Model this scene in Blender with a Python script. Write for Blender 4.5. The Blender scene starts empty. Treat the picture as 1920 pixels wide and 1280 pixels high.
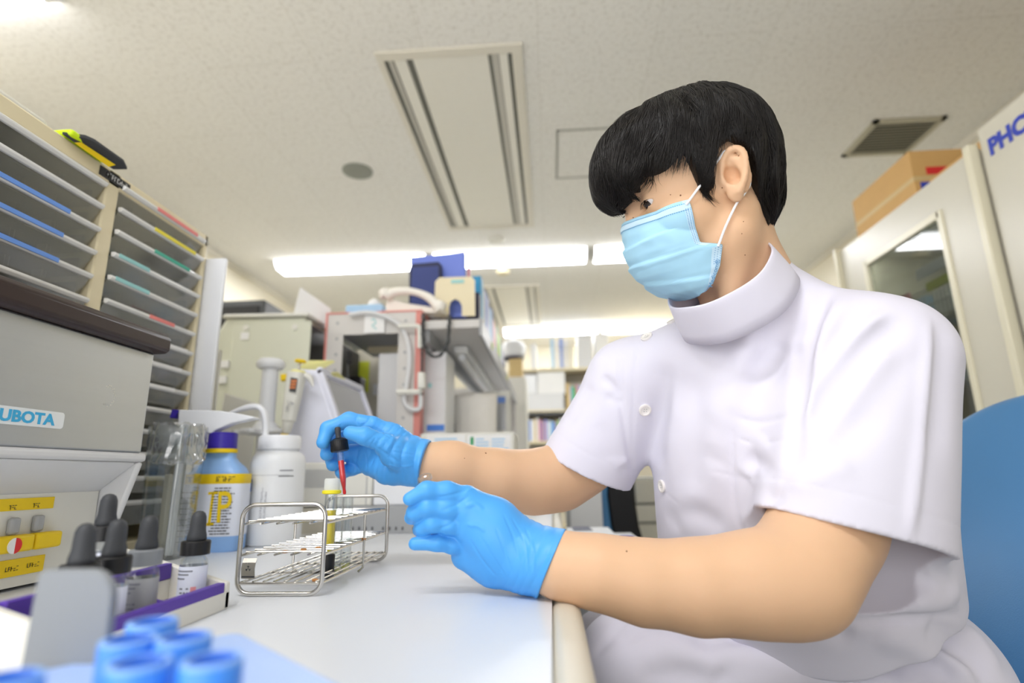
import bpy, bmesh, math, random
import numpy as np
from mathutils import Vector, Matrix, Quaternion, noise as mnoise
R = random.Random(7)
SC = bpy.context.scene
COL = SC.collection
# ------------------------------------------------------------------ camera
BZ = 0.74                      # bench top above the floor
CAMZ = BZ + 0.12
FPX = 1050.0                   # focal length in pixels of the 1920 px wide frame
_d = np.array([75.0, 248.0, FPX]); _d /= np.linalg.norm(_d)
_u = np.array([-74.0, -4377.0, FPX]); _u -= (_u @ _d) * _d; _u /= np.linalg.norm(_u)
_x = np.cross(_d, _u)
CR = np.array([_x[0], _d[0], _u[0]])      # camera right, down, forward in the room
CD = np.array([_x[1], _d[1], _u[1]])
CF = np.array([_x[2], _d[2], _u[2]])
CAMP = np.array([0.0, 0.0, CAMZ])
cam_data = bpy.data.cameras.new('camera')
cam = bpy.data.objects.new('camera', cam_data); COL.objects.link(cam)
cam_data.sensor_width = 36.0
cam_data.lens = FPX / 1920.0 * 36.0
cam_data.clip_start = 0.01; cam_data.clip_end = 60
cam_data.dof.use_dof = True
cam_data.dof.focus_distance = 0.66
cam_data.dof.aperture_fstop = 2.8
cam.matrix_world = Matrix(((CR[0], -CD[0], -CF[0], 0), (CR[1], -CD[1], -CF[1], 0), (CR[2], -CD[2], -CF[2], CAMZ), (0, 0, 0, 1)))
SC.camera = cam
# ------------------------------------------------------------------ light and exposure
SC.view_settings.view_transform = 'Standard'
SC.view_settings.look = 'None'
SC.view_settings.gamma = 1.0
SC.view_settings.use_curve_mapping = False
SC.view_settings.exposure = 0.17
SC.cycles.transparent_max_bounces = 32
world = bpy.data.worlds.new('world'); SC.world = world
world.use_nodes = True
world.node_tree.nodes['Background'].inputs[0].default_value = (1.0, 0.985, 0.97, 1)
world.node_tree.nodes['Background'].inputs[1].default_value = 0.42
LAMP_E = 30.0                  # emission of the ceiling tubes
def area(name, loc, rot, sx, sy, power, col=(1, 1, 1)):
    l = bpy.data.lights.new(name, 'AREA'); l.shape = 'RECTANGLE'; l.size = sx; l.size_y = sy
    l.energy = power; l.color = col
    o = bpy.data.objects.new(name, l); COL.objects.link(o)
    o.location = loc; o.rotation_euler = rot
    return o
# added fill light behind the camera, aimed up to bounce off the ceiling
area('ceiling_bounce_fill', (-.9, -1.0, 1.15), (math.radians(141), 0, math.radians(-16)), 2.6, 1.6, 41, (1.0, 0.985, 0.975))

# ------------------------------------------------------------------ pixel rays
def ray(px, py):
    v = (px - 960) / FPX * CR + (py - 640) / FPX * CD + CF
    return v
def az(px, py, z):             # point of the sight line at height z above the bench top
    r = ray(px, py); t = (z + BZ - CAMZ) / r[2]; return Vector(CAMP + r * t)
def ax(px, py, X):
    r = ray(px, py); return Vector(CAMP + r * (X / r[0]))
def ay(px, py, Y):
    r = ray(px, py); return Vector(CAMP + r * (Y / r[1]))
def ad(px, py, Z):             # at distance Z along the view direction
    return Vector(CAMP + ray(px, py) * Z)
def pj(p):
    q = np.array(p) - CAMP; z = q @ CF
    return (960 + FPX * (q @ CR) / z, 640 + FPX * (q @ CD) / z, z)

# ------------------------------------------------------------------ materials
def lin(c):
    c = c / 255.0
    return c / 12.92 if c <= 0.04045 else ((c + 0.055) / 1.055) ** 2.4
def rgb(h):
    if isinstance(h, str):
        h = h.lstrip('#'); h = (int(h[0:2], 16), int(h[2:4], 16), int(h[4:6], 16))
    return (lin(h[0]), lin(h[1]), lin(h[2]), 1.0)
MATS = {}
def mat(name, col, rough=0.5, metal=0.0, spec=0.5, var=0.04, scale=30, bump=0.0, bscale=None, trans=0.0, ior=1.45,
        sss=0.0, sheen=0.0, coat=0.0, emit=0.0, alpha=1.0, stretch=None):
    m = bpy.data.materials.new(name); m.use_nodes = True
    nt = m.node_tree; b = nt.nodes['Principled BSDF']
    c = rgb(col)
    tc = nt.nodes.new('ShaderNodeTexCoord')
    src = tc.outputs['Object']
    if stretch:
        mp = nt.nodes.new('ShaderNodeMapping'); mp.inputs['Scale'].default_value = stretch
        nt.links.new(src, mp.inputs['Vector']); src = mp.outputs['Vector']
    n = nt.nodes.new('ShaderNodeTexNoise'); n.inputs['Scale'].default_value = scale; n.inputs['Detail'].default_value = 4
    nt.links.new(src, n.inputs['Vector'])
    mx = nt.nodes.new('ShaderNodeMix'); mx.data_type = 'RGBA'
    mx.inputs[6].default_value = tuple(max(0, v * (1 - var)) for v in c[:3]) + (1,)
    mx.inputs[7].default_value = tuple(min(1, v * (1 + var)) for v in c[:3]) + (1,)
    nt.links.new(n.outputs['Fac'], mx.inputs[0])
    nt.links.new(mx.outputs[2], b.inputs['Base Color'])
    b.inputs['Roughness'].default_value = rough; b.inputs['Metallic'].default_value = metal
    b.inputs['Specular IOR Level'].default_value = spec; b.inputs['IOR'].default_value = ior
    b.inputs['Transmission Weight'].default_value = trans
    if sss:
        b.inputs['Subsurface Weight'].default_value = sss
        b.inputs['Subsurface Radius'].default_value = (0.012, 0.005, 0.003)
        b.inputs['Subsurface Scale'].default_value = 0.6
    if sheen: b.inputs['Sheen Weight'].default_value = sheen
    if coat: b.inputs['Coat Weight'].default_value = coat; b.inputs['Coat Roughness'].default_value = 0.12
    if emit:
        b.inputs['Emission Color'].default_value = c; b.inputs['Emission Strength'].default_value = emit
    b.inputs['Alpha'].default_value = alpha
    if bump:
        n2 = nt.nodes.new('ShaderNodeTexNoise'); n2.inputs['Scale'].default_value = bscale or scale * 4; n2.inputs['Detail'].default_value = 3
        nt.links.new(src, n2.inputs['Vector'])
        bp = nt.nodes.new('ShaderNodeBump'); bp.inputs['Strength'].default_value = bump; bp.inputs['Distance'].default_value = 0.002
        nt.links.new(n2.outputs['Fac'], bp.inputs['Height']); nt.links.new(bp.outputs['Normal'], b.inputs['Normal'])
    MATS[name] = m
    return m
def clear_mat(name, tint, gloss=0.12, rough=0.05, haze=0.0, hazecol='#ffffff', edge=0.5):
    """thin clear plastic or glass: mostly see-through, mirror-like at grazing angles, with some milky haze"""
    m = bpy.data.materials.new(name); m.use_nodes = True
    nt = m.node_tree; nt.nodes.remove(nt.nodes['Principled BSDF']); out = nt.nodes['Material Output']
    t = nt.nodes.new('ShaderNodeBsdfTransparent')
    n = nt.nodes.new('ShaderNodeTexNoise'); n.inputs['Scale'].default_value = 8
    mx = nt.nodes.new('ShaderNodeMix'); mx.data_type = 'RGBA'
    c = rgb(tint); mx.inputs[6].default_value = c; mx.inputs[7].default_value = tuple(v * 0.96 for v in c[:3]) + (1,)
    nt.links.new(n.outputs['Fac'], mx.inputs[0]); nt.links.new(mx.outputs[2], t.inputs['Color'])
    g = nt.nodes.new('ShaderNodeBsdfGlossy'); g.inputs['Roughness'].default_value = rough
    f = nt.nodes.new('ShaderNodeLayerWeight'); f.inputs['Blend'].default_value = 0.35
    mul = nt.nodes.new('ShaderNodeMath'); mul.operation = 'MULTIPLY_ADD'; mul.inputs[1].default_value = edge; mul.inputs[2].default_value = gloss * 0.4
    nt.links.new(f.outputs['Facing'], mul.inputs[0])
    m1 = nt.nodes.new('ShaderNodeMixShader')
    nt.links.new(mul.outputs[0], m1.inputs[0]); nt.links.new(t.outputs[0], m1.inputs[1]); nt.links.new(g.outputs[0], m1.inputs[2])
    last = m1
    if haze:
        d = nt.nodes.new('ShaderNodeBsdfDiffuse'); d.inputs['Color'].default_value = rgb(hazecol)
        tr = nt.nodes.new('ShaderNodeBsdfTranslucent'); tr.inputs['Color'].default_value = rgb(hazecol)
        md = nt.nodes.new('ShaderNodeMixShader'); md.inputs[0].default_value = 0.45
        nt.links.new(d.outputs[0], md.inputs[1]); nt.links.new(tr.outputs[0], md.inputs[2])
        m2 = nt.nodes.new('ShaderNodeMixShader'); m2.inputs[0].default_value = haze
        nt.links.new(m1.outputs[0], m2.inputs[1]); nt.links.new(md.outputs[0], m2.inputs[2]); last = m2
    nt.links.new(last.outputs[0], out.inputs['Surface'])
    MATS[name] = m
    return m

# ------------------------------------------------------------------ mesh builder
class MB:
    def __init__(s): s.v = []; s.f = []; s.mi = []; s.cur = 0
    def add(s, vs, fs):
        b = len(s.v); s.v += [tuple(v) for v in vs]
        for f in fs: s.f.append(tuple(i + b for i in f)); s.mi.append(s.cur)
        return s
    def box(s, lo, hi, M=None):
        (x0, y0, z0), (x1, y1, z1) = lo, hi
        vs = [Vector(p) for p in ((x0, y0, z0), (x1, y0, z0), (x1, y1, z0), (x0, y1, z0), (x0, y0, z1), (x1, y0, z1), (x1, y1, z1), (x0, y1, z1))]
        if M is not None: vs = [M @ v for v in vs]
        return s.add(vs, [(0, 3, 2, 1), (4, 5, 6, 7), (0, 1, 5, 4), (1, 2, 6, 5), (2, 3, 7, 6), (3, 0, 4, 7)])
    def cbox(s, c, size, M=None):
        c = Vector(c); h = Vector(size) / 2
        return s.box(c - h, c + h, M) if M is None else s.box(-h, h, Matrix.Translation(c) @ M)
    def prism(s, poly, fn, a, b):
        """poly: 2-D outline (counter-clockwise seen from +axis), fn(u, v, w) -> point, extruded from w=a to w=b"""
        n = len(poly)
        vs = [fn(u, v, a) for u, v in poly] + [fn(u, v, b) for u, v in poly]
        fs = [tuple(range(n - 1, -1, -1)), tuple(range(n, 2 * n))] + [(i, (i + 1) % n, (i + 1) % n + n, i + n) for i in range(n)]
        return s.add(vs, fs)
    def lathe(s, prof, M=None, n=32, sx=1.0, sy=1.0, power=2.0, cap=True):
        """profile of (radius, height) turned about Z; sx, sy, power make super-elliptic cross sections"""
        M = M or Matrix()
        vs = []; fs = []
        for r, z in prof:
            for k in range(n):
                a = 2 * math.pi * k / n; c, q = math.cos(a), math.sin(a)
                e = 2.0 / power
                vs.append(M @ Vector((r * sx * math.copysign(abs(c) ** e, c), r * sy * math.copysign(abs(q) ** e, q), z)))
        for j in range(len(prof) - 1):
            for k in range(n):
                fs.append((j * n + k, j * n + (k + 1) % n, (j + 1) * n + (k + 1) % n, (j + 1) * n + k))
        if cap:
            fs.append(tuple(range(n - 1, -1, -1))); fs.append(tuple(range((len(prof) - 1) * n, len(prof) * n)))
        return s.add(vs, fs)
    def cyl(s, p0, p1, r0, r1=None, n=20, cap=True):
        p0, p1 = Vector(p0), Vector(p1); r1 = r0 if r1 is None else r1
        L = (p1 - p0).length; q = (p1 - p0).to_track_quat('Z', 'Y')
        return s.lathe([(r0, 0), (r1, L)], Matrix.Translation(p0) @ q.to_matrix().to_4x4(), n, cap=cap)
    def tube(s, pts, r, n=10, closed=False, cap=True):
        pts = [Vector(p) for p in pts]; m = len(pts)
        rr = r if isinstance(r, (list, tuple)) else [r] * m
        vs = []; fs = []; prev = None
        for i in range(m):
            a = pts[(i - 1) % m] if (i > 0 or closed) else pts[i]
            b = pts[(i + 1) % m] if (i < m - 1 or closed) else pts[i]
            t = (b - a).normalized() if (b - a).length > 1e-9 else Vector((0, 0, 1))
            if prev is None:
                up = Vector((0, 0, 1)) if abs(t.z) < 0.9 else Vector((1, 0, 0))
                nx = t.cross(up).normalized()
            else:
                nx = (prev - t * prev.dot(t)); nx = nx.normalized() if nx.length > 1e-9 else t.orthogonal().normalized()
            prev = nx; ny = t.cross(nx)
            for k in range(n):
                an = 2 * math.pi * k / n
                vs.append(pts[i] + (nx * math.cos(an) + ny * math.sin(an)) * rr[i])
        for i in range(m if closed else m - 1):
            j = (i + 1) % m
            for k in range(n):
                fs.append((i * n + k, i * n + (k + 1) % n, j * n + (k + 1) % n, j * n + k))
        if cap and not closed:
            fs.append(tuple(range(n - 1, -1, -1))); fs.append(tuple((m - 1) * n + k for k in range(n)))
        return s.add(vs, fs)
    def plate(s, corners, th, back=None):
        """four corners (any quad) given a thickness along its normal"""
        c = [Vector(p) for p in corners]
        nrm = (c[1] - c[0]).cross(c[2] - c[0]).normalized() * th
        n = len(c)
        vs = c + [p - nrm for p in c]
        fs = [tuple(range(n)), tuple(range(2 * n - 1, n - 1, -1))] + [(i, i + n, (i + 1) % n + n, (i + 1) % n) for i in range(n)]
        return s.add(vs, fs)
    def build(s, name, m, parent=None, bevel=0.0, seg=2, smooth=True, ang=40, sub=0, origin=None):
        me = bpy.data.meshes.new(name)
        vs = s.v
        o = bpy.data.objects.new(name, me)
        if origin is not None:
            og = Vector(origin); vs = [Vector(v) - og for v in vs]; o.location = og
        me.from_pydata([tuple(v) for v in vs], [], s.f); me.validate()
        bm = bmesh.new(); bm.from_mesh(me); bmesh.ops.recalc_face_normals(bm, faces=bm.faces); bm.to_mesh(me); bm.free()
        ms = m if isinstance(m, (list, tuple)) else [m]
        for k in ms: me.materials.append(MATS[k] if isinstance(k, str) else k)
        if len(ms) > 1:
            for p, i in zip(me.polygons, s.mi): p.material_index = i
        if smooth:
            for p in me.polygons: p.use_smooth = True
            me.set_sharp_from_angle(angle=math.radians(ang))
        COL.objects.link(o)
        if parent is not None:
            o.parent = parent; o.matrix_parent_inverse = parent.matrix_basis.inverted()
        if bevel:
            b = o.modifiers.new('bevel', 'BEVEL'); b.width = bevel; b.segments = seg; b.limit_method = 'ANGLE'; b.angle_limit = math.radians(35)
            b.harden_normals = False
        if sub:
            q = o.modifiers.new('sub', 'SUBSURF'); q.levels = sub; q.render_levels = sub
        return o
def tag(o, label, cat, group=None, kind=None):
    if label: o['label'] = label
    if cat: o['category'] = cat
    if group: o['group'] = group
    if kind: o['kind'] = kind
    return o
def thing(name, label, cat, loc=(0, 0, 0), group=None):
    o = bpy.data.objects.new(name, None); COL.objects.link(o); o.location = loc; o.empty_display_size = 0.05
    return tag(o, label, cat, group)
def struct(o):
    o['kind'] = 'structure'; return o
def dup(root, loc=None, rotz=None, label=None, group=None):
    r = root.copy(); COL.objects.link(r)
    for ch in list(root.children):
        c = ch.copy(); COL.objects.link(c); c.parent = r; c.matrix_parent_inverse = ch.matrix_parent_inverse
        for g in ch.children:
            d = g.copy(); COL.objects.link(d); d.parent = c; d.matrix_parent_inverse = g.matrix_parent_inverse
    if loc is not None: r.location = loc
    if rotz is not None: r.rotation_euler.z = rotz
    if label: r['label'] = label
    if group: r['group'] = group
    return r
def text(name, body, size, M, m, parent, ext=0.0002, bold=0.0, shear=0.0, xs=1.0):
    cu = bpy.data.curves.new(name, 'FONT'); cu.body = body; cu.size = size; cu.extrude = ext; cu.align_x = 'CENTER'; cu.align_y = 'CENTER'
    cu.offset = bold; cu.shear = shear; cu.resolution_u = 3
    t = bpy.data.objects.new('txt', cu); COL.objects.link(t)
    dg = bpy.context.evaluated_depsgraph_get()
    me = bpy.data.meshes.new_from_object(t.evaluated_get(dg)); bpy.data.objects.remove(t)
    me.transform(M @ Matrix.Diagonal((xs, 1, 1, 1))); me.materials.clear(); me.materials.append(MATS[m])
    o = bpy.data.objects.new(name, me); COL.objects.link(o)
    if parent is not None:
        o.parent = parent; o.matrix_parent_inverse = parent.matrix_basis.inverted()
    return o
def scribble(name, n, size, M, m, parent, ext=0.0002, seed=0):
    """small unreadable print: a run of letter-like stroke groups"""
    rs = random.Random(seed + n); mb = MB(); x = -n * size * .35
    for k in range(n):
        w = size * rs.uniform(.40, .58); t = size * .13
        for s_ in range(rs.choice((2, 3, 3))):
            if rs.random() < .5:
                xx = x + rs.choice((0, w - t)); mb.box((xx, -size / 2, 0), (xx + t, size / 2 * rs.choice((1, 1, .2)), ext), M)
            else:
                yy = rs.choice((-size / 2, -t / 2, size / 2 - t)); mb.box((x, yy, 0), (x + w, yy + t, ext), M)
        x += size * .70
    return mb.build(name, m, parent, smooth=False)
def frame(origin, xdir, ydir):
    x = Vector(xdir).normalized(); z = x.cross(Vector(ydir)).normalized(); y = z.cross(x)
    return Matrix(((x.x, y.x, z.x, origin[0]), (x.y, y.y, z.y, origin[1]), (x.z, y.z, z.z, origin[2]), (0, 0, 0, 1)))
def arc(c, r, a0, a1, n, fn):
    return [fn(c[0] + r * math.cos(a0 + (a1 - a0) * k / n), c[1] + r * math.sin(a0 + (a1 - a0) * k / n)) for k in range(n + 1)]
def spline(pts, n=8):
    """Catmull-Rom through the points"""
    P = [Vector(p) for p in pts]; P = [2 * P[0] - P[1]] + P + [2 * P[-1] - P[-2]]
    out = []
    for i in range(1, len(P) - 2):
        for k in range(n):
            t = k / n; a, b, c, d = P[i - 1], P[i], P[i + 1], P[i + 2]
            out.append(0.5 * ((2 * b) + (c - a) * t + (2 * a - 5 * b + 4 * c - d) * t * t + (3 * b - a - 3 * c + d) * t ** 3))
    out.append(P[-2]); return out
def rrect(x0, y0, x1, y1, r, n=5):
    out = []
    for cx, cy, a in ((x1 - r, y0 + r, -90), (x1 - r, y1 - r, 0), (x0 + r, y1 - r, 90), (x0 + r, y0 + r, 180)):
        for k in range(n + 1):
            t = math.radians(a + 90 * k / n); out.append((cx + r * math.cos(t), cy + r * math.sin(t)))
    return out
V = Vector

# ------------------------------------------------------------------ palette
mat('wall_paint', '#e6dfcb', 0.7, var=0.02, scale=6, bump=0.05)
mat('floor_vinyl', '#bcbdb6', 0.4, var=0.08, scale=5)
mat('white_laminate', '#e4e7ec', 0.28, var=0.015, scale=12)
mat('cream_trim', '#d8d3c4', 0.4, var=0.02)
mat('base_grey', '#8d918b', 0.5)
mat('cream_plastic', '#e6dab8', 0.4, var=0.02)
mat('offwhite', '#e3e2da', 0.4, var=0.02)
mat('white_plastic', '#eceef2', 0.3, var=0.02)
mat('white_paper', '#f2f2f2', 0.7, var=0.02)
mat('grey_white', '#dddee0', 0.4, var=0.02)
mat('mid_grey', '#a7a9ab', 0.45, var=0.03)
mat('dark_grey', '#4b4d4f', 0.45, var=0.05)
mat('black', '#121214', 0.4, var=0.1)
mat('black_rubber', '#3a3c40', 0.55, var=0.06)
mat('fixture_frame', '#ddd8ca', 0.45, var=0.02)
mat('fixture_panel', '#e6e3d8', 0.35, var=0.02)
mat('slot_dark', '#6a6a62', 0.6)
mat('slot_grey', '#bdbab0', 0.5)
mat('panel_line', '#a5a59c', 0.6)
mat('speaker_grey', '#8f9187', 0.7, bump=0.4, bscale=400)
mat('vent_metal', '#b4af9a', 0.5)
mat('stainless', '#bcc0c6', 0.36, metal=1.0, var=0.03, scale=40, stretch=(1, 0.05, 3))
mat('steel', '#c9c6c0', 0.22, metal=1.0, var=0.05)
mat('rust', '#b5793b', 0.6)
mat('brown_lid', '#2e1d1b', 0.35, var=0.06)
mat('logo_blue', '#3fb3e6', 0.5)
mat('logo_plate', '#eef2f4', 0.5)
mat('yellow', '#f2cf0a', 0.45, var=0.03)
mat('neon', '#d3f216', 0.45)
mat('purple', '#5a3aa8', 0.45, var=0.05)
mat('cream_tray', '#e9e6dc', 0.45, var=0.02)
mat('smoke_grey', '#868a8e', 0.4, var=0.02)
mat('blue_plastic', '#4590ee', 0.35, var=0.04)
mat('cap_recess', '#1a62cf', 0.4, var=0.04)
mat('cap_rim', '#86b4f4', 0.4, var=0.03)
mat('pale_blue', '#a9c4f5', 0.4, var=0.03)
mat('bottle_blue', '#8fb9ee', 0.32, var=0.03)
mat('cap_purple', '#3a2aa0', 0.4, var=0.04)
mat('label_white', '#e6ebf8', 0.55, var=0.01)
mat('ink', '#2a2c33', 0.6)
mat('ink_grey', '#7d8088', 0.6)
mat('ink_blue', '#4b86e0', 0.6)
mat('red', '#e0282c', 0.35, var=0.03)
mat('pink', '#f0a0a0', 0.6)
mat('green', '#1f9a5a', 0.5)
mat('lip', '#ececea', 0.2, var=0.03, coat=0.3)
mat('drawer_dark', '#9a968a', 0.5, var=0.1)
mat('tray_smoke', '#97988e', 0.3, var=0.06)
mat('strip_blue', '#6f9ff0', 0.5); mat('strip_red', '#f08a86', 0.5); mat('strip_yellow', '#efe02a', 0.5)
mat('strip_teal', '#3fb59a', 0.5); mat('strip_cyan', '#9ad4d4', 0.5)
mat('folder_blue', '#7388e0', 0.5, var=0.02)
mat('navy', '#3d4a86', 0.55, bump=0.8, bscale=500)
mat('navy_edge', '#23284a', 0.5)
mat('cyan', '#3ea9d8', 0.5); mat('lilac', '#b9bfe6', 0.5); mat('peach', '#efb9a6', 0.5); mat('lime', '#cfd93a', 0.5)
mat('emerald', '#35bf7c', 0.5); mat('sky', '#a8d0f0', 0.5); mat('cobalt', '#6a8fd8', 0.5); mat('sand', '#d9c08a', 0.6); mat('rose', '#d98a9a', 0.5)
mat('rack_red', '#d98a80', 0.45, var=0.04)
mat('rack_grey', '#d3d0cc', 0.45, var=0.02)
mat('cardboard', '#d8ae70', 0.75, var=0.05, scale=20)
mat('fridge_white', '#dedacb', 0.3, var=0.015)
mat('fridge_trim', '#f0ead2', 0.3, var=0.01)
mat('fridge_dark', '#6a6b66', 0.5)
mat('wire', '#c9cbc8', 0.3, metal=0.6)
mat('ink_royal', '#3348c0', 0.5)
mat('machine_sage', '#dadccb', 0.4, var=0.02)
mat('screen_grey', '#aeb0b4', 0.2, coat=0.4)
mat('note_yellow', '#eee9a0', 0.6)
mat('lavender_white', '#e4e6f4', 0.35, var=0.015)
mat('orange', '#d08050', 0.5)
mat('vinyl_blue', '#4a80b2', 0.36, var=0.05, scale=8, bump=0.12, bscale=700)
mat('steel_blue', '#4a7fae', 0.4)
mat('phone_cream', '#f3efe6', 0.35, var=0.02)
mat('bag_white', '#f2eee6', 0.7)
mat('lamp_body', '#f0f0ee', 0.4)
mat('fridge_fill', '#fffdf5', 0.5, emit=14)  # glow for the fill strip added inside the fridge
mat('lamp_side', '#fafbff', 0.5, emit=13.0)
mat('lamp_glow', '#fafbff', 0.5, emit=LAMP_E)
clear_mat('smoky', '#d8d8d2', 0.16, 0.10, haze=0.22, hazecol='#c9cac4')
clear_mat('clear', '#fbfdfd', 0.12, 0.03)
clear_mat('bag', '#f4f6f8', 0.5, 0.12, haze=0.13)
clear_mat('milky', '#eef3f7', 0.12, 0.25, haze=0.88, hazecol='#f6f9fb')
clear_mat('fridge_glass', '#c4c8c6', 0.05, 0.02, haze=0.0, edge=0.16)
mat('milk_white', '#f5f8fb', 0.35, var=0.01, sss=0.4)
b_ = MATS['milk_white'].node_tree.nodes['Principled BSDF']; b_.inputs['Subsurface Radius'].default_value = (.03, .03, .03); b_.inputs['Transmission Weight'].default_value = 0.12
mat('smudge', '#d9d9d6', 0.7, var=0.1)
mat('urine', '#f8de0c', 0.3, var=0.02)
mat('pale_yellow', '#efe77a', 0.3)
def ceiling_mat():
    m = bpy.data.materials.new('ceiling_tile'); m.use_nodes = True; nt = m.node_tree; b = nt.nodes['Principled BSDF']
    tc = nt.nodes.new('ShaderNodeTexCoord')
    vo = nt.nodes.new('ShaderNodeTexNoise'); vo.inputs['Scale'].default_value = 55; vo.inputs['Detail'].default_value = 6; vo.inputs['Roughness'].default_value = 0.75
    nt.links.new(tc.outputs['Object'], vo.inputs['Vector'])
    rp = nt.nodes.new('ShaderNodeValToRGB'); rp.color_ramp.elements[0].position = 0.36; rp.color_ramp.elements[1].position = 0.5
    rp.color_ramp.elements[0].color = rgb('#d8d5cd'); rp.color_ramp.elements[1].color = rgb('#eae8e2')
    nt.links.new(vo.outputs['Fac'], rp.inputs['Fac'])
    br = nt.nodes.new('ShaderNodeTexBrick'); br.offset = 0.5; br.inputs['Scale'].default_value = 1.0
    br.inputs['Brick Width'].default_value = 0.91; br.inputs['Row Height'].default_value = 0.455; br.inputs['Mortar Size'].default_value = 0.004; br.inputs['Mortar Smooth'].default_value = 0.6
    br.inputs['Color1'].default_value = (1, 1, 1, 1); br.inputs['Color2'].default_value = (0.985, 0.985, 0.985, 1); br.inputs['Mortar'].default_value = (0.92, 0.915, 0.90, 1)
    mp = nt.nodes.new('ShaderNodeMapping'); mp.inputs['Rotation'].default_value = (0, 0, math.pi / 2); mp.inputs['Location'].default_value = (0.075, 0.0, 0)
    nt.links.new(tc.outputs['Object'], mp.inputs['Vector']); nt.links.new(mp.outputs['Vector'], br.inputs['Vector'])
    mu = nt.nodes.new('ShaderNodeMix'); mu.data_type = 'RGBA'; mu.blend_type = 'MULTIPLY'; mu.inputs[0].default_value = 1.0
    nt.links.new(rp.outputs['Color'], mu.inputs[6]); nt.links.new(br.outputs['Color'], mu.inputs[7]); nt.links.new(mu.outputs[2], b.inputs['Base Color'])
    b.inputs['Roughness'].default_value = 0.85
    MATS['ceiling_tile'] = m
ceiling_mat()
# ================================================================== the room
CE = 1.77                      # ceiling above the bench top
CZ = BZ + CE
XL, XR, YB = -2.45, 2.19, 7.3
struct(MB().box((XL - .1, -1.6, -0.05), (XR + .1, YB + .1, 0)).build('floor', 'floor_vinyl', smooth=False))
struct(MB().box((XL - .1, -1.6, CZ), (XR + .1, YB + .1, CZ + .05)).build('ceiling', 'ceiling_tile', smooth=False))
struct(MB().box((XL - .1, -1.6, 0), (XL, YB, CZ)).build('wall_left', 'wall_paint', smooth=False))
struct(MB().box((XR, -1.6, 0), (XR + .1, YB, CZ)).build('wall_right', 'wall_paint', smooth=False))
struct(MB().box((XL, YB, 0), (XR, YB + .1, CZ)).build('wall_back', 'wall_paint', smooth=False))
struct(MB().box((XL, -1.6, CZ - .045), (XL + .012, YB, CZ)).build('trim_1', 'fixture_frame', smooth=False))
struct(MB().box((XR - .012, -1.6, CZ - .045), (XR, YB, CZ)).build('trim_2', 'fixture_frame', smooth=False))

def ceiling_lamp(x0, x1, yc, label, w=0.25):
    t = thing('ceiling_lamp', label, 'ceiling light', ((x0 + x1) / 2, yc, CZ))
    h = 0.05
    pr = [(-w / 2, 0), (-w * .30, -h), (w * .30, -h), (w / 2, 0)]
    for xa in (x0, x1 - .02):
        MB().prism([(u * 1.01, v * 1.06) for u, v in pr], lambda u, v, q: V((q, yc + u, CZ + v)), xa, xa + .02).build('end_cap', 'lamp_body', t, smooth=False)
    d_ = MB().prism(pr, lambda u, v, q: V((q, yc + u, CZ + v)), x0 + .02, x1 - .02); d_.mi = [1, 1, 1, 0, 1, 1]
    d_.build('diffuser', ['lamp_glow', 'lamp_side'], t, smooth=False)
    return t
for a, b, y, lb in ((-2.12, -.90, 4.08, 'lit strip light on the ceiling above the phone rack, leftmost of its row'),
                    (-.87, .33, 4.08, 'lit strip light on the ceiling behind the upright blue folders'),
                    (.36, 1.56, 4.08, 'lit strip light on the ceiling partly hidden behind the face mask'),
                    (-.52, .60, 6.40, 'lit strip light far back above the bookcase, left of the pair'),
                    (.63, 1.75, 6.40, 'lit strip light far back above the bookcase, beside the white sleeve'),
                    (-2.40, -1.66, 1.41, 'lit strip light cut off at the top left corner of the picture'),
                    (-1.2, 0.0, -.55, 'added strip light, unseen behind the camera over the near end of the bench')):  # last one is out of view, added to light the near field
    ceiling_lamp(a, b, y, lb)

def recessed_unit(x0, x1, y0, y1, label):
    t = thing('recessed_light', label, 'recessed ceiling fixture', ((x0 + x1) / 2, (y0 + y1) / 2, CZ))
    W = x1 - x0; z0 = CZ
    f = MB()
    for a, b in ((0, .045), (.955 - .025, 1.0)):
        f.box((x0 + a * W, y0, z0 - .012), (x0 + b * W, y1, z0))
    f.box((x0 + .045 * W, y0, z0 - .012), (x0 + .93 * W, y0 + .045, z0)); f.box((x0 + .045 * W, y1 - .045, z0 - .012), (x0 + .93 * W, y1, z0))
    f.build('frame', 'fixture_frame', t, bevel=.002)
    MB().box((x0 + .245 * W, y0 + .045, z0 - .006), (x0 + .765 * W, y1 - .045, z0)).build('panel', 'fixture_panel', t, bevel=.002)
    MB().box((x0 + .046 * W, y0 + .046, z0 - .0015), (x0 + .929 * W, y1 - .046, z0)).build('slot', 'slot_dark', t, smooth=False)
    for a, b, m in ((.075, .105, 'slot_grey'), (.115, .20, 'fixture_panel'), (.79, .835, 'slot_grey'), (.84, .90, 'fixture_panel')):
        MB().box((x0 + a * W, y0 + .05, z0 - .008), (x0 + b * W, y1 - .05, z0)).build('louvre', m, t, bevel=.001)
    return t
recessed_unit(-.655, -.065, 1.865, 3.54, 'long unlit recessed ceiling fixture with a pale centre panel, nearest one')
p = az(905, 517, CE); q = az(1015, 606, CE)
recessed_unit(-.60, -.06, 4.75, 6.15, 'distant unlit recessed ceiling fixture seen beyond the coloured binders')

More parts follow.
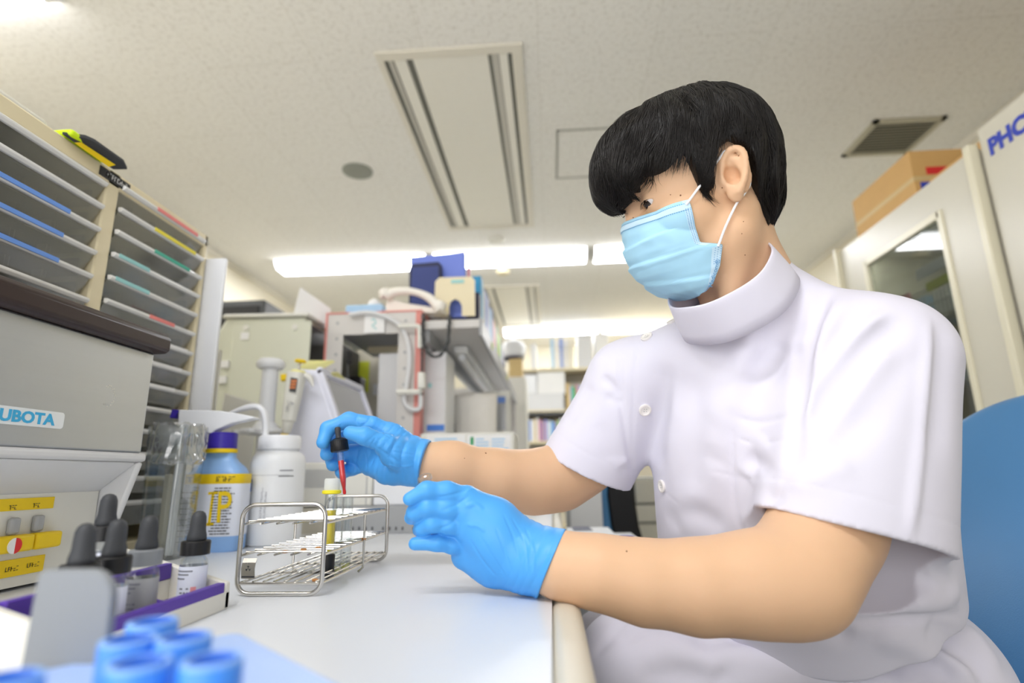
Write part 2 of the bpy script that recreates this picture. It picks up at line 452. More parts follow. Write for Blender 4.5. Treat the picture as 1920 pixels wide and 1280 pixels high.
t = MB()
for lo, hi in (((.075, 2.46), (.525, 2.472)), ((.075, 2.918), (.525, 2.93)), ((.075, 2.46), (.087, 2.93)), ((.513, 2.46), (.525, 2.93))):
    t.box((lo[0], lo[1], CZ - .003), (hi[0], hi[1], CZ))
tag(t.build('access_panel', 'panel_line', smooth=False), 'square access panel outlined on the ceiling beside the dark hair', 'ceiling panel')
def disc(name, c, r, h, m, label, cat):
    tag(MB().lathe([(r, 0), (r, -h * .6), (r * .9, -h), (r * .5, -h * 1.1), (.001, -h * 1.1)], Matrix.Translation(c)).build(name, m, origin=c), label, cat)
disc('ceiling_speaker', V((-1.02, 2.735, CZ)), .082, .012, 'speaker_grey', 'round grey speaker grille in the ceiling left of the long fixture', 'speaker')
c = az(930, 447, CE); disc('smoke_detector', V((c.x, c.y, CZ)), .06, .03, 'offwhite', 'small round cream detector on the ceiling in front of the lit row', 'detector')
c = az(943, 507, CE); disc('smoke_detector', V((c.x, c.y, CZ)), .055, .03, 'cream_plastic', 'small round cream detector on the ceiling behind the lit row', 'detector')
t = thing('ceiling_vent', 'square slatted vent in the ceiling above the cardboard boxes', 'vent', (1.79, 2.68, CZ))
fr = MB()
for lo, hi in (((1.62, 2.52), (1.96, 2.545)), ((1.62, 2.815), (1.96, 2.84)), ((1.62, 2.52), (1.645, 2.84)), ((1.935, 2.52), (1.96, 2.84))):
    fr.box((lo[0], lo[1], CZ - .012), (hi[0], hi[1], CZ))
fr.build('frame', 'vent_metal', t)
sl = MB()
for k in range(11): sl.cbox((1.79, 2.56 + k * .024, CZ - .008), (.29, .014, .003), Matrix.Rotation(.5, 4, 'X'))
sl.build('slats', 'vent_metal', t)
MB().box((1.64, 2.54, CZ - .002), (1.94, 2.82, CZ)).build('backing', 'slot_dark', t)

# ================================================================== bench
bt = thing('lab_bench', 'long white laboratory bench with a cream rounded front edge', 'bench', (-.5, 1.5, 0))
MB().box((-1.12, -.45, BZ - .035), (-.004, 3.7, BZ)).build('worktop', 'white_laminate', bt, smooth=False)
MB().prism(rrect(-.006, -.042, .024, 0, .012), lambda u, v, w: V((u, w, BZ + v)), -.45, 3.7).build('edge_trim', 'cream_trim', bt)
MB().box((-1.10, -.40, .08), (-.07, 3.65, BZ - .035)).build('base_cabinet', 'base_grey', bt, bevel=.003)
for k in range(5):
    y0 = -.38 + k * .8
    MB().box((-.071, y0, .12), (-.058, y0 + .78, BZ - .06)).build('cabinet_door', 'base_grey', bt, bevel=.003)
MB().box((-1.06, -.36, 0), (-.12, 3.6, .08)).build('plinth', 'dark_grey', bt)

# ================================================================== drawer cabinets on the bench, left
DX = -.726
dc = thing('drawer_cabinet', 'cream two-column cabinet of smoky see-through paper drawers at left', 'drawer cabinet', (-.86, .82, BZ))
y0, ym, y1, zt = .555, .815, 1.082, BZ + .633
sh = MB()
sh.box((-1.02, y0, BZ), (DX, y0 + .012, zt)); sh.box((-1.02, y1 - .012, BZ), (DX, y1, zt)); sh.box((-1.02, ym - .014, BZ), (DX, ym + .014, zt))
sh.box((-1.02, y0, zt - .028), (DX, y1, zt)); sh.box((-1.02, y0, BZ), (DX, y1, BZ + .02)); sh.box((-1.02, y0, BZ), (-1.01, y1, zt))
sh.build('shell', 'cream_plastic', dc, bevel=.003)
MB().box((-1.008, y0 + .013, BZ + .02), (-1.0, y1 - .013, zt - .03)).build('inner_back', 'drawer_dark', dc)
def drawer(ya, yb, zl, hgt, strip, frac, n):
    """zl: level of the lip along the drawer's top edge; the clear front leans back below it"""
    zb_ = zl - hgt
    f = MB().plate([V((DX - .016, ya + .004, zb_ + .002)), V((DX - .016, yb - .004, zb_ + .002)), V((DX + .001, yb - .004, zl)), V((DX + .001, ya + .004, zl))], .0015).build('drawer', 'smoky', dc, smooth=False)
    MB().prism([(-.002, -.003), (.004, -.0035), (.0075, .000), (.0075, .0035), (.004, .0055), (-.002, .0055)], lambda u, v, w: V((DX + u, w, zl + v)), ya + .004, yb - .004).build('drawer_lip', 'lip', f, bevel=.0008)
    tr = MB(); tr.box((-1.0, ya + .006, zb_), (DX - .018, yb - .006, zb_ + .002)); tr.box((-1.0, ya + .004, zb_), (DX - .020, ya + .006, zb_ + hgt * .8)); tr.box((-1.0, yb - .006, zb_), (DX - .020, yb - .004, zb_ + hgt * .8))
    for k in range(1, 4):
        yy = ya + (yb - ya) * k / 4
        tr.box((DX - .040, yy - .004, zb_ + .002), (DX - .024, yy - .0028, zb_ + hgt * .8)); tr.box((DX - .040, yy + .0028, zb_ + .002), (DX - .024, yy + .004, zb_ + hgt * .8))
    tr.build('drawer_tray', 'tray_smoke', f)
    if strip:
        a, b = frac
        MB().box((DX + .0065, ya + (yb - ya) * a, zl - .0015), (DX + .0085, ya + (yb - ya) * b, zl + .005)).build('label_strip', strip, f)
zl = ax(200, 350, DX).z
strips = {2: ('strip_blue', (0, .72)), 3: ('strip_blue', (0, .7)), 4: ('strip_blue', (0, .7))}
pit = (ax(201, 347, DX).z - ax(164, 562, DX).z) / 5
for k in range(14):
    z = zl - k * pit
    if z < BZ + .06: break
    s = strips.get(k, (None, None)); drawer(y0 + .012, ym - .014, z, pit - .003, s[0], s[1], k)
zl2 = ax(378, 452, DX).z
pit2 = (ax(378, 452, DX).z - ax(346, 739, DX).z) / 8
strips = {0: ('strip_red', (.35, .85)), 1: ('strip_yellow', (.35, .85)), 2: ('strip_teal', (.38, .8)), 3: ('strip_cyan', (.05, .35)), 4: ('strip_cyan', (.05, .38)), 5: ('strip_red', (.42, .7)), 6: ('white_paper', (.5, .9)), 7: ('white_paper', (.45, .85)), 8: ('white_paper', (.4, .8))}
for k in range(15):
    z = zl2 - k * pit2
    if z < BZ + .06: break
    s = strips.get(k, (None, None)); drawer(ym + .014, y1 - .012, z, pit2 - .003, s[0], s[1], k)
# papers lying in some of the drawers
for z, ya, yb, th, m, lb in ((zl2 - 3 * pit2, .84, 1.04, .022, 'steel_blue', 'stack of blue sheets in the fourth drawer down of the right column'),
                             (zl2 - 2 * pit2, .86, 1.05, .016, 'sky', 'pale blue papers in the teal-labelled drawer'),
                             (zl2 - 4 * pit2, .84, 1.03, .014, 'white_paper', 'white papers in the drawer below the blue sheets'),
                             (zl2 - 6 * pit2, .83, .95, .024, 'grey_white', 'grey papers in the drawer level with the brown lid'),
                             (zl - 1 * pit, .58, .79, .012, 'grey_white', 'grey papers in the second drawer down of the left column')):
    st = MB()
    for i in range(6):
        o = R.uniform(-.004, .004); st.box((-.98 + o, ya + o, z - pit2 + .0065 + th * i / 6), (DX - .044 + o, yb + o, z - pit2 + .0065 + th * (i + .8) / 6))
    tag(st.build('paper_stack', m, smooth=False), lb, 'papers')
# maker label in the middle of the header
lbp = MB().box((DX, ym - .033, zt - .022), (DX + .0012, ym + .034, zt - .006)).build('name_plate', 'black', dc)
scribble('plate_lettering', 8, .0085, frame((DX + .0016, ym + .004, zt - .014), (0, 1, 0), (0, 0, 1)), 'white_paper', lbp)
# tray and tool on the cabinet top
t = MB(); pa = ax(114, 250, DX).y
t.prism(rrect(-.99, y0 - .0, DX - .012, pa, .02), lambda u, v, w: V((u, v, w)), zt, zt + .014)
tag(t.build('storage_tray', 'offwhite', bevel=.004), 'shallow off-white tray lying on top of the drawer cabinet', 'tray')
tl = thing('label_holder', 'black plate with a yellow label and neon top leaning out from the cabinet top', 'tool case', (DX, .73, zt))
q0, q1, q2, q3 = ax(118, 254, DX + .005), ax(222, 318, DX + .02), ax(239, 318, DX + .03), ax(170, 262, DX + .02)
MB().plate([ax(116, 252, DX + .004), ax(212, 318, DX + .012), ax(239, 318, DX + .03), ax(232, 304, DX + .03), ax(178, 266, DX + .022), ax(160, 258, DX + .015)], .006).build('plate', 'black_rubber', tl, bevel=.001)
MB().plate([ax(140, 268, DX + .0145), ax(204, 313, DX + .022), ax(217, 309, DX + .027), ax(153, 267, DX + .019)], .001).build('yellow_label', 'yellow', tl)
MB().box((DX - .07, pa + .005, zt + .001), (DX + .012, pa + .085, zt + .013), None).build('neon_cover', 'neon', tl, bevel=.004)
# pale box behind
b0 = ax(250, 345, -.98); b1 = ax(372, 405, -.98)
tag(MB().box((-1.42, b0.y, BZ), (-.98 - .03, b1.y + .02, b0.z - .01)).build('storage_box', 'cream_plastic', bevel=.006), 'pale cream cabinet standing behind the drawer cabinet', 'cabinet')

# boards between the drawers and the sage machine
tag(MB().box((-.90, 1.086, BZ), (-.685, 1.095, ax(404, 470, -.685).z)).build('plastic_board', 'white_plastic', bevel=.002), 'tall white board standing against the drawer cabinet side', 'board')
Yb = 1.24
pp = [ay(x, y, Yb) for x, y in ((352, 800), (398, 800), (414, 657), (371, 645))]
hp = [ay(x, y, Yb) for x, y in ((371, 684), (389, 684), (391, 668), (372, 662))]
t = MB()
for k in range(4):
    a, b, c, d = pp[k], pp[(k + 1) % 4], hp[(k + 1) % 4], hp[k]
    t.plate([a, b, c, d], .006)
t.plate([pp[0], pp[1], V((pp[1].x - .005, Yb, BZ)), V((pp[0].x - .005, Yb, BZ))], .006)
tag(t.build('handled_board', 'offwhite'), 'white plastic board with a hand hole beside the drawers', 'board')

# ================================================================== centrifuge at the left front
KX = -.575
kf = thing('centrifuge', 'stainless benchtop centrifuge with a brown lid edge and grey control front', 'centrifuge', (-.75, .5, BZ))
Ya, Yb = .12, ax(266, 845, KX).y
zb, ztp = ax(268, 850, KX).z, ax(265, 655, KX).z
MB().box((-.715, Ya, zb), (KX, Yb, ztp)).build('steel_cover', 'stainless', kf, bevel=.003)
MB().prism([(-.718, ztp), (KX + .012, ztp), (KX + .018, ztp + .004), (KX + .018, ztp + .022), (KX + .010, ztp + .030), (-.718, ztp + .034)], lambda u, v, w: V((u, w, v)), Ya, Yb + .008).build('lid', 'brown_lid', kf, bevel=.003)
# grey hood under the steel, sloping back to the control front
hd = MB()
hd.box((-.715, Ya, zb - .012), (KX + .006, Yb + .004, zb))
hd.prism([(-.71, zb - .012), (KX + .006, zb - .012), (KX - .035, BZ + .005), (KX - .05, BZ + .005), (-.71, BZ + .005)], lambda u, v, w: V((u, w, v)), Yb - .010, Yb)
hd.prism([(-.70, zb - .055), (KX - .052, zb - .055), (KX + .004, zb - .012), (-.70, zb - .012)], lambda u, v, w: V((u, w, v)), Ya, Yb - .008)
hd.build('grey_hood', 'grey_white', kf, bevel=.004)
PXc = KX - .045
MB().box((-.715, Ya, BZ + .004), (PXc, Yb - .012, zb - .05)).build('control_front', 'offwhite', kf)
s_ = ax(187, 908, PXc)
MB().lathe([(.006, 0), (.006, .002), (.004, .003)], frame((PXc, s_.y, s_.z), (0, 1, 0), (0, 0, 1)), 20).build('screw', 'steel', kf)
MB().box((PXc + .0028, s_.y - .004, s_.z - .0006), (PXc + .0033, s_.y + .004, s_.z + .0006)).build('screw_slot', 'dark_grey', kf)
def panel_rect(px0, py0, px1, py1, X, m, name, th=.0015):
    a, b = ax(px0, py0, X), ax(px1, py1, X)
    return MB().box((X - .001, a.y, min(a.z, b.z)), (X + th, b.y, max(a.z, b.z))).build(name, m, kf)
def panel_at(px0, px1, pr, pyt, pyb, X, m, name, th=.0015, bev=0):
    t_, b_ = ax(pr, pyt, X).z, ax(pr, pyb, X).z
    return MB().box((X - .001, ax(px0, pyt, X).y, b_), (X + th, ax(px1, pyt, X).y, t_)).build(name, m, kf, bevel=bev)
l1 = panel_at(-60, 101, 100, 931, 952, PXc, 'yellow', 'yellow_label')
l2 = panel_at(-60, 83, 82, 1039, 1069, PXc, 'yellow', 'yellow_label')
for px, y0_, y1_ in ((22, 970, 1002), (68, 965, 996)):
    q = ax(px, y0_, PXc); q2 = ax(px, y1_, PXc); MB().box((PXc, q.y - .006, q2.z), (PXc + .008, q.y + .006, q.z)).build('lever', 'mid_grey', kf, bevel=.003)
for px0, px1 in ((-40, 49), (52, 100)):
    panel_at(px0, px1, 99, 994, 1023, PXc, 'yellow', 'yellow_key', .014, .003)
q = ax(27, 1023, PXc + .0145)
for s, m in ((0, 'white_paper'), (1, 'red')):
    n = 14; pts = [(.0085 * math.sin(math.pi * k / n) * (1 if s else -1), .0085 * math.cos(math.pi * k / n)) for k in range(n + 1)]
    pts = pts[::-1] if s else pts
    MB().prism(pts, lambda u, v, w: V((PXc + .0142 + w, q.y + u, q.z + v)), 0, .0012).build('round_mark', m, kf)
for lbx, (px, py) in ((l1, (22, 951)), (l1, (66, 947)), (l2, (20, 1066)), (l2, (60, 1058))):
    q = ax(px, py, PXc); scribble('label_print', 5 if lbx is l2 else 3, .0048, frame((PXc + .0019, q.y, q.z), (0, 1, 0), (0, 0, 1)), 'ink', lbx)
zt1, zb1 = ax(112, 773, KX).z, ax(112, 804, KX).z
np_ = MB().prism(rrect(ax(-60, 780, KX).y, zb1, ax(120, 780, KX).y, zt1, .004), lambda u, v, w: V((KX + w, u, v)), 0, .001).build('logo_plate', 'logo_plate', kf)
hgt_ = (zt1 - zb1) * .70; ya_ = ax(102, 785, KX).y
lt = text('logo_lettering', 'KUBOTA', hgt_ / .70, frame((KX + .0013, 0, 0), (0, 1, 0), (0, 0, 1)), 'logo_blue', np_, bold=.0007)
xs_ = [v.co.y for v in lt.data.vertices]; zs_ = [v.co.z for v in lt.data.vertices]
k_ = (ya_ - ax(-4, 785, KX).y) / ((max(xs_) - min(xs_)) * .835)
for v in lt.data.vertices:
    v.co.y = ya_ + (v.co.y - max(xs_)) * k_; v.co.z = (zt1 + zb1) / 2 + (v.co.z - (max(zs_) + min(zs_)) / 2) * hgt_ / (max(zs_) - min(zs_))
q = ax(203, 742, KX); sm_ = MB(); rs_ = random.Random(5)
for k in range(46):
    a = math.radians(-120 + 235 * k / 45 + rs_.uniform(-3, 3)); r_ = .0105 + rs_.uniform(-.0014, .0014); w_ = rs_.uniform(.0004, .0012)
    sm_.box((KX - .0002, q.y + r_ * math.cos(a) - w_, q.z + r_ * math.sin(a) * 1.15 - w_ * .6), (KX + .00025, q.y + r_ * math.cos(a) + w_, q.z + r_ * math.sin(a) * 1.15 + w_ * .6))
so_ = sm_.build('smudge_mark', 'smudge', kf, smooth=False)
# ================================================================== things on the near bench
# ---- wire test tube rack
RX0, RX1, RY0, RY1 = -.336, -.244, .613, .848
RH = .0925; wr = .0024
rk = thing('test_tube_rack', 'stainless wire test tube rack standing on the white bench under the dropper', 'test tube rack', ((RX0 + RX1) / 2, .73, BZ))
def loop(y, h=RH, r=.014):
    return [V((u, y, BZ + v)) for u, v in rrect(RX0, wr, RX1, h, r, 6)]
for y in (RY0, RY1):
    MB().tube(loop(y), wr, 12, closed=True).build('end_frame', 'steel', rk)
ymid = .745
for x in (RX0, RX1):
    MB().tube([V((x, ymid, BZ + .072)), V((x, ymid, BZ + .008)), V((x + (.006 if x < -.3 else -.006), ymid, BZ + .003))], .0015, 8).build('side_leg', 'steel', rk)
for zi, z in enumerate((.0725, .0405, .0125)):
    g = MB()
    for x in (RX0 + .001, RX1 - .001):
        g.tube([V((x, RY0, BZ + z)), V((x, RY1, BZ + z))], .0015, 8)
    if zi < 2:
        for k in range(12):
            y = RY0 + .012 + (RY1 - RY0 - .024) * k / 11
            g.tube([V((RX0 + .001, y, BZ + z + .0022)), V((RX1 - .001, y, BZ + z + .0022))], .0011, 6)
        for k in range(1, 5):
            x = RX0 + (RX1 - RX0) * k / 5
            g.tube([V((x, RY0 + .004, BZ + z)), V((x, RY1 - .004, BZ + z))], .0012, 6)
    else:
        for k in range(8):
            x = RX0 + .006 + (RX1 - RX0 - .012) * k / 7
            g.tube([V((x, RY0, BZ + z + .002)), V((x, RY1, BZ + z + .002))], .0011, 6)
        for y in (RY0, .68, ymid, .80, RY1):
            g.tube([V((RX0, y, BZ + z)), V((RX1, y, BZ + z))], .0014, 8)
    g.build('wire_shelf', 'steel', rk)
rs = MB()
for (x, y, z) in ((-.292, .626, .0405), (-.278, .641, .0405), (-.268, .657, .0405), (-.254, .62, .0125), (-.245, .745, .0405)):
    rs.lathe([(.0014, -.003), (.0017, 0), (.0014, .003)], Matrix.Translation((x, y, BZ + z + .002)) @ Matrix.Rotation(math.pi / 2, 4, 'Y'), 8)
rs.build('rust_spot', 'rust', rk)
# small tag with a trefoil hanging from the middle shelf
tg = thing('trefoil_tag', 'small silver tag with a black three-bladed symbol clipped on the tube rack', 'tag', (-.32, .611, BZ + .03))
t0, t1 = ay(457, 1047, .6085), ay(479, 1083, .6085)
pts = [V((t0.x, .609, t0.z)), V((t0.x + .0004, .606, t0.z - .004)), V((t0.x - .0003, .606, (t0.z + t1.z) / 2)), V((t0.x, .607, t1.z)), V((t0.x, .609, t1.z))]
w = t1.x - t0.x
mb = MB()
for a, b in zip(pts[:-1], pts[1:]):
    mb.plate([a, a + V((w, 0, 0)), b + V((w, 0, 0)), b], .0006)
mb.build('clip_plate', 'steel', tg)
cx, cz = (t0.x + t1.x) / 2, (t0.z + t1.z) / 2
tf = MB()
for a0 in (60, 180, 300):
    seg = [(.0004, 0)] + [(.0028 * math.cos(math.radians(t)), .0028 * math.sin(math.radians(t))) for t in range(a0 + 5, a0 + 56, 10)]
    ca, sa = math.cos(math.radians(a0 + 30)) * .0005, math.sin(math.radians(a0 + 30)) * .0005
    tf.prism([(ca, sa)] + seg[1:], lambda u, v, q: V((cx + u, .6056 - q, cz + v)), 0, .0003)
tf.prism([(.0008 * math.cos(2 * math.pi * k / 10), .0008 * math.sin(2 * math.pi * k / 10) - .0) for k in range(10)], lambda u, v, q: V((cx + u * .6, .6056 - q, cz + v * .6)), 0, .0003)
tf.box((t0.x + .0005, .6054, t1.z + .0008), (t1.x - .0005, .6057, t1.z + .0018))
tf.build('trefoil', 'ink', tg, smooth=False)
scribble('tag_print', 6, .0016, frame((cx, .6054, cz + .0052), (1, 0, 0), (0, 0, 1)), 'ink_grey', tg)

# ---- tubes in the rack
def tube_shell(r, h, th=.0008, n=24):
    """round-bottomed open glass tube, base at z=0"""
    out = [(.0004, 0)] + [(r * math.sin(math.radians(a)), r - r * math.cos(math.radians(a))) for a in range(15, 91, 15)] + [(r, h - .002), (r + .0006, h - .001), (r + .0004, h)]
    ri = r - th
    inn = [(ri, h), (ri, r)] + [(ri * math.sin(math.radians(a)), r - ri * math.cos(math.radians(a))) for a in range(75, 0, -15)] + [(.0003, th)]
    return out + inn
def liquid(r, z0, z1):
    rr = r - .0009
    return [(.0003, z0)] + [(rr * math.sin(math.radians(a)), z0 + rr - rr * math.cos(math.radians(a))) for a in range(15, 91, 15)] + [(rr, z1), (.0003, z1)]
yt = thing('sample_tube', 'capped tube of yellow liquid with a black foot in the wire rack', 'sample tube', (-.268, .688, BZ + .004))
M = Matrix.Translation((-.268, .688, BZ + .0045))
MB().lathe([(.0002, 0), (.006, .0005), (.0078, .003), (.0080, .026), (.0070, .028), (.0002, .028)], M).build('black_foot', 'black', yt)
MB().lathe([(.0074, .026), (.0074, .098), (.0066, .098), (.0066, .0265)], M, cap=False).build('tube_wall', 'clear', yt)
MB().lathe([(.0002, .0285), (.0062, .0285), (.0062, .077), (.0002, .077)], M).build('yellow_liquid', 'urine', yt)
MB().lathe([(.0088, .096), (.0112, .097), (.0112, .100), (.0088, .101)], M).build('yellow_rim', 'strip_yellow', yt)
MB().lathe([(.0092, .1005), (.0090, .113), (.0078, .1145), (.0002, .1145)], M).build('tube_stopper', 'milky', yt)
for (x, y, lv, lb) in ((-.2665, .709, .010, 'empty-looking glass tube with a trace of yellow, nearer of the two clear ones'), (-.2625, .731, .011, 'open glass tube with a trace of yellow right under the red dropper')):
    t = thing('glass_tube', lb, 'test tube', (x, y, BZ + .004))
    M = Matrix.Translation((x, y, BZ + .0040))
    MB().lathe(tube_shell(.0068, .092), M, cap=False).build('tube_wall', 'clear', t)
    MB().lathe(liquid(.0068, .0012, lv), M).build('liquid_trace', 'pale_yellow', t)

# ---- reagent rack with dropper bottles
rr_ = thing('reagent_rack', 'cream stepped bottle rack with purple inserts at the front left of the bench', 'bottle rack', (-.38, .47, BZ))
X1, X0, Y0, Y1 = -.313, -.425, .372, .560
for y in (Y0, Y1 - .008):
    MB().prism([(X1, 0), (X1, .024), (X0, .056), (X0, 0)], lambda u, v, w: V((u, w, BZ + v)), y, y + .008).build('end_wall', 'cream_tray', rr_, bevel=.0015)
MB().box((X1 - .006, Y0, BZ), (X1, Y1, BZ + .016)).build('front_wall', 'cream_tray', rr_, bevel=.001)
MB().box((X0 + .004, Y0 + .008, BZ), (X1 - .006, Y1 - .008, BZ + .010)).build('tier', 'cream_tray', rr_)
MB().box((X0 + .004, Y0 + .008, BZ), (X1 - .056, Y1 - .008, BZ + .028)).build('tier', 'cream_tray', rr_)
MB().box((X1 - .008, Y0 + .010, BZ + .0105), (X1 - .0005, Y1 - .009, BZ + .0245)).build('purple_insert', 'purple', rr_, bevel=.0008)
MB().box((X1 - .062, Y0 + .010, BZ + .0285), (X1 - .055, Y1 - .009, BZ + .0425)).build('purple_insert', 'purple', rr_, bevel=.0008)
for y in (.418, .455, .508): MB().prism([(0, 0), (.036, 0), (.036, .003), (.006, .009), (0, .009)], lambda u, v, w: V((X1 - .052 + u, w, BZ + .0102 + v)), y, y + .004).build('purple_divider', 'purple', rr_)
def dropper_bottle(x, y, z, label, cap='black', body='clear', lab='label_white', extra=None):
    t = thing('dropper_bottle', label, 'dropper bottle', (x, y, BZ + z), 'dropper bottles in the stepped rack')
    M = Matrix.Translation((x, y, BZ + z))
    MB().lathe([(.0005, 0), (.0105, .0003), (.0118, .0015), (.0118, .0335), (.0112, .0365), (.0090, .0395), (.0088, .043)], M).build('vial', body, t)
    lm = MB().lathe([(.01195, .003), (.0120, .0035), (.0120, .031), (.01195, .0315)], M, cap=False).build('vial_label', lab, t)
    pr = MB()
    for k, (zz, a0, a1) in enumerate(((.027, -150, -60), (.024, -150, -75), (.0205, -160, -90), (.012, -110, -70), (.0085, -108, -72))):
        aa = [math.radians(a0 + (a1 - a0) * i / 8) for i in range(9)]
        for q0, q1 in zip(aa[:-1], aa[1:]):
            if k > 2 and R.random() < .3: continue
            c = [V((x + .01212 * math.cos(a), y + .01212 * math.sin(a), BZ + z + h)) for a, h in ((q0, zz), (q1, zz), (q1, zz + .0013), (q0, zz + .0013))]
            pr.add(c, [(0, 1, 2, 3)])
    pr.build('label_print', 'ink_grey', lm, smooth=False)
    if extra:
        cm, a0, a1, h0, h1 = extra
        e = MB(); aa = [math.radians(a0 + (a1 - a0) * i / 5) for i in range(6)]
        for q0, q1 in zip(aa[:-1], aa[1:]):
            e.add([V((x + .01216 * math.cos(a), y + .01216 * math.sin(a), BZ + z + h)) for a, h in ((q0, h0), (q1, h0), (q1, h1), (q0, h1))], [(0, 1, 2, 3)])
        e.build('colour_patch', cm, lm, smooth=False)
    MB().lathe([(.0100, .0405), (.0128, .0410), (.0128, .0525), (.0118, .0535), (.0075, .0537)], M, 40).build('screw_cap', cap, t)
    MB().lathe([(.0078, .0535), (.0085, .0545), (.0083, .058), (.0071, .063), (.0069, .070), (.0066, .075), (.0052, .0785), (.0028, .0803), (.0003, .0808)], M).build('rubber_bulb', 'black_rubber', t)
    return t
dropper_bottle(-.3395, .540, .0105, 'dropper bottle with a pink-edged white label, farthest right in the stepped rack', extra=('pink', -62, -40, .004, .014))
dropper_bottle(-.3430, .477, .0105, 'dropper bottle with a grey cap and grey label', cap='smoke_grey', lab='mid_grey')
dropper_bottle(-.3400, .437, .0105, 'dropper bottle with a black cap and yellow label patch between two others', extra=('yellow', -60, -25, .002, .022))
dropper_bottle(-.3330, .398, .0105, 'dropper bottle with a black cap partly hidden by the grey plate')
dropper_bottle(-.3975, .496, .0285, 'dropper bottle standing highest on the back step of the rack')

# ---- blurred foreground: grey plate, blue capped rack
gp = ay(55, 1280, .285); ga, gb = ay(72, 1068, .285), ay(212, 1075, .285)
pl = thing('divider_plate', 'upright grey plastic plate with a rounded corner at the bottom left', 'plate', ((ga.x + gb.x) / 2, .285, BZ))
zt_ = ga.z
pts = [(ga.x - .002, BZ + .001), (gb.x + .002, BZ + .001)] + arc((gb.x - .013, zt_ - .014), .014, 0, math.pi / 2, 8, lambda a, b: (a, b)) + [(ga.x + .003, zt_), (ga.x, zt_ - .003)]
MB().prism(pts, lambda u, v, w: V((u, w, v)), .285, .290).build('plate', 'smoke_grey', pl, bevel=.001)
MB().box((ga.x - .012, .245, BZ), (gb.x + .006, .283, BZ + .022)).build('foot', 'grey_white', pl, bevel=.003)
MB().box((ga.x + .008, .262, BZ + .0225), (ga.x + .022, .272, BZ + .026)).build('foot_slot', 'mid_grey', pl)
br_ = thing('cap_rack', 'pale plastic rack carrying blue capped tubes in the near left corner', 'tube rack', (-.16, .25, BZ))
MB().prism(rrect(-.085, -.050, .085, .050, .008), lambda u, v, w: Matrix.Translation((-.155, .250, BZ)) @ Matrix.Rotation(math.radians(-42), 4, 'Z') @ V((u, v, w)), .026, .034).build('rack_top', 'pale_blue', br_, bevel=.002)
for u in (-.083, .079):
    MB().box((u, -.048, 0), (u + .004, .048, .027), Matrix.Translation((-.155, .250, BZ)) @ Matrix.Rotation(math.radians(-42), 4, 'Z')).build('rack_side', 'label_white', br_)
first = None
for (x, y), lb in zip(((-.197, .285), (-.186, .255), (-.163, .258), (-.158, .224), (-.132, .228), (az(12, 1272, .053).x, az(12, 1272, .053).y)),
                      ('blurred blue tube cap near the purple insert', 'blurred blue tube cap beside the grey plate, middle one', 'blurred blue tube cap on the right row, upper', 'blurred blue tube cap at the bottom of the left row', 'blurred blue tube cap farthest right at the bottom edge', 'blurred blue tube cap in the very corner left of the grey plate')):
    if first is None:
        first = t = thing('capped_tube', lb, 'capped tube', (x, y, BZ + .0), 'blue capped tubes in the corner rack')
        M = Matrix.Translation((x, y, BZ))
        MB().lathe([(.0005, .004), (.006, .006), (.0075, .012), (.0075, .04)], M).build('tube_body', 'milky', t)
        MB().lathe([(.0098, .0345), (.0112, .035), (.0112, .052), (.0108, .0525)], M, cap=False).build('tube_cap', 'blue_plastic', t)
        MB().lathe([(.0112, .0515), (.0108, .0535), (.0088, .0535), (.0086, .0525)], M, cap=False).build('cap_rim', 'cap_rim', t)
        MB().lathe([(.0086, .0532), (.0080, .0515), (.0005, .0512)], M, cap=False).build('cap_recess', 'cap_recess', t)
    else:
        dup(first, (x, y, BZ), label=lb)

# ---- clear container with a plastic bag
bk = thing('clear_container', 'tall clear container with a crumpled see-through bag collar beside the centrifuge', 'container', (-.615, .905, BZ))
C = V((-.620, .905, BZ)); zt_ = ay(300, 800, .90).z - BZ
M = Matrix.Translation(C)
MB().lathe([(.030, .001), (.036, zt_), (.0347, zt_), (.0288, .004)], M, 4 * 8, power=5, cap=False).build('container_wall', 'clear', bk)
MB().lathe([(.0005, 0), (.030, 0), (.030, .003), (.0005, .003)], M, 32, power=5).build('container_base', 'clear', bk)
def crumple(prof, M, n=56, amp=.004, seed=1, ax_=1.0):
    vs = []; fs = []; rr = random.Random(seed); N = len(prof)
    for j, (r, z) in enumerate(prof):
        for k in range(n):
            a = 2 * math.pi * k / n
            nn = mnoise.noise(V((math.cos(a) * 3.2, math.sin(a) * 3.2, z * 70 + seed))) + .6 * mnoise.noise(V((math.cos(a) * 9, math.sin(a) * 9, z * 160 + seed)))
            rad = r + amp * nn
            vs.append(M @ V((rad * math.cos(a), rad * math.sin(a), z + amp * .8 * mnoise.noise(V((math.cos(a) * 5, math.sin(a) * 5, seed + 7))))))
    for j in range(N - 1):
        for k in range(n): fs.append((j * n + k, j * n + (k + 1) % n, (j + 1) * n + (k + 1) % n, (j + 1) * n + k))
    return MB().add(vs, fs)
crumple([(.039, zt_ - .062), (.042, zt_ - .056), (.039, zt_ - .045), (.040, zt_ - .03), (.042, zt_ - .018), (.041, zt_ - .006), (.0385, zt_ + .004), (.034, zt_ + .002), (.031, zt_ - .03)], M, amp=.006).build('bag_collar', 'bag', bk, ang=60)
for i, (dx, dy, h, m, lb) in enumerate(((-.012, .006, .13, 'cream_trim', 'beige stick standing in the clear container'), (.010, -.004, .15, 'grey_white', 'pale stick standing in the clear container beside the beige one'))):
    MBx = MB().box((C.x + dx - .005, C.y + dy - .005, BZ + .004), (C.x + dx + .005, C.y + dy + .005, BZ + h))
    tag(MBx.build('stir_stick', m, bevel=.002), lb, 'stick')

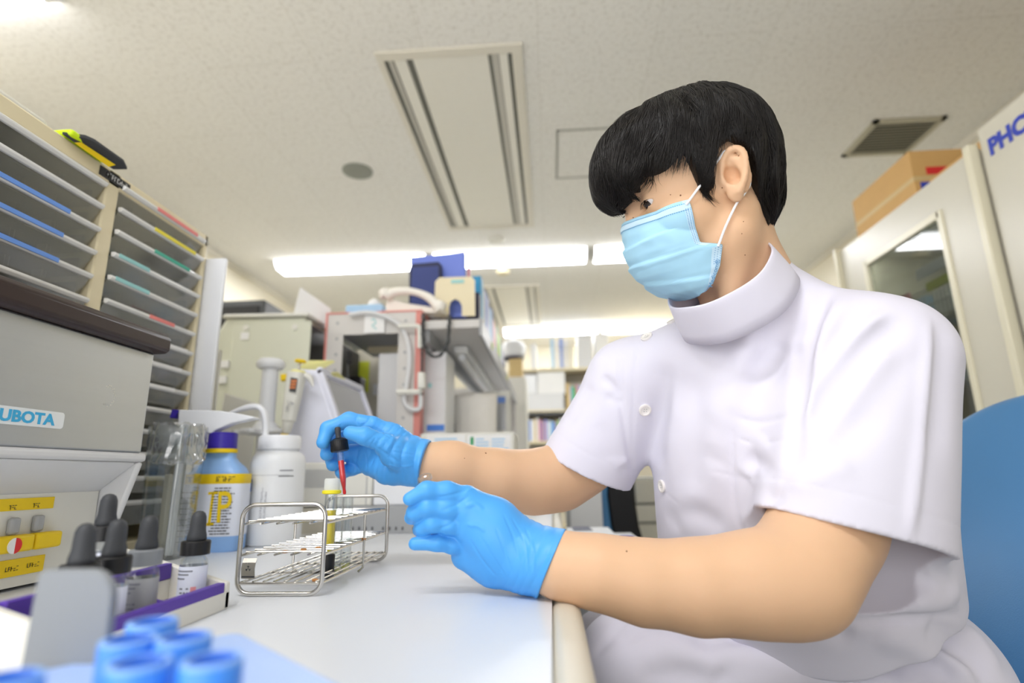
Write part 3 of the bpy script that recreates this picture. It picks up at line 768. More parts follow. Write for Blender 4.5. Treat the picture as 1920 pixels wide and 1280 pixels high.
# ---- blue spray bottle with yellow writing
sp = thing('spray_bottle', 'light blue bottle marked IP in yellow with a white spray head', 'spray bottle', (-.597, 1.01, BZ))
cb = az(383, 1036, 0); cb = V((cb.x - .004, cb.y + .028, BZ))
ang = math.radians(8)
M = Matrix.Translation(cb) @ Matrix.Rotation(ang, 4, 'Z')
zc = lambda py: ay(383, py, cb.y).z - BZ
hs, hn, hc0, hc1 = zc(890), zc(862), zc(846), zc(812)
MB().lathe([(.001, 0), (.047, 0), (.050, .004), (.050, hs - .012), (.048, hs), (.041, hs + .012), (.030, hs + .022), (.024, hn + .004), (.0235, hc0)], M, 48, 1.0, .62, power=4.2).build('bottle_body', 'bottle_blue', sp)
lb_ = MB().lathe([(.0503, zc(1003)), (.0506, zc(1002)), (.0506, hs - .006), (.0503, hs - .005)], M, 48, 1.0, .62, power=4.2, cap=False).build('bottle_label', 'label_white', sp)
MB().lathe([(.0505, hs - .016), (.0509, hs - .0155), (.0509, hs + .0005), (.0503, hs + .001)], M, 48, 1.0, .62, power=4.2, cap=False).build('label_band', 'yellow', lb_)
MB().lathe([(.0235, hc0 - .004), (.0262, hc0 - .003), (.0262, hc0 + .003), (.0235, hc0 + .004)], M).build('yellow_ring', 'yellow', sp)
cpm = MB(); prof = [(.0225, hc0 + .003), (.0245, hc0 + .004), (.0240, hc1 - .002), (.022, hc1)]
cpm.lathe(prof, M, 48); cpm.build('collar_cap', 'cap_purple', sp)
yf = -.0508 * .62 - .0006
MF = M @ frame((0, 0, 0), (1, 0, 0), (0, 0, 1))
def onface(u, v, off=0): return M @ V((u, yf - off, v))
text('hand_lettering', 'P', .074, M @ frame((.026, yf - .0004, zc(952)), (1, 0, 0.03), (0.06, 0, 1)), 'yellow', lb_, bold=.0004, xs=.70, ext=.0003)
il = MB(); z0_, z1_ = zc(983), zc(921)
il.plate([onface(.002, z0_), onface(.0065, z0_), onface(.0085, z1_), onface(.004, z1_)], .0004)
il.plate([onface(-.004, z0_), onface(.012, z0_ + .001), onface(.012, z0_ + .0055), onface(-.004, z0_ + .0045)], .0005); il.plate([onface(-.002, z1_ - .005), onface(.014, z1_ - .0045), onface(.014, z1_), onface(-.002, z1_ - .0005)], .0005)
il.build('hand_lettering', 'yellow', lb_, smooth=False)
ip = MB()
for k in range(22):
    z = hs - .024 - k * .0047
    if z < zc(1000): break
    a = .004 + R.uniform(0, .004); b = .043 - R.uniform(0, .010)
    x = a
    while x < b:
        l = R.uniform(.003, .009); ip.plate([onface(x, z), onface(min(x + l, b), z), onface(min(x + l, b), z + .0016), onface(x, z + .0016)], .0002); x += l + .0012
ip.build('label_print', 'ink', lb_, smooth=False); ip = MB()
for k in range(10):
    z = hs - .030 - k * .009
    a = -.046; b = -.020 - R.uniform(0, .01); x = a
    while x < b:
        l = R.uniform(.002, .006); ip.plate([onface(x, z), onface(min(x + l, b), z), onface(min(x + l, b), z + .0012), onface(x, z + .0012)], .0002); x += l + .0016
ip.build('label_print', 'ink', lb_, smooth=False)
MB().plate([onface(-.022, zc(1000)), onface(-.019, zc(1000)), onface(-.019, hs - .016), onface(-.022, hs - .016)], .0003).build('yellow_line', 'yellow', lb_)
scribble('band_print', 6, .0085, M @ frame((.024, yf - .0008, hs - .0078), (1, 0, 0), (0, 0, 1)), 'ink', lb_)
scribble('band_print', 2, .0085, M @ frame((-.034, yf - .0008, hs - .0078), (1, 0, 0), (0, 0, 1)), 'ink', lb_)
yb_ = cb.y - .01
hd = [(342, 769), (420, 771), (452, 776), (481, 782), (482, 785), (440, 794), (412, 806), (404, 813), (362, 813), (352, 806), (341, 795)]
MB().prism([(ay(x, y, yb_).x, ay(x, y, yb_).z) for x, y in hd[::-1]], lambda u, v, w: V((u, w, v)), yb_ - .011, yb_ + .011).build('spray_head', 'white_plastic', sp, bevel=.003)
MB().prism([(ay(x, y, yb_).x, ay(x, y, yb_).z) for x, y in ((323, 784), (334, 785), (341, 769), (328, 768))], lambda u, v, w: V((u, w, v)), yb_ - .009, yb_ + .009).build('nozzle', 'cap_purple', sp, bevel=.0015)
MB().prism([(ay(x, y, yb_).x, ay(x, y, yb_).z) for x, y in ((338, 794), (357, 800), (352, 793), (340, 788))], lambda u, v, w: V((u, w, v)), yb_ - .007, yb_ + .007).build('trigger', 'cap_purple', sp, bevel=.001)

# ---- wash bottle
wb = thing('wash_bottle', 'translucent white wash bottle with a bent spout behind the wire rack', 'wash bottle', (-.533, 1.08, BZ))
cw = V((az(487, 1026, 0).x, az(487, 1026, 0).y + .046, BZ)); M = Matrix.Translation(cw)
wz = lambda py: ay(487, py, cw.y).z - BZ
MB().lathe([(.001, 0), (.046, 0), (.050, .004), (.0505, .03), (.0500, wz(905)), (.0500, wz(868)), (.0465, wz(855)), (.040, wz(849)), (.036, wz(847)), (.036, wz(842))], M, 48).build('bottle_body', 'milk_white', wb)
cap_ = MB().lathe([(.036, wz(844)), (.0395, wz(843)), (.0395, wz(822)), (.037, wz(818)), (.010, wz(817)), (.001, wz(817))], M, 48).build('screw_cap', 'white_plastic', wb)
sps = spline([ay(497, 826, cw.y), ay(498, 800, cw.y), ay(497, 783, cw.y), ay(492, 769, cw.y), ay(481, 762, cw.y), ay(462, 764, cw.y), ay(440, 771, cw.y), ay(428, 776, cw.y)], 6)
MB().tube(sps, [.0062] * (len(sps) - 14) + [.0062 - .0035 * k / 14 for k in range(14)], 12).build('spout', 'white_plastic', wb)
yf = -.0508
def arcpatch(m, name, a0, a1, z0, z1, r, par, n=8):
    e = MB(); aa = [math.radians(a0 + (a1 - a0) * i / n) for i in range(n + 1)]
    for q0, q1 in zip(aa[:-1], aa[1:]):
        e.add([M @ V((r * math.cos(a), r * math.sin(a), h)) for a, h in ((q0, z0), (q1, z0), (q1, z1), (q0, z1))], [(0, 1, 2, 3)])
    return e.build(name, m, par, smooth=True)
arcpatch('ink_blue', 'blue_square', -158, -122, wz(920), wz(898), .0504, wb)
arcpatch('ink', 'black_line', -160, -125, wz(896), wz(894), .0504, wb)
arcpatch('ink', 'black_line', -62, -30, wz(894), wz(892.5), .0504, wb)
arcpatch('ink_grey', 'grey_line', -60, -32, wz(884), wz(882), .0504, wb)
arcpatch('ink', 'black_line', -175, -150, wz(995), wz(993), .0504, wb)
arcpatch('ink_grey', 'fill_line', -150, -40, wz(891.5), wz(891), .0503, wb, 20)
for a, s in ((-92, 26), (-84, 20)):
    aa = math.radians(a); p = M @ V((.0508 * math.cos(aa), .0508 * math.sin(aa), wz(945)))
    scribble('side_print', s, .0034, frame(p, (0, 0, -1), (-math.sin(aa) * -1, math.cos(aa) * 1, 0)), 'ink_grey', wb)

# ---- pipette stand and pipette
ps = thing('pipette_stand', 'white pipette carousel stand with a round top knob behind the wash bottle', 'pipette stand', (-.66, 1.34, BZ))
Yp = 1.34; cpx = ay(498, 800, Yp).x; M = Matrix.Translation((cpx, Yp, BZ)); pz = lambda py: ay(498, py, Yp).z - BZ
MB().lathe([(.001, 0), (.085, 0), (.088, .004), (.086, .012), (.060, .030), (.028, .048), (.020, .07)], M, 48).build('stand_base', 'offwhite', ps)
MB().lathe([(.089, -.0), (.0895, .001), (.0895, .006), (.089, .007)], M, 48, cap=False).build('base_foot', 'black', ps)
MB().lathe([(.020, .06), (.0195, pz(690))], M).build('column', 'white_plastic', ps)
MB().lathe([(.019, pz(693)), (.030, pz(691)), (.0345, pz(686)), (.0335, pz(679)), (.027, pz(674)), (.012, pz(672.5)), (.001, pz(672))], M, 40).build('top_knob', 'white_plastic', ps)
arms = MB(); z0, z1 = pz(814), pz(800)
for k in range(6):
    a = math.radians(20 + 60 * k)
    pr = [(0.012, -.016), (.035, -.012), (.066, -.020), (.074, -.014), (.074, .014), (.066, .020), (.035, .012), (.012, .016)]
    arms.prism(pr, lambda u, v, w: M @ V((u * math.cos(a) - v * math.sin(a), u * math.sin(a) + v * math.cos(a), w)), z0, z0 + .010)
arms.lathe([(.030, z0 - .004), (.036, z0), (.030, z0 + .018), (.021, z0 + .03)], M)
arms.build('carousel', 'white_plastic', ps, bevel=.002)
pp = thing('pipette', 'white adjustable pipette with a yellow button and orange window in the stand', 'pipette', (-.6, 1.30, BZ))
Yq = 1.29
def ppt(x, y): return ay(x, y, Yq)
def seg(name, a, b, r0, r1, m, n=20, par=pp, power=2.0):
    p0, p1 = ppt(*a), ppt(*b); L = (p1 - p0).length; q = (p1 - p0).to_track_quat('Z', 'Y')
    return MB().lathe([(r0 * .8, 0), (r0, .002), (r1, L - .002), (r1 * .8, L)], Matrix.Translation(p0) @ q.to_matrix().to_4x4(), n, power=power).build(name, m, par)
seg('handle', (557, 698), (541, 790), .021, .015, 'offwhite', power=3)
seg('lower_shaft', (541, 788), (536, 812), .014, .010, 'offwhite')
seg('tip_ejector', (534, 813), (530, 846), .010, .0055, 'yellow')
seg('plunger_rod', (563, 679), (559, 698), .003, .003, 'steel')
seg('plunger_button', (564, 674), (563, 680), .0135, .0135, 'yellow')
seg('collar', (560, 694), (559, 700), .0175, .0175, 'note_yellow')
MB().tube(spline([ppt(562, 702), ppt(574, 704), ppt(582, 710), ppt(587, 724)], 5), [.007] * 11 + [.006, .005, .004, .003, .002], 10).build('finger_hook', 'offwhite', pp)
q0, q1, q2, q3 = [ay(x, y, Yq - .022) for x, y in ((542, 733), (553, 735), (557, 709), (545, 707))]
MB().plate([q0, q1, q2, q3], .004).build('volume_window', 'dark_grey', pp)
for y in (712, 718, 724):
    a, b = ay(546 - (y - 712) * .2, y, Yq - .0235), ay(556 - (y - 712) * .2, y + 4.2, Yq - .0235)
    MB().box((a.x, Yq - .0240, b.z), (b.x, Yq - .0220, a.z)).build('window_digit', 'orange', pp)
MB().cyl(ppt(533, 702), ppt(533, 714), .009, .008).build('side_key', 'yellow', pp, bevel=.002)
a = ay(540, 760, Yq - .0205); scribble('scale_print', 5, .0075, frame(a, (.12, 0, .9), (-1, 0, .12)), 'ink_grey', pp)
a = ay(549, 756, Yq - .0205); scribble('scale_print', 2, .0075, frame(a, (.12, 0, .9), (-1, 0, .12)), 'ink_grey', pp)

# ---- touch-screen analyser (wedge) and the long instrument
ta = thing('touch_analyser', 'white wedge-shaped analyser with a tilted grey screen', 'analyser', (-.60, 1.5, BZ))
Ya, Yb = 1.34, 1.66
tp = [ay(x, y, Ya) for x, y in ((530, 868), (655, 868), (596, 692), (545, 690))]
prf = [(p.x, p.z) for p in tp]; prf = [(prf[0][0], BZ), (prf[1][0] + .02, BZ)] + prf[1:]
MB().prism(prf, lambda u, v, w: V((u, w, v)), Ya, Yb).build('housing', 'lavender_white', ta, bevel=.008, seg=3)
A, B = V((tp[1].x, 0, tp[1].z)), V((tp[2].x, 0, tp[2].z)); nrm = V((B.z - A.z, 0, A.x - B.x)).normalized()
if nrm.x < 0: nrm = -nrm
def scr(s, y, off): p = A.lerp(B, s) + nrm * off; return V((p.x, y, p.z))
MB().plate([scr(.10, Ya + .03, .002), scr(.10, Yb - .03, .002), scr(.92, Yb - .03, .002), scr(.92, Ya + .03, .002)], .004).build('screen', 'screen_grey', ta)
for s0, s1, ya, yb in ((.0, .07, Ya, Yb), (.945, 1.02, Ya, Yb), (.0, 1.0, Ya, Ya + .022), (.0, 1.0, Yb - .022, Yb)):
    MB().plate([scr(s0, ya, .009), scr(s0, yb, .009), scr(s1, yb, .009), scr(s1, ya, .009)], .014).build('bezel', 'lavender_white', ta, bevel=.003)
for pts, lb in ((((556, 691), (592, 690), (627, 679), (618, 672), (580, 676)), 'pale yellow note curling up from the analyser top'), (((611, 700), (640, 708), (634, 698), (615, 694)), 'small pale yellow note stuck on the analyser bezel')):
    tag(MB().plate([ay(x, y, 1.40) + V((0, .03 * (i % 2), 0)) for i, (x, y) in enumerate(pts)], .0008).build('sticky_note', 'note_yellow'), lb, 'sticky note')
li = thing('long_instrument', 'long low white instrument with slotted front behind the test tube rack', 'instrument', (-.3, 1.35, BZ))
Yf = 1.262
c1, c2 = ay(529, 868, Yf), ay(690, 905, Yf)
MB().box((c1.x, Yf, ay(600, 950, Yf).z), (-.40, Yf + .07, c1.z)).build('vent_housing', 'offwhite', li, bevel=.004)
MB().box((-.398, Yf, ay(700, 948, Yf).z), (-.090, Yf + .22, ay(800, 893, Yf).z)).build('right_housing', 'white_plastic', li, bevel=.004)
MB().box((-.50, Yf - .004, BZ), (-.085, Yf + .072, ay(700, 948, Yf).z)).build('lower_panel', 'mid_grey', li, bevel=.002)
MB().box((c1.x, Yf + .001, BZ), (-.49, Yf + .06, ay(600, 952, Yf).z)).build('lower_side', 'cream_trim', li)
vt = MB()
for k in range(22):
    x = ay(534 + k * 4.4, 0, Yf).x; a, b = ay(534 + k * 4.4, 880, Yf), ay(534 + k * 4.4, 914, Yf)
    vt.box((a.x, Yf - .0012, b.z), (a.x + .0026, Yf + .001, a.z))
vt.build('vent_slots', 'mid_grey', li, smooth=False)
sq = MB()
for k in range(24):
    p = ay(660 + k * 12.2 + (k // 4) * 8, 990, Yf - .004)
    if p.x > -.10: break
    sq.box((p.x, Yf - .0055, p.z - .004), (p.x + .0035, Yf - .003, p.z + .003))
sq.build('panel_marks', 'dark_grey', li, smooth=False)
MB().box((ay(688, 900, Yf).x - .001, Yf - .001, ay(690, 946, Yf).z), (ay(688, 900, Yf).x + .001, Yf + .001, ay(690, 893, Yf).z)).build('seam', 'mid_grey', li, smooth=False)
# notebook-white case behind the arm with notices
ws = thing('notice_case', 'white box with printed notices and a green mark behind the right forearm', 'box', (-.2, 1.62, BZ))
Yw = 1.60
MB().box((ay(788, 815, Yw).x, Yw, BZ), (ay(964, 810, Yw).x, Yw + .18, ay(880, 811, Yw).z)).build('case', 'offwhite', ws, bevel=.004)
for x0, x1, m in ((800, 872, 'white_paper'), (876, 958, 'white_paper')):
    a, b = ay(x0, 816, Yw - .001), ay(x1, 868, Yw - .001)
    MB().box((a.x, Yw - .0012, b.z), (b.x, Yw, a.z)).build('notice', m, ws)
a, b = ay(882, 819, Yw - .001), ay(888, 834, Yw - .001); MB().box((a.x, Yw - .002, b.z), (b.x, Yw - .001, a.z)).build('green_mark', 'green', ws)
for x0, x1 in ((815, 868), (892, 918), (922, 955)):
    nt_ = MB()
    for k in range(7):
        a = ay(x0, 822 + k * 6, Yw); b = ay(x1 - R.uniform(0, 12), 824 + k * 6, Yw); nt_.box((a.x, Yw - .0018, b.z), (b.x, Yw - .001, a.z))
    nt_.build('notice_print', 'sky', ws, smooth=False)

# ---- sage machine, papers, black cabinet
sm = thing('sage_machine', 'large pale green analyser with a sloped shoulder behind the pipette stand', 'analyser', (-.85, 1.8, BZ))
Ys = 1.66
c = {k: ay(x, y, Ys) for k, (x, y) in dict(a=(424, 597), b=(574, 594), c=(388, 652)).items()}
xl = ay(372, 700, Ys).x
prf = [(xl - .1, BZ), (c['b'].x, BZ), (c['b'].x, c['b'].z), (c['a'].x, c['a'].z), (c['c'].x, c['c'].z), (xl - .1, c['c'].z - .10)]
MB().prism(prf, lambda u, v, w: V((u, w, v)), Ys, Ys + .5).build('housing', 'machine_sage', sm, bevel=.008)
MB().prism([(c['a'].x - .01, c['a'].z + .0), (c['b'].x + .012, c['b'].z + .0), (c['b'].x + .012, c['b'].z + .012), (c['a'].x + .0, c['a'].z + .012)], lambda u, v, w: V((u, w, v)), Ys - .012, Ys + .5).build('top_cover', 'offwhite', sm, bevel=.004)
MB().box((c['b'].x, Ys + .01, BZ + .05), (c['b'].x + .010, Ys + .48, c['b'].z - .02)).build('black_front', 'black', sm)
a, b = ay(441, 600, Ys), ay(572, 800, Ys)
MB().box((a.x, Ys - .006, b.z), (b.x, Ys, a.z - .012)).build('side_panel', 'machine_sage', sm, bevel=.003)
for px, py in ((461, 615), (553, 613)):
    p = ay(px, py, Ys - .006); MB().lathe([(.010, 0), (.010, .002), (.002, .003)], frame(p, (1, 0, 0), (0, 0, 1)), 20).build('panel_screw', 'offwhite', sm)
for px, py in ((460, 630), (422, 683), (417, 712)):
    a, b = ay(px - 8, py - 7, Ys - .007), ay(px + 6, py + 6, Ys - .007); MB().box((a.x, Ys - .0075, b.z), (b.x, Ys, a.z)).build('white_label', 'white_paper', sm)
p_ = [ay(x, y, 1.72) for x, y in ((548, 598), (596, 606), (608, 569), (563, 538))]
tag(MB().plate([p_[0], p_[1] + V((0, .06, 0)), p_[2] + V((0, .06, 0)), p_[3]], .004).build('white_card', 'white_paper'), 'white sheet propped on top of the pale green machine', 'sheet')
p_ = [ay(x, y, 1.45) for x, y in ((410, 785), (455, 790), (468, 752), (421, 736))]; p_[0].z = BZ; p_[0].x -= .01; p_[1].z = BZ
tag(MB().plate([p_[0], p_[1] + V((0, .05, 0)), p_[2] + V((0, .05, 0)), p_[3]], .012).build('white_box', 'offwhite', bevel=.003), 'white tilted card leaning in front of the pale green machine', 'card')
kc = thing('black_cabinet', 'black cabinet standing behind the pale green machine', 'cabinet', (-1.3, 2.6, 0))
Yk = 2.35; a, b = ay(384, 565, Yk), ay(497, 561, Yk)
MB().box((a.x - .3, Yk, 0), (b.x, Yk + .55, a.z)).build('cabinet_body', 'dark_grey', kc, bevel=.01)
MB().box((a.x - .28, Yk - .008, .3), (b.x - .02, Yk, a.z - .03)).build('front_panel', 'black', kc, bevel=.004)
tag(MB().box((-2.3, 2.0, 0), (-2.02, 2.7, BZ + .62)).build('side_cabinet', 'cream_plastic', bevel=.006), 'cream cabinet by the left wall behind the drawers', 'cabinet')

# ================================================================== far end of the bench: red rack with shelf
Yr = 1.72
ra = thing('slotted_rack', 'red-edged slotted steel rack end carrying the phone', 'rack', (-.55, Yr, BZ))
L0, L1 = ay(611, 600, Yr).x, ay(645, 600, Yr).x; Rr0, Rr1 = ay(745, 700, Yr).x, ay(789, 700, Yr).x
zt_ = ay(700, 587, Yr).z; zb_ = ay(700, 626, Yr).z
def hole_row(mb, xs, zs, y):
    for x in xs:
        for z in zs: mb.lathe([(.005, -.001), (.005, .0012)], frame((x, y, z), (1, 0, 0), (0, 0, 1)), 10)
for y, nm in ((Yr, 1), (Yr + 1.66, 0)):
    for x0, x1 in ((L0 + .008, L1), (Rr0, Rr1 - .02)):
        MB().box((x0, y, BZ), (x1, y + .004, zt_)).build('upright', 'rack_grey', ra)
    for x0, x1 in ((L0, L0 + .008), (Rr1 - .02, Rr1)):
        MB().box((x0, y - .003, BZ), (x1, y + .05, zt_)).build('red_edge', 'rack_red', ra, bevel=.002)
    MB().box((L0, y - .001, zb_), (Rr1, y + .004, zt_)).build('cross_bar', 'rack_grey', ra)
MB().box((L0, Yr - .003, zt_), (Rr1, Yr + .25, zt_ + .006)).build('top_plate', 'rack_red', ra, bevel=.001)
h = MB(); hole_row(h, ((L0 + L1) / 2 + .01, (Rr0 + Rr1) / 2 - .015), [zt_ - .03 - k * .052 for k in range(9)], Yr - .0005); h.build('bolt_hole', 'mid_grey', ra)
MB().box((L0 + .02, Yr + .006, ay(0, 640, Yr).z - .0), (Rr0 + .02, Yr + .44, ay(0, 640, Yr).z + .018)).build('inner_shelf', 'mid_grey', ra)
MB().box((L0 + .06, Yr + .25, ay(650, 645, Yr + .25).z - .03), (Rr0 - .02, Yr + .29, ay(650, 645, Yr + .25).z)).build('inner_rail', 'cream_plastic', ra)
sh = thing('reagent_shelf', 'long grey shelf with a raised edge running back beside the red rack', 'shelf', (-.3, 2.5, BZ))
Xs0, Xs1 = Rr1 + .005, ay(902, 600, Yr).x; zs = ay(902, 599, Yr).z
MB().box((Xs0, Yr - .01, zs - .028), (Xs1, 3.5, zs - .0)).build('shelf_board', 'rack_grey', sh, bevel=.002)
MB().box((Xs1 - .006, Yr - .01, zs - .055), (Xs1 + .004, 3.5, zs + .006)).build('shelf_edge', 'mid_grey', sh, bevel=.002)
MB().box((Xs0, 3.46, BZ), (Xs1, 3.5, zs - .03)).build('shelf_post', 'rack_grey', sh)
MB().box((Xs0, Yr + .0, zs - .07), (Xs0 + .02, 3.5, zs - .028)).build('shelf_bracket', 'mid_grey', sh)
for yy in (2.0, 2.7): tag(MB().box((Xs1 - .003, yy, zs - .03), (Xs1 + .0055, yy + .045, zs - .008)).build('shelf_sticker', 'lime'), 'small yellow sticker on the grey shelf edge, %s' % ('nearer one' if yy < 2.3 else 'farther one'), 'sticker')
ul = thing('shelf_lamp', 'white tube lamp mounted under the grey shelf', 'lamp', (-.3, 2.4, zs - .05))
MB().box((Xs0 + .06, 1.95, zs - .055), (Xs0 + .11, 3.1, zs - .03)).build('lamp_housing', 'lamp_body', ul, bevel=.004)
MB().cyl((Xs0 + .085, 1.98, zs - .067), (Xs0 + .085, 3.07, zs - .067), .012).build('lamp_tube', 'white_plastic', ul)
# binders along the shelf, front ends face the camera, spines to the right
bx0, bx1 = ay(768, 500, 1.95).x, Xs1 - .028
y = 1.89
specs = [('navy_edge', .15, .035), ('cyan', .235, .035), ('white_paper', .21, .03), ('cobalt', .225, .04), ('lilac', .225, .045), ('sky', .20, .04), ('cobalt', .22, .04), ('peach', .19, .05), ('rose', .185, .035), ('emerald', .20, .03), ('lime', .185, .06), ('emerald', .19, .03), ('white_paper', .17, .05), ('lilac', .15, .05), ('navy_edge', .12, .06)]
names = ['navy', 'cyan', 'white', 'cobalt blue', 'lilac', 'pale sky blue', 'cobalt blue', 'peach', 'rose', 'emerald green', 'lime yellow', 'emerald green', 'white', 'lilac', 'navy']
seen = {}
for i, (m, hgt, th) in enumerate(specs):
    wd = .14; th *= 1.75
    mb = MB(); mb.box((bx1 - wd, y, zs), (bx1, y + .003, zs + hgt)); mb.box((bx1 - wd, y + th - .003, zs), (bx1, y + th, zs + hgt)); mb.box((bx1 - .004, y, zs), (bx1, y + th, zs + hgt))
    k = names[i]; seen[k] = seen.get(k, 0) + 1
    n_all = names.count(k)
    lab = '%s file upright on the grey shelf%s' % (k, '' if n_all == 1 else (', nearer of the two' if seen[k] == 1 else ', farther of the two'))
    t = thing('file_binder', lab, 'binder', (bx1 - .07, y, zs), 'coloured files on the grey shelf')
    mb.build('cover', m, t, bevel=.001)
    MB().box((bx1 - wd + .006, y + .004, zs + .005), (bx1 - .006, y + th - .004, zs + hgt - .008)).build('pages', 'white_paper', t)
    y += th + .004
def slab(name, pix, Y, th, m, label, cat, bevel=.003):
    pts = [(ay(a, b, Y).x, ay(a, b, Y).z) for a, b in pix]
    return tag(MB().prism(pts, lambda u, v, w: V((u, w, v)), Y, Y + th).build(name, m, bevel=bevel), label, cat)
slab('blue_folder', ((771, 596), (874, 594), (872, 472), (769, 481)), 1.86, .02, 'folder_blue', 'tall bright blue folder standing behind the beige bookend', 'folder')
bt2 = thing('mesh_tray', 'navy textured tray with a dark rim standing in front of the blue folder', 'tray', (ay(798, 560, 1.83).x, 1.83, zs))
pts = [(ay(a, b, 1.83).x, ay(a, b, 1.83).z) for a, b in ((766, 596), (829, 596), (828, 497), (822, 490), (774, 494), (767, 502))]
MB().prism(pts, lambda u, v, w: V((u, w, v)), 1.83, 1.845).build('tray_rim', 'navy_edge', bt2, bevel=.003)
pts = [(ay(a, b, 1.826).x, ay(a, b, 1.826).z) for a, b in ((769, 595), (823, 595), (822, 498), (772, 501))]
MB().prism(pts, lambda u, v, w: V((u, w, v)), 1.8265, 1.831).build('tray_mesh', 'navy', bt2)
be = thing('bookend', 'beige steel bookend with an arched cut-out at the shelf front', 'bookend', (ay(855, 590, 1.80).x, 1.80, zs))
o_ = [(ay(a, b, 1.80).x, ay(a, b, 1.80).z) for a, b in ((866, 592), (891, 592), (890, 525), (884, 518), (824, 520), (816, 528), (814, 592), (842, 592), (842, 575), (845, 565), (853, 560), (861, 564), (866, 573))]
MB().prism(o_, lambda u, v, w: V((u, w, v)), 1.80, 1.804).build('upright_plate', 'cream_plastic', be)
MB().box((o_[6][0], 1.745, zs), (o_[1][0], 1.803, zs + .003)).build('base_plate', 'cream_plastic', be)
a, b = ay(846, 525, 1.799), ay(870, 530, 1.799); MB().box((a.x, 1.798, b.z), (b.x, 1.801, a.z)).build('label', 'strip_cyan', be)
slab('pink_tab', ((876, 520), (881, 519), (881, 490), (876, 491)), 1.89, .01, 'rose', 'pink file tab peeking out right of the blue folder', 'tab', 0)
# phone
ph = thing('telephone', 'cream desk telephone with its handset on the red rack top', 'telephone', (ay(770, 588, 1.78).x, 1.78, zt_))
Yt = 1.77
pts = [(ay(a, b, Yt).x, max(ay(a, b, Yt).z, zt_ + .0065)) for a, b in ((722, 586), (838, 593), (832, 580), (800, 573), (760, 567), (738, 560), (724, 562))]
MB().prism(pts, lambda u, v, w: V((u, w, v)), Yt, Yt + .17).build('phone_body', 'phone_cream', ph, bevel=.006)
hs_ = [ay(a, b, Yt - .012) for a, b in ((724, 556), (735, 549), (750, 546), (770, 546), (790, 551), (806, 559), (818, 571), (826, 582))]
q = spline(hs_, 5)
MB().tube(q, [.012 + .006 * abs(k / (len(q) - 1) - .5) * 2 for k in range(len(q))], 12).build('handset', 'phone_cream', ph)
MB().lathe([(.019, 0), (.021, .004), (.019, .026), (.012, .03)], frame(ay(724, 557, Yt - .012), (1, .0, .3), (.0, 1, 0)), 20).build('ear_cup', 'phone_cream', ph)
MB().lathe([(.019, 0), (.021, .004), (.019, .026), (.012, .03)], frame(ay(822, 580, Yt - .012), (1, .0, -.5), (.0, 1, 0)), 20).build('mouth_cup', 'phone_cream', ph)
cd = []
pth = spline([ay(x, y, 1.685) for x, y in ((794, 588), (793, 610), (794, 638), (802, 660), (816, 669), (830, 661), (840, 640), (842, 612), (843, 592))], 16)
for i, p in enumerate(pth):
    a = i * 1.9; cd.append(p + V((.0045 * math.cos(a), .0045 * math.sin(a), 0)))
MB().tube(cd, .0038, 6).build('coiled_cord', 'dark_grey', ph)
# tissue box
tb = thing('tissue_box', 'pale blue tissue box beside the telephone on the red rack', 'tissue box', (ay(683, 585, 1.80).x, 1.80, zt_))
a, b = ay(648, 576, 1.78), ay(717, 588, 1.78)
MB().box((a.x, 1.78, zt_ + .006), (b.x, 1.90, zt_ + .050)).build('carton', 'sky', tb, bevel=.003)
tv = crumple([(.020, 0), (.022, .01), (.017, .022), (.010, .03), (.002, .034)], Matrix.Translation((ay(700, 576, 1.82).x, 1.83, zt_ + .050)), 24, .006, 4)
tv.build('tissue', 'white_paper', tb)
# hanging card, cables, plug, white boxes
cdx = thing('memo_card', 'white card with a small blue drawing hanging on the red rack', 'card', (ay(703, 605, 1.71).x, 1.71, BZ + .6))
a, b = ay(684, 588, 1.708), ay(720, 623, 1.708)
MB().box((a.x, 1.708, b.z), (b.x, 1.712, a.z)).build('card_sheet', 'white_paper', cdx)
dr = MB().tube(spline([ay(x, y, 1.7075) for x, y in ((696, 600), (702, 598), (704, 606), (698, 610), (706, 617))], 5), .0018, 6).build('drawing', 'strip_cyan', cdx)
def cable(pix, Y, r, m, label, nm='cable', n=8):
    return tag(MB().tube(spline([ay(x, y, Y) for x, y in pix], n), r, 8).build(nm, m), label, 'cable')
cable(((655, 590), (688, 586), (718, 592), (745, 606), (762, 632), (768, 665), (766, 700), (760, 735), (757, 748), (763, 761), (775, 768), (787, 764), (789, 745), (787, 730)), 1.70, .0075, 'grey_white', 'thick pale grey cable curving down the red rack to a loop')
cable(((744, 735), (765, 735), (786, 734), (789, 728)), 1.69, .009, 'offwhite', 'short white pipe crossing the right rack post low down', 'pipe')
cable(((747, 612), (770, 611), (784, 612), (787, 620), (787, 652)), 1.69, .008, 'offwhite', 'white bent pipe on the right rack post near the top', 'pipe')
cable(((795, 600), (792, 640), (791, 700), (791, 740)), 1.695, .004, 'dark_grey', 'thin dark cable running down the right rack post')
slab('cable_connector', ((782, 727), (796, 727), (795, 697), (783, 697)), 1.66, .025, 'offwhite', 'white cable connector hanging at the right rack post', 'connector')
slab('black_plug', ((647, 679), (656, 681), (657, 658), (649, 656)), 1.70, .03, 'black', 'black plug hanging inside the red rack', 'plug')
cable(((652, 680), (652, 700), (654, 720), (653, 760)), 1.71, .003, 'dark_grey', 'thin black lead hanging from the black plug')
wa = thing('tower_unit', 'tall white unit standing behind the right post of the red rack', 'instrument', (-.42, 1.8, BZ))
a, b = ay(710, 662, 1.785), ay(837, 668, 1.785)
MB().box((a.x, 1.785, BZ), (b.x, 1.95, a.z)).build('housing', 'grey_white', wa, bevel=.005)
a, b = ay(797, 795, 1.758), ay(830, 806, 1.758); MB().box((a.x, 1.783, b.z), (b.x, 1.786, a.z)).build('blue_label', 'ink_blue', wa)
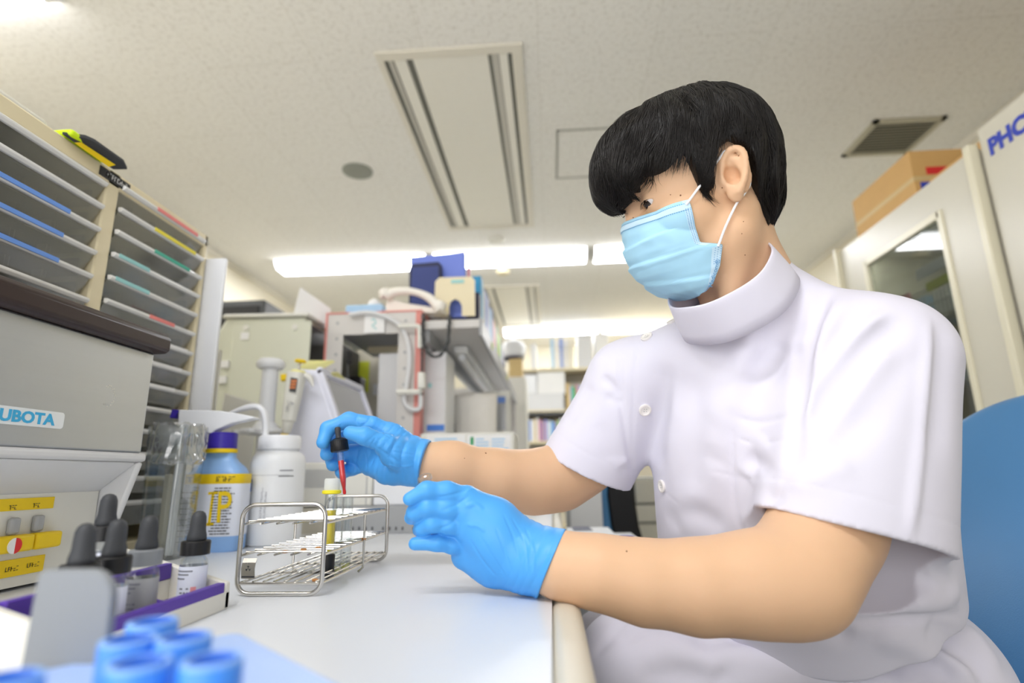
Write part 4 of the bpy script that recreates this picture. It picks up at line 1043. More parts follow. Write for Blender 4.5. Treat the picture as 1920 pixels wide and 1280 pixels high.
a, b = ay(800, 716, 1.758), ay(806, 724, 1.758); MB().box((a.x, 1.783, b.z), (b.x, 1.786, a.z)).build('teal_mark', 'strip_cyan', wa)
gs = thing('bench_cabinet', 'beige cabinet with a yellow-green strip inside the red rack', 'cabinet', (-.8, 2.2, BZ))
a, b = ay(640, 640, 2.2), ay(735, 640, 2.2)
MB().box((a.x, 2.2, BZ), (b.x, 2.6, ay(690, 640, 2.2).z)).build('cabinet_body', 'cream_trim', gs, bevel=.004)
a, b = ay(674, 678, 2.195), ay(690, 735, 2.195); MB().box((a.x, 2.193, b.z), (b.x, 2.2, a.z)).build('green_strip', 'lime', gs)
a, b = ay(700, 720, 2.195), ay(712, 740, 2.195); MB().box((a.x, 2.19, b.z), (b.x, 2.2, a.z)).build('bright_plate', 'white_plastic', gs)
tag(MB().prism(rrect(ay(690, 0, 1.9).x, ay(0, 756, 1.9).z, ay(712, 0, 1.9).x, ay(0, 725, 1.9).z, .01), lambda u, v, w: V((u, w, v)), 1.88, 1.94).build('black_adapter', 'black', bevel=.004), 'black adapter behind the analyser screen', 'adapter')
# equipment under the shelf
eq = thing('grey_unit', 'grey boxy unit under the shelf left of the hanging towel', 'instrument', (-.32, 2.3, BZ))
a, b = ay(838, 742, 2.1), ay(880, 808, 2.1)
MB().box((a.x, 2.1, BZ), (b.x + .03, 2.45, a.z)).build('housing', 'mid_grey', eq, bevel=.004)
MB().box((a.x + .004, 2.094, a.z - .012), (b.x + .03, 2.1, a.z + .004)).build('top_strip', 'offwhite', eq)
tw = crumple([(.085, -.17), (.088, -.13), (.092, -.07), (.094, -.02), (.088, -.002), (.002, .004)], Matrix.Translation((ay(891, 740, 2.05).x, 2.06, ay(891, 738, 2.05).z)) @ Matrix.Diagonal((.85, .3, 1, 1)), 40, .01, 9)
tag(tw.build('paper_towel', 'bag_white', ang=70), 'crumpled off-white towel hanging under the grey shelf', 'towel')
iw = thing('white_monitor', 'white framed monitor under the far end of the grey shelf', 'monitor', (-.28, 2.4, BZ))
a, b = ay(908, 733, 2.2), ay(957, 812, 2.2)
MB().box((a.x, 2.2, BZ), (b.x, 2.24, a.z)).build('bezel', 'offwhite', iw, bevel=.006)
a, b = ay(922, 744, 2.197), ay(948, 806, 2.197); MB().box((a.x, 2.196, b.z), (b.x, 2.2, a.z)).build('screen', 'screen_grey', iw)
a2 = ay(948, 755, 2.197); MB().box((a.x, 2.195, a2.z), (b.x, 2.2, a.z)).build('screen_band', 'cobalt', iw)
# small ceramic jar stand etc. on the bench between
# ================================================================== far bookcase
YB0 = 6.05
bc = thing('bookcase', 'wide cream bookcase along the far wall under the last lamps', 'bookcase', (.5, YB0, 0))
zrow = [ay(1040, y, YB0).z for y in (690, 768, 826, 905, 985)]
xa, xb = ay(955, 700, YB0).x, 1.75
for z in zrow: MB().box((xa, YB0, z - .025), (xb, YB0 + .34, z)).build('shelf_board', 'cream_plastic', bc, bevel=.002)
for x in (xa - .02, .55, 1.15, xb): MB().box((x, YB0 + .002, 0), (x + .02, YB0 + .34, zrow[0] - .002)).build('side_panel', 'cream_plastic', bc)
MB().box((xa, YB0 + .34, 0), (xb, YB0 + .35, zrow[0])).build('back_panel', 'cream_trim', bc)
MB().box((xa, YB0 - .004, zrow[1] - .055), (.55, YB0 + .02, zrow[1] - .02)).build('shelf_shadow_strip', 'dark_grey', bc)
pal = ['white_paper', 'sky', 'cobalt', 'white_paper', 'sand', 'lilac', 'white_paper', 'emerald', 'rose', 'grey_white', 'cobalt', 'sky', 'white_paper', 'peach', 'folder_blue', 'cream_trim']
cn = {'white_paper': 'white', 'sky': 'pale blue', 'cobalt': 'blue', 'sand': 'sandy', 'lilac': 'lilac', 'emerald': 'green', 'rose': 'rose', 'grey_white': 'grey', 'peach': 'peach', 'folder_blue': 'bright blue', 'cream_trim': 'cream'}
def book(x, w, z, h, m, label, grp, dep=.2):
    mb = MB(); mb.box((x, YB0 + .03, z), (x + w, YB0 + .033 + dep, z + h))
    t = mb.build('book', m, bevel=.002, origin=(x + w / 2, YB0 + .1, z)); tag(t, label, 'book', grp)
def row(x0, x1, z, hmin, hmax, wmin, wmax, grp, place):
    x = x0; i = R.randrange(16)
    while x + wmax < x1:
        w = R.uniform(wmin, wmax); m = pal[i % 16]; i += R.choice((1, 2, 3))
        book(x, w - .002, z, R.uniform(hmin, hmax), m, '%s book spine in the row %s' % (cn[m], place), grp); x += w
row(ay(1062, 750, YB0).x, .54, zrow[1], .24, .31, .02, .045, 'books on the upper far shelf', 'on the upper far shelf beside the white sleeve')
row(xa + .03, .54, zrow[2], .20, .245, .018, .04, 'books on the lower far shelf', 'on the lower far shelf')
row(xa + .05, .54, zrow[3], .20, .27, .02, .05, 'books near the arm on the far shelf', 'just above the bare forearm')
def fbox(px0, py0, px1, py1, m, label, dep=.25, name='storage_box', z=None, grp=None):
    a, b = ay(px0, py0, YB0 + .02), ay(px1, py1, YB0 + .02)
    tag(MB().box((a.x, YB0 + .02, z if z is not None else b.z), (b.x, YB0 + .02 + dep, a.z)).build(name, m, bevel=.004), label, 'box', grp)
fbox(1082, 626, 1112, 688, 'grey_white', 'left white box on top of the far bookcase', z=zrow[0])
fbox(1114, 624, 1144, 688, 'white_paper', 'right white box on top of the far bookcase beside the sleeve', z=zrow[0])
fbox(994, 644, 1006, 690, 'white_paper', 'single upright white file on top of the far bookcase', .2, 'white_file', z=zrow[0])
for k, (m, nm) in enumerate((('sky', 'pale blue'), ('white_paper', 'white'), ('cobalt', 'blue'), ('grey_white', 'grey'), ('cream_trim', 'cream'))):
    x0 = 1032 + k * 8.6
    fbox(x0, 634 + k % 2 * 3, x0 + 7.6, 690, m, '%s file in the short row on top of the far bookcase' % nm, .2, 'upright_file', z=zrow[0], grp='files on top of the far bookcase')
fbox(1007, 698, 1060, 737, 'white_paper', 'large white box in the upper compartment of the far bookcase', .2, z=ay(1030, 738, YB0 + .02).z)
fbox(985, 737.5, 1058, 768, 'grey_white', 'long pale box under the large white box on the upper far shelf', .28, z=zrow[1])
fbox(982, 702, 1006, 714, 'white_plastic', 'small white lid left of the large white box', .2, z=ay(990, 737, YB0 + .02).z)
# end of the long shelf: bag and bottles
lk_ = ay(970, 706, 3.6).z
tag(MB().box((ay(950, 720, 3.6).x, 3.6, BZ), (ay(986, 720, 3.6).x, 3.9, lk_)).build('white_locker', 'offwhite', bevel=.006), 'narrow white cabinet past the end of the bench shelf', 'cabinet')
am_ = ay(965, 672, 3.64).z
tag(MB().box((ay(954, 690, 3.64).x, 3.64, lk_), (ay(979, 690, 3.64).x, 3.78, am_)).build('amber_carton', 'sand', bevel=.004), 'amber carton under the white bag at the shelf end', 'carton')
c = V((ay(963, 650, 3.71).x, 3.71, am_ + .062))
hb = thing('white_bag', 'rounded white bag with a dark base standing past the end of the grey shelf', 'bag', (c.x, c.y, am_))
MB().lathe([(.045, -.05), (.075, -.03), (.085, .02), (.07, .06), (.03, .08), (.002, .083)], Matrix.Translation(c), 28).build('bag_body', 'white_plastic', hb)
MB().lathe([(.002, -.061), (.06, -.06), (.07, -.045), (.046, -.04)], Matrix.Translation(c), 28).build('bag_base', 'navy_edge', hb)

# ================================================================== aisle behind the person
gp_ = thing('grey_partition', 'pale grey partition panel right of the bench end', 'partition', (.15, 2.2, 0))
a, b = ay(1058, 890, 2.1), ay(1124, 890, 2.1)
MB().box((a.x, 2.05, 0), (b.x, 2.08, ay(1090, 800, 2.1).z)).build('panel', 'grey_white', gp_, bevel=.003)
MB().box((a.x, 2.04, 0), (a.x + .015, 2.09, ay(1090, 800, 2.1).z + .01)).build('edge_post', 'mid_grey', gp_)
st_ = thing('side_desk', 'low white side desk beyond the bench corner', 'desk', (.2, 1.55, 0))
zd = ay(1100, 1018, 1.42).z
MB().box((.045, 1.38, zd - .03), (.215, 1.66, zd)).build('desk_top', 'white_laminate', st_, bevel=.003)
for x, y in ((.06, 1.4), (.20, 1.4), (.06, 1.64), (.20, 1.64)): MB().box((x - .012, y - .012, 0), (x + .012, y + .012, zd - .03)).build('leg', 'mid_grey', st_)
sb = thing('white_device', 'small white box with a dark blue square window on the side desk', 'device', (.12, 1.5, zd))
a, b = ay(1064, 1003, 1.42), ay(1155, 1005, 1.42)
MB().box((a.x, 1.42, zd), (b.x, 1.60, ay(1100, 1001, 1.42).z)).build('housing', 'white_plastic', sb, bevel=.003)
p4 = [az(x, y, ay(1100, 1001, 1.42).z - BZ + .0005) for x, y in ((1076, 995), (1112, 994), (1103, 986), (1071, 987))]
MB().plate(p4, .001).build('window', 'navy_edge', sb)
bb = thing('blue_cap_bottle', 'bottle with a blue screw cap beside the white device', 'bottle', (.2, 1.5, zd))
c = ay(1177, 1013, 1.44); M = Matrix.Translation((c.x, 1.46, 0))
MB().lathe([(.001, zd), (.022, zd), (.022, c.z - .006)], M).build('bottle_body', 'milky', bb)
MB().lathe([(.017, c.z - .006), (.018, c.z - .004), (.018, c.z + .007), (.016, c.z + .009), (.001, c.z + .009)], M).build('screw_cap', 'cap_purple', bb)
c2_ = thing('office_chair', 'second chair with a blue front and black back shell beyond the arm', 'chair', (.32, 2.3, 0))
bl = [ay(x, y, 2.12) for x, y in ((1124, 880), (1121, 930), (1126, 985), (1140, 1040))]
bl2 = [ay(x, y, 2.12) for x, y in ((1139, 880), (1138, 930), (1145, 985), (1160, 1040))]
bl3 = [ay(x, y, 2.12) for x, y in ((1190, 870), (1190, 930), (1198, 985), (1214, 1040))]
def ribbon(A, B, y0, y1, m, nm, par):
    n = len(A); vs = [V((p.x, y, p.z)) for y in (y0, y1) for p in A + B[::-1]]; N = 2 * n
    fs = [tuple(range(N)), tuple(range(2 * N - 1, N - 1, -1))] + [(i, (i + 1) % N, (i + 1) % N + N, i + N) for i in range(N)]
    return MB().add(vs, fs).build(nm, m, par, bevel=.01)
ribbon(bl, bl2, 2.10, 2.50, 'steel_blue', 'back_cushion', c2_)
ribbon(bl2, bl3, 2.11, 2.49, 'black', 'back_shell', c2_)
MB().box((bl[3].x - .10, 2.09, bl[3].z - .14), (bl3[3].x + .22, 2.51, bl[3].z - .06)).build('seat', 'steel_blue', c2_, bevel=.02)
MB().cyl((bl[3].x + .08, 2.30, .1), (bl[3].x + .08, 2.30, bl[3].z - .14), .03).build('gas_column', 'black', c2_)
for k in range(5):
    a = 2 * math.pi * k / 5; MB().tube([(bl[3].x + .08, 2.30, .1), (bl[3].x + .08 + .26 * math.cos(a), 2.30 + .26 * math.sin(a), .05)], .018, 8).build('base_arm', 'black', c2_)
fc = thing('filing_drawers', 'beige drawer unit with dark gaps beyond the second chair', 'drawer unit', (.6, 3.0, 0))
Yd = 3.0; a, b = ay(1186, 880, Yd), ay(1300, 880, Yd)
MB().box((a.x, Yd, 0), (b.x, Yd + .5, ay(1200, 895, Yd).z)).build('carcass', 'base_grey', fc, bevel=.004)
for y0, y1 in ((898, 942), (946, 978), (982, 1016), (1020, 1060)):
    MB().box((a.x + .006, Yd - .018, ay(1200, y1, Yd).z), (b.x - .006, Yd, ay(1200, y0, Yd).z)).build('drawer_front', 'cream_trim', fc, bevel=.003)
tag(MB().box((ay(1180, 930, 2.9).x, 2.9, ay(0, 942, 2.9).z), (ay(1188, 930, 2.9).x, 2.98, ay(0, 930, 2.9).z)).build('blue_tag', 'ink_blue'), 'small blue tag at the edge of the beige drawers', 'tag')

# ================================================================== fridges at the right wall
FX = 1.30
FZ = BZ + 1.052
def fridge_body(y0, y1, name, label):
    t = thing(name, label, 'laboratory fridge', (1.7, (y0 + y1) / 2, 0))
    return t
f1 = fridge_body(1.60, 2.43, 'lab_fridge', 'tall cream laboratory fridge with a glass window showing wire baskets')
gy0, gy1, gz0, gz1 = 1.79, 2.24, BZ - .35, BZ + .93
bd = MB()
ya, yb = 1.605, 2.425
bd.box((FX + .02, ya, 0), (2.08, ya + .03, FZ)); bd.box((FX + .02, yb - .03, 0), (2.08, yb, FZ)); bd.box((2.05, ya, 0), (2.08, yb, FZ)); bd.box((FX + .02, ya, FZ - .05), (2.08, yb, FZ)); bd.box((FX + .02, ya, 0), (2.08, yb, .2))
bd.build('cabinet_body', 'fridge_white', f1, bevel=.004)
MB().box((2.03, ya + .03, .2), (2.049, yb - .03, FZ - .05)).build('inner_back', 'fridge_dark', f1)
dd = MB(); x0, x1 = FX, FX + .02
dd.box((x0, ya, .15), (x1, gy0, FZ)); dd.box((x0, gy1, .15), (x1, yb, FZ)); dd.box((x0, gy0, gz1), (x1, gy1, FZ)); dd.box((x0, gy0, .15), (x1, gy1, gz0))
door = dd.build('fridge_door', 'fridge_white', f1)
fr = MB()
for lo, hi in (((gy0 - .012, gz0 - .012), (gy0 + .012, gz1 + .012)), ((gy1 - .012, gz0 - .012), (gy1 + .012, gz1 + .012)), ((gy0, gz1 - .012), (gy1, gz1 + .012)), ((gy0, gz0 - .012), (gy1, gz0 + .012))):
    fr.box((x0 - .006, lo[0], lo[1]), (x1, hi[0], hi[1]))
fr.build('window_frame', 'fridge_trim', door, bevel=.002)
MB().box((x0 + .006, gy0 + .01, gz0 + .01), (x0 + .010, gy1 - .01, gz1 - .01)).build('window_pane', 'fridge_glass', door, smooth=False)
for k, z in enumerate((BZ + .64, BZ + .40, BZ + .14, BZ - .12)):
    b = MB(); xx0, xx1 = FX + .08, 1.98
    for h in (0, .05, .11): b.tube([(xx0, ya + .05, z + h), (xx0, yb - .05, z + h), (xx1, yb - .05, z + h), (xx1, ya + .05, z + h)], .0035, 6, closed=True)
    for i in range(34):
        yy = ya + .06 + i * .0205; b.tube([(xx0, yy, z), (xx0, yy, z + .11)], .0022, 5)
    for i in range(14):
        yy = ya + .06 + i * .05; b.tube([(xx0, yy, z), (xx1, yy, z)], .0022, 5)
    tag(b.build('wire_basket', 'wire'), 'wire basket inside the fridge, %s' % ('top one', 'second from the top', 'third from the top', 'lowest seen')[k], 'basket', 'wire baskets in the fridge')
    for i in range(5):
        yy = ya + .10 + i * .135 + R.uniform(-.02, .02); w = R.uniform(.06, .1); hh = R.uniform(.05, .14)
        m = R.choice(('white_paper', 'grey_white', 'sky', 'offwhite', 'mid_grey'))
        tag(MB().box((FX + .12, yy, z + .004), (FX + .3, yy + w, z + hh)).build('reagent_box', m, bevel=.002), '%s box kept in a wire basket of the fridge' % cn.get(m, {'offwhite': 'off-white', 'mid_grey': 'mid grey'}.get(m)), 'reagent box', 'boxes in the fridge baskets')
for y0, y1, m, z, lb in ((1.86, 2.02, 'lime', BZ + .735, 'yellow'), (2.12, 2.2, 'rose', BZ + .735, 'pink')):
    tag(MB().box((FX + .068, y0, z), (FX + .074, y1, z + .03)).build('basket_tag', m), '%s label strip on the upper fridge basket' % lb, 'label strip')
tag(MB().box((FX + .068, 1.86, BZ + .79), (FX + .074, 2.06, BZ + .83)).build('basket_tag', 'grey_white'), 'grey label strip above the yellow one in the fridge', 'label strip')
MB().box((FX + .05, ya + .05, FZ - .062), (FX + .09, yb - .05, FZ - .052)).build('added_fill_strip', 'fridge_fill', f1, smooth=False)  # added glowing strip that brightens the baskets behind the glass
MB().box((FX - .02, yb - .012, .2), (FX + .01, yb + .006, FZ + .012)).build('hinge_trim', 'fridge_trim', f1, bevel=.003)
MB().box((FX - .022, ya - .008, .2), (FX + .01, ya + .018, FZ + .012)).build('handle_trim', 'fridge_trim', f1, bevel=.004)
f2 = fridge_body(.75, 1.58, 'lab_fridge', 'second cream fridge with blue lettering at the right edge of the picture')
FZ2 = BZ + 1.10
MB().box((FX + .022, .75, 0), (2.08, 1.585, FZ2)).build('cabinet_body', 'fridge_white', f2, bevel=.004)
MB().box((FX, .755, .15), (FX + .02, 1.58, FZ2 - .002)).build('fridge_door', 'fridge_white', f2, bevel=.004)
q = ax(1878, 262, FX - .001); q2 = ax(1852, 292, FX)
text('lettering', 'PHCbi', .068, frame((FX - .0012, ax(1852, 285, FX).y - .098, ax(1854, 283, FX).z + .004), (0, -1, 0), (0, 0, 1)), 'ink_royal', f2, bold=.0035)
MB().box((FX - .004, 1.16, BZ + .80), (FX, 1.36, BZ + .93)).build('display_panel', 'screen_grey', f2, bevel=.002)
# cartons on the fridge
def carton(x0, y0, x1, y1, z0, h, label, marks=()):
    t = thing('cardboard_box', label, 'cardboard box', ((x0 + x1) / 2, (y0 + y1) / 2, z0))
    MB().box((x0, y0, z0), (x1, y1, z0 + h)).build('carton', 'cardboard', t, bevel=.002)
    MB().box((x0 - .0006, y0 - .0006, z0 + h * .46), (x1, y1 + .0006, z0 + h * .54)).build('packing_tape', 'sand', t)
    for (ya_, yb_, za, zb, m, face) in marks:
        if face == 'x': MB().box((x0 - .001, ya_, z0 + za), (x0, yb_, z0 + zb)).build('print_mark', m, t)
        else: MB().box((ya_, y0 - .001, z0 + za), (yb_, y0, z0 + zb)).build('print_mark', m, t)
    return t
a, b = ax(1640, 340, 1.36), ax(1712, 300, 1.36)
b1 = carton(1.38, ax(1703, 285, 1.38).y, 1.70, 2.40, FZ, ax(1703, 283, 1.38).z - FZ, 'cardboard box with red and blue marks on the fridge, farther one', ((1.43, 1.55, .13, .16, 'red', 'y'), (1.40, 1.45, .06, .10, 'ink_royal', 'y')))
b2 = carton(1.40, ax(1850, 255, 1.40).y, 1.72, ax(1737, 312, 1.40).y, FZ, ax(1850, 254, 1.40).z - FZ, 'plain cardboard box on the fridge beside the white trim, nearer one')
tag(MB().box((1.6, 1.0, FZ2), (1.85, 1.25, FZ2 + .18)).build('pale_box', 'sky', bevel=.003), 'pale box on the second fridge at the right edge', 'box')
NOBODY = False
HB, HG, HC = 0.0026, 0.0011, 0.0026
# ================================================================== the seated person: distance-field modelling
F4 = np.float64
def W3(px, py, Z): return CAMP + ray(px, py) * Z
def rp(r, Z): return r * Z / FPX
class Cap:
    def __init__(s, a, b, ra, rb, w=None, e=1.0):
        s.a = np.array(a, F4); s.b = np.array(b, F4); s.ra = ra; s.rb = rb
        s.ab = s.b - s.a; s.L2 = max(s.ab @ s.ab, 1e-12)
        s.w = None if w is None else np.array(w, F4) / np.linalg.norm(w); s.e = e
        s.c = (s.a + s.b) / 2; s.R = math.sqrt(s.L2) / 2 + max(ra, rb) * max(1, e)
    def d(s, P):
        q = P - s.a; t = np.clip(q @ s.ab / s.L2, 0, 1)
        v = q - t[:, None] * s.ab
        if s.w is not None:
            c = v @ s.w; v = v + ((1 / s.e - 1) * c)[:, None] * s.w
        return np.linalg.norm(v, axis=1) - (s.ra + (s.rb - s.ra) * t)
class Ell:
    def __init__(s, c, r, A=None):
        s.c = np.array(c, F4); s.r = np.array(r, F4); s.A = np.eye(3) if A is None else np.array(A, F4)   # columns = axes
        s.R = max(r)
    def d(s, P):
        q = (P - s.c) @ s.A
        k0 = np.linalg.norm(q / s.r, axis=1); k1 = np.linalg.norm(q / (s.r * s.r), axis=1)
        return k0 * (k0 - 1.0) / np.maximum(k1, 1e-9)
class Fn:
    def __init__(s, f, c, R): s.f = f; s.c = np.array(c, F4); s.R = R
    def d(s, P): return s.f(P)
def smin(a, b, k):
    if k <= 0: return np.minimum(a, b)
    h = np.maximum(k - np.abs(a - b), 0) / k
    return np.minimum(a, b) - h * h * k * 0.25
def smax(a, b, k): return -smin(-a, -b, k)
class SDF:
    def __init__(s): s.pr = []; s.post = []
    def u(s, p, k=0.01): s.pr.append((p, k)); return s
    def chain(s, pts, k=0.006, w=None, e=1.0):
        for (a, ra), (b, rb) in zip(pts[:-1], pts[1:]): s.u(Cap(a, b, ra, rb, w, e), k)
        return s
    def ev(s, P, pr=None):
        d = np.full(len(P), 0.3)
        for p, k in (s.pr if pr is None else pr): d = smin(d, p.d(P), k)
        for f in s.post: d = f(P, d)
        return d
    def near(s, c, rad):
        km = max(k for p, k in s.pr)
        return [(p, k) for p, k in s.pr if np.linalg.norm(p.c - c) - p.R < rad + 1.6 * km + 0.012]
    def bounds(s, pad=0.01):
        lo = np.min([p.c - p.R for p, k in s.pr], axis=0) - pad; hi = np.max([p.c + p.R for p, k in s.pr], axis=0) + pad
        return lo, hi
EDG = [(0, 1), (2, 3), (4, 5), (6, 7), (0, 2), (1, 3), (4, 6), (5, 7), (0, 4), (1, 5), (2, 6), (3, 7)]
def polygonise(sdf, h, B=16, lo=None, hi=None):
    l0, h0 = sdf.bounds(); lo = l0 if lo is None else np.maximum(lo, l0); hi = h0 if hi is None else np.minimum(hi, h0)
    nb = np.ceil((hi - lo) / (h * B)).astype(int)
    N = nb * B + 2
    bx = np.stack(np.meshgrid(*[np.arange(n) for n in nb], indexing='ij'), -1).reshape(-1, 3)
    ctr = lo + (bx + 0.5) * (h * B); rad = h * B * math.sqrt(3) / 2
    dc = sdf.ev(ctr)
    keep = np.abs(dc) < rad * 2.6 + 0.012
    g = np.stack(np.meshgrid(*[np.arange(B + 1)] * 3, indexing='ij'), -1).reshape(-1, 3)
    cells = []; verts = []; edges = []
    off = np.array([[i, j, k] for i in (0, 1) for j in (0, 1) for k in (0, 1)])     # corner = i*4+j*2+k
    for b, c in zip(bx[keep], ctr[keep]):
        pr = sdf.near(c, rad)
        if not pr: continue
        P = lo + (b * B + g) * h
        D = sdf.ev(P, pr).reshape(B + 1, B + 1, B + 1)
        S = D < 0
        if S.all() or not S.any(): continue
        cor = np.stack([D[o[0]:B + o[0], o[1]:B + o[1], o[2]:B + o[2]] for o in off], -1)
        cs = cor < 0; act = cs.any(-1) & ~cs.all(-1)
        ii = np.argwhere(act); cv = cor[act]
        acc = np.zeros((len(ii), 3)); cnt = np.zeros(len(ii))
        for a, e in ((0, 4), (1, 5), (2, 6), (3, 7), (0, 2), (1, 3), (4, 6), (5, 7), (0, 1), (2, 3), (4, 5), (6, 7)):
            va, vb = cv[:, a], cv[:, e]; m = (va < 0) != (vb < 0)
            t = np.where(m, va / np.where(m, va - vb, 1), 0)
            acc += np.where(m[:, None], off[a] + t[:, None] * (off[e] - off[a]), 0); cnt += m
        cells.append(ii + b * B); verts.append(lo + (ii + b * B + acc / cnt[:, None]) * h)
        for ax_ in range(3):
            sl0 = [slice(0, B)] * 3; sl1 = [slice(0, B)] * 3; sl1[ax_] = slice(1, B + 1)
            s0, s1 = S[tuple(sl0)], S[tuple(sl1)]
            e = np.argwhere(s0 != s1)
            if len(e): edges.append((ax_, e + b * B, s0[s0 != s1]))
    cells = np.concatenate(cells); verts = np.concatenate(verts)
    key = (cells[:, 0] * N[1] + cells[:, 1]) * N[2] + cells[:, 2]
    o = np.argsort(key); key = key[o]; verts = verts[o]
    quads = []
    for ax_, e, s in edges:
        u = (ax_ + 1) % 3; v = (ax_ + 2) % 3
        q = []
        for du, dv in ((0, 0), (1, 0), (1, 1), (0, 1)):
            c = e.copy(); c[:, u] -= du; c[:, v] -= dv
            q.append((c[:, 0] * N[1] + c[:, 1]) * N[2] + c[:, 2])
        q = np.stack(q, 1); ix = np.searchsorted(key, q); ix = np.clip(ix, 0, len(key) - 1)
        ok = (key[ix] == q).all(1)
        ix = ix[ok]; sg = s[ok]
        ix[~sg] = ix[~sg][:, ::-1]
        quads.append(ix)
    return verts, np.concatenate(quads)
def np_mesh(name, verts, faces, m, parent=None, smooth_it=0, sfac=0.5):
    if smooth_it:
        e = np.concatenate([faces[:, [0, 1]], faces[:, [1, 2]], faces[:, [2, 3]], faces[:, [3, 0]]])
        for _ in range(smooth_it):
            acc = np.zeros_like(verts); cnt = np.zeros(len(verts))
            np.add.at(acc, e[:, 0], verts[e[:, 1]]); np.add.at(acc, e[:, 1], verts[e[:, 0]]); np.add.at(cnt, e[:, 0], 1); np.add.at(cnt, e[:, 1], 1)
            verts = verts + sfac * (acc / np.maximum(cnt, 1)[:, None] - verts)
    me = bpy.data.meshes.new(name)
    nf = len(faces); k = faces.shape[1]
    me.vertices.add(len(verts)); me.vertices.foreach_set('co', verts.astype(np.float32).ravel())
    me.loops.add(nf * k); me.loops.foreach_set('vertex_index', faces.astype(np.int32).ravel())
    me.polygons.add(nf); me.polygons.foreach_set('loop_start', np.arange(0, nf * k, k, dtype=np.int32))
    try: me.polygons.foreach_set('loop_total', np.full(nf, k, dtype=np.int32))
    except Exception: pass
    me.update(calc_edges=True); me.validate()
    me.polygons.foreach_set('use_smooth', np.ones(len(me.polygons), dtype=bool))
    me.materials.append(MATS[m] if isinstance(m, str) else m)
    ob = bpy.data.objects.new(name, me); COL.objects.link(ob)
    if parent is not None:
        ob.parent = parent; ob.matrix_parent_inverse = parent.matrix_basis.inverted()
    return ob
def trace(sdf, px, py, z0=0.25, z1=1.3):
    """first point of the sight line on the surface"""
    r = ray(px, py); n = np.linalg.norm(r); t = z0 * n; r = r / n
    for _ in range(160):
        dd = sdf.ev((CAMP + r * t)[None])[0]
        if dd < 2e-4: break
        t += max(dd * 0.7, 2e-4)
        if t > z1 * n: return None
    return CAMP + r * t
def normal_at(sdf, p, h=0.001):
    E = np.eye(3) * h; P = np.concatenate([p + E, p - E]); d = sdf.ev(P); n = d[:3] - d[3:]; return n / np.linalg.norm(n)
def sdist(P, pts):
    """distance to a polyline and the run along it"""
    best = np.full(len(P), 1e3); tt = np.zeros(len(P)); n = len(pts) - 1
    for i in range(n):
        a = pts[i]; ab = pts[i + 1] - a; q = P - a; t = np.clip(q @ ab / max(ab @ ab, 1e-12), 0, 1)
        d = np.linalg.norm(q - t[:, None] * ab, axis=1); m = d < best
        best = np.where(m, d, best); tt = np.where(m, (i + t) / n, tt)
    return best, tt
def folds(sdf, specs):
    """specs: (pixel polyline, width m, depth m; + raises, - sinks).  Traced once onto the smooth surface, then applied as relief"""
    done = []
    for pix, w, a in specs:
        pp = [np.array(p) for p in spline([(x, y, 0) for x, y in pix], 4)]
        pts = [trace(sdf, p[0], p[1]) for p in pp]; pts = [p for p in pts if p is not None]
        if len(pts) < 2: continue
        pts = np.array(pts); c = pts.mean(0); R_ = np.max(np.linalg.norm(pts - c, axis=1)) + w * 5
        done.append((pts, w, a, c, R_))
    def f(P, d):
        pc = P.mean(0); pr = np.max(np.linalg.norm(P - pc, axis=1)) if len(P) > 1 else 0
        for pts, w, a, c, R_ in done:
            if np.linalg.norm(pc - c) > R_ + pr: continue
            m = np.abs(d) < 0.03
            if not m.any(): continue
            ds, t = sdist(P[m], pts)
            taper = np.clip(np.minimum(t, 1 - t) * 6 + .15, 0, 1)
            d = d.copy(); d[m] -= a * np.exp(-(ds / w) ** 2) * taper
        return d
    sdf.post.append(f)
def vnoise(P, scale, seed=0):
    """cheap smooth noise from a few rotated sine products"""
    r = np.random.RandomState(seed); out = np.zeros(len(P))
    for i in range(5):
        a = r.normal(size=3); a /= np.linalg.norm(a); b = r.normal(size=3); b /= np.linalg.norm(b)
        f = scale * r.uniform(.6, 1.5)
        out += np.sin(P @ a * f + r.uniform(0, 6)) * np.sin(P @ b * f * .8 + r.uniform(0, 6))
    return out / 2.2

mat('skin', '#ddb592', 0.5, var=0.03, scale=40, bump=0.04, bscale=900, sss=0.12, spec=0.35)
mat('glove_blue', '#4fa6ee', 0.42, var=0.03, scale=30, bump=0.02, bscale=500, spec=0.5)
mat('hair', '#120e0c', 0.42, var=0.35, scale=120, spec=0.45)
mat('tunic_cloth', '#dcdae8', 0.75, var=0.01, scale=40, bump=0.06, bscale=1600, sheen=0.1)
mat('mask_blue', '#a6d4ec', 0.75, var=0.02, scale=60, bump=0.06, bscale=1500)
mat('mask_band', '#c4e0f2', 0.75, var=0.02)
mat('mask_dot', '#5f9ccc', 0.7)
mat('loop_white', '#f2f4f8', 0.6)
mat('button_white', '#f1ede9', 0.25, var=0.02, coat=0.4)
mat('eye_white', '#cfc8c6', 0.15, coat=0.5)
mat('iris_dark', '#24150f', 0.1, coat=0.8)
mat('lash', '#1a1311', 0.6)
mat('mole', '#7a5138', 0.7)
mat('lip_skin', '#cf8f7c', 0.5)

person = thing('person', 'seated person in a white tunic, blue gloves and face mask holding a dropper', 'person', (.36, .82, 0))

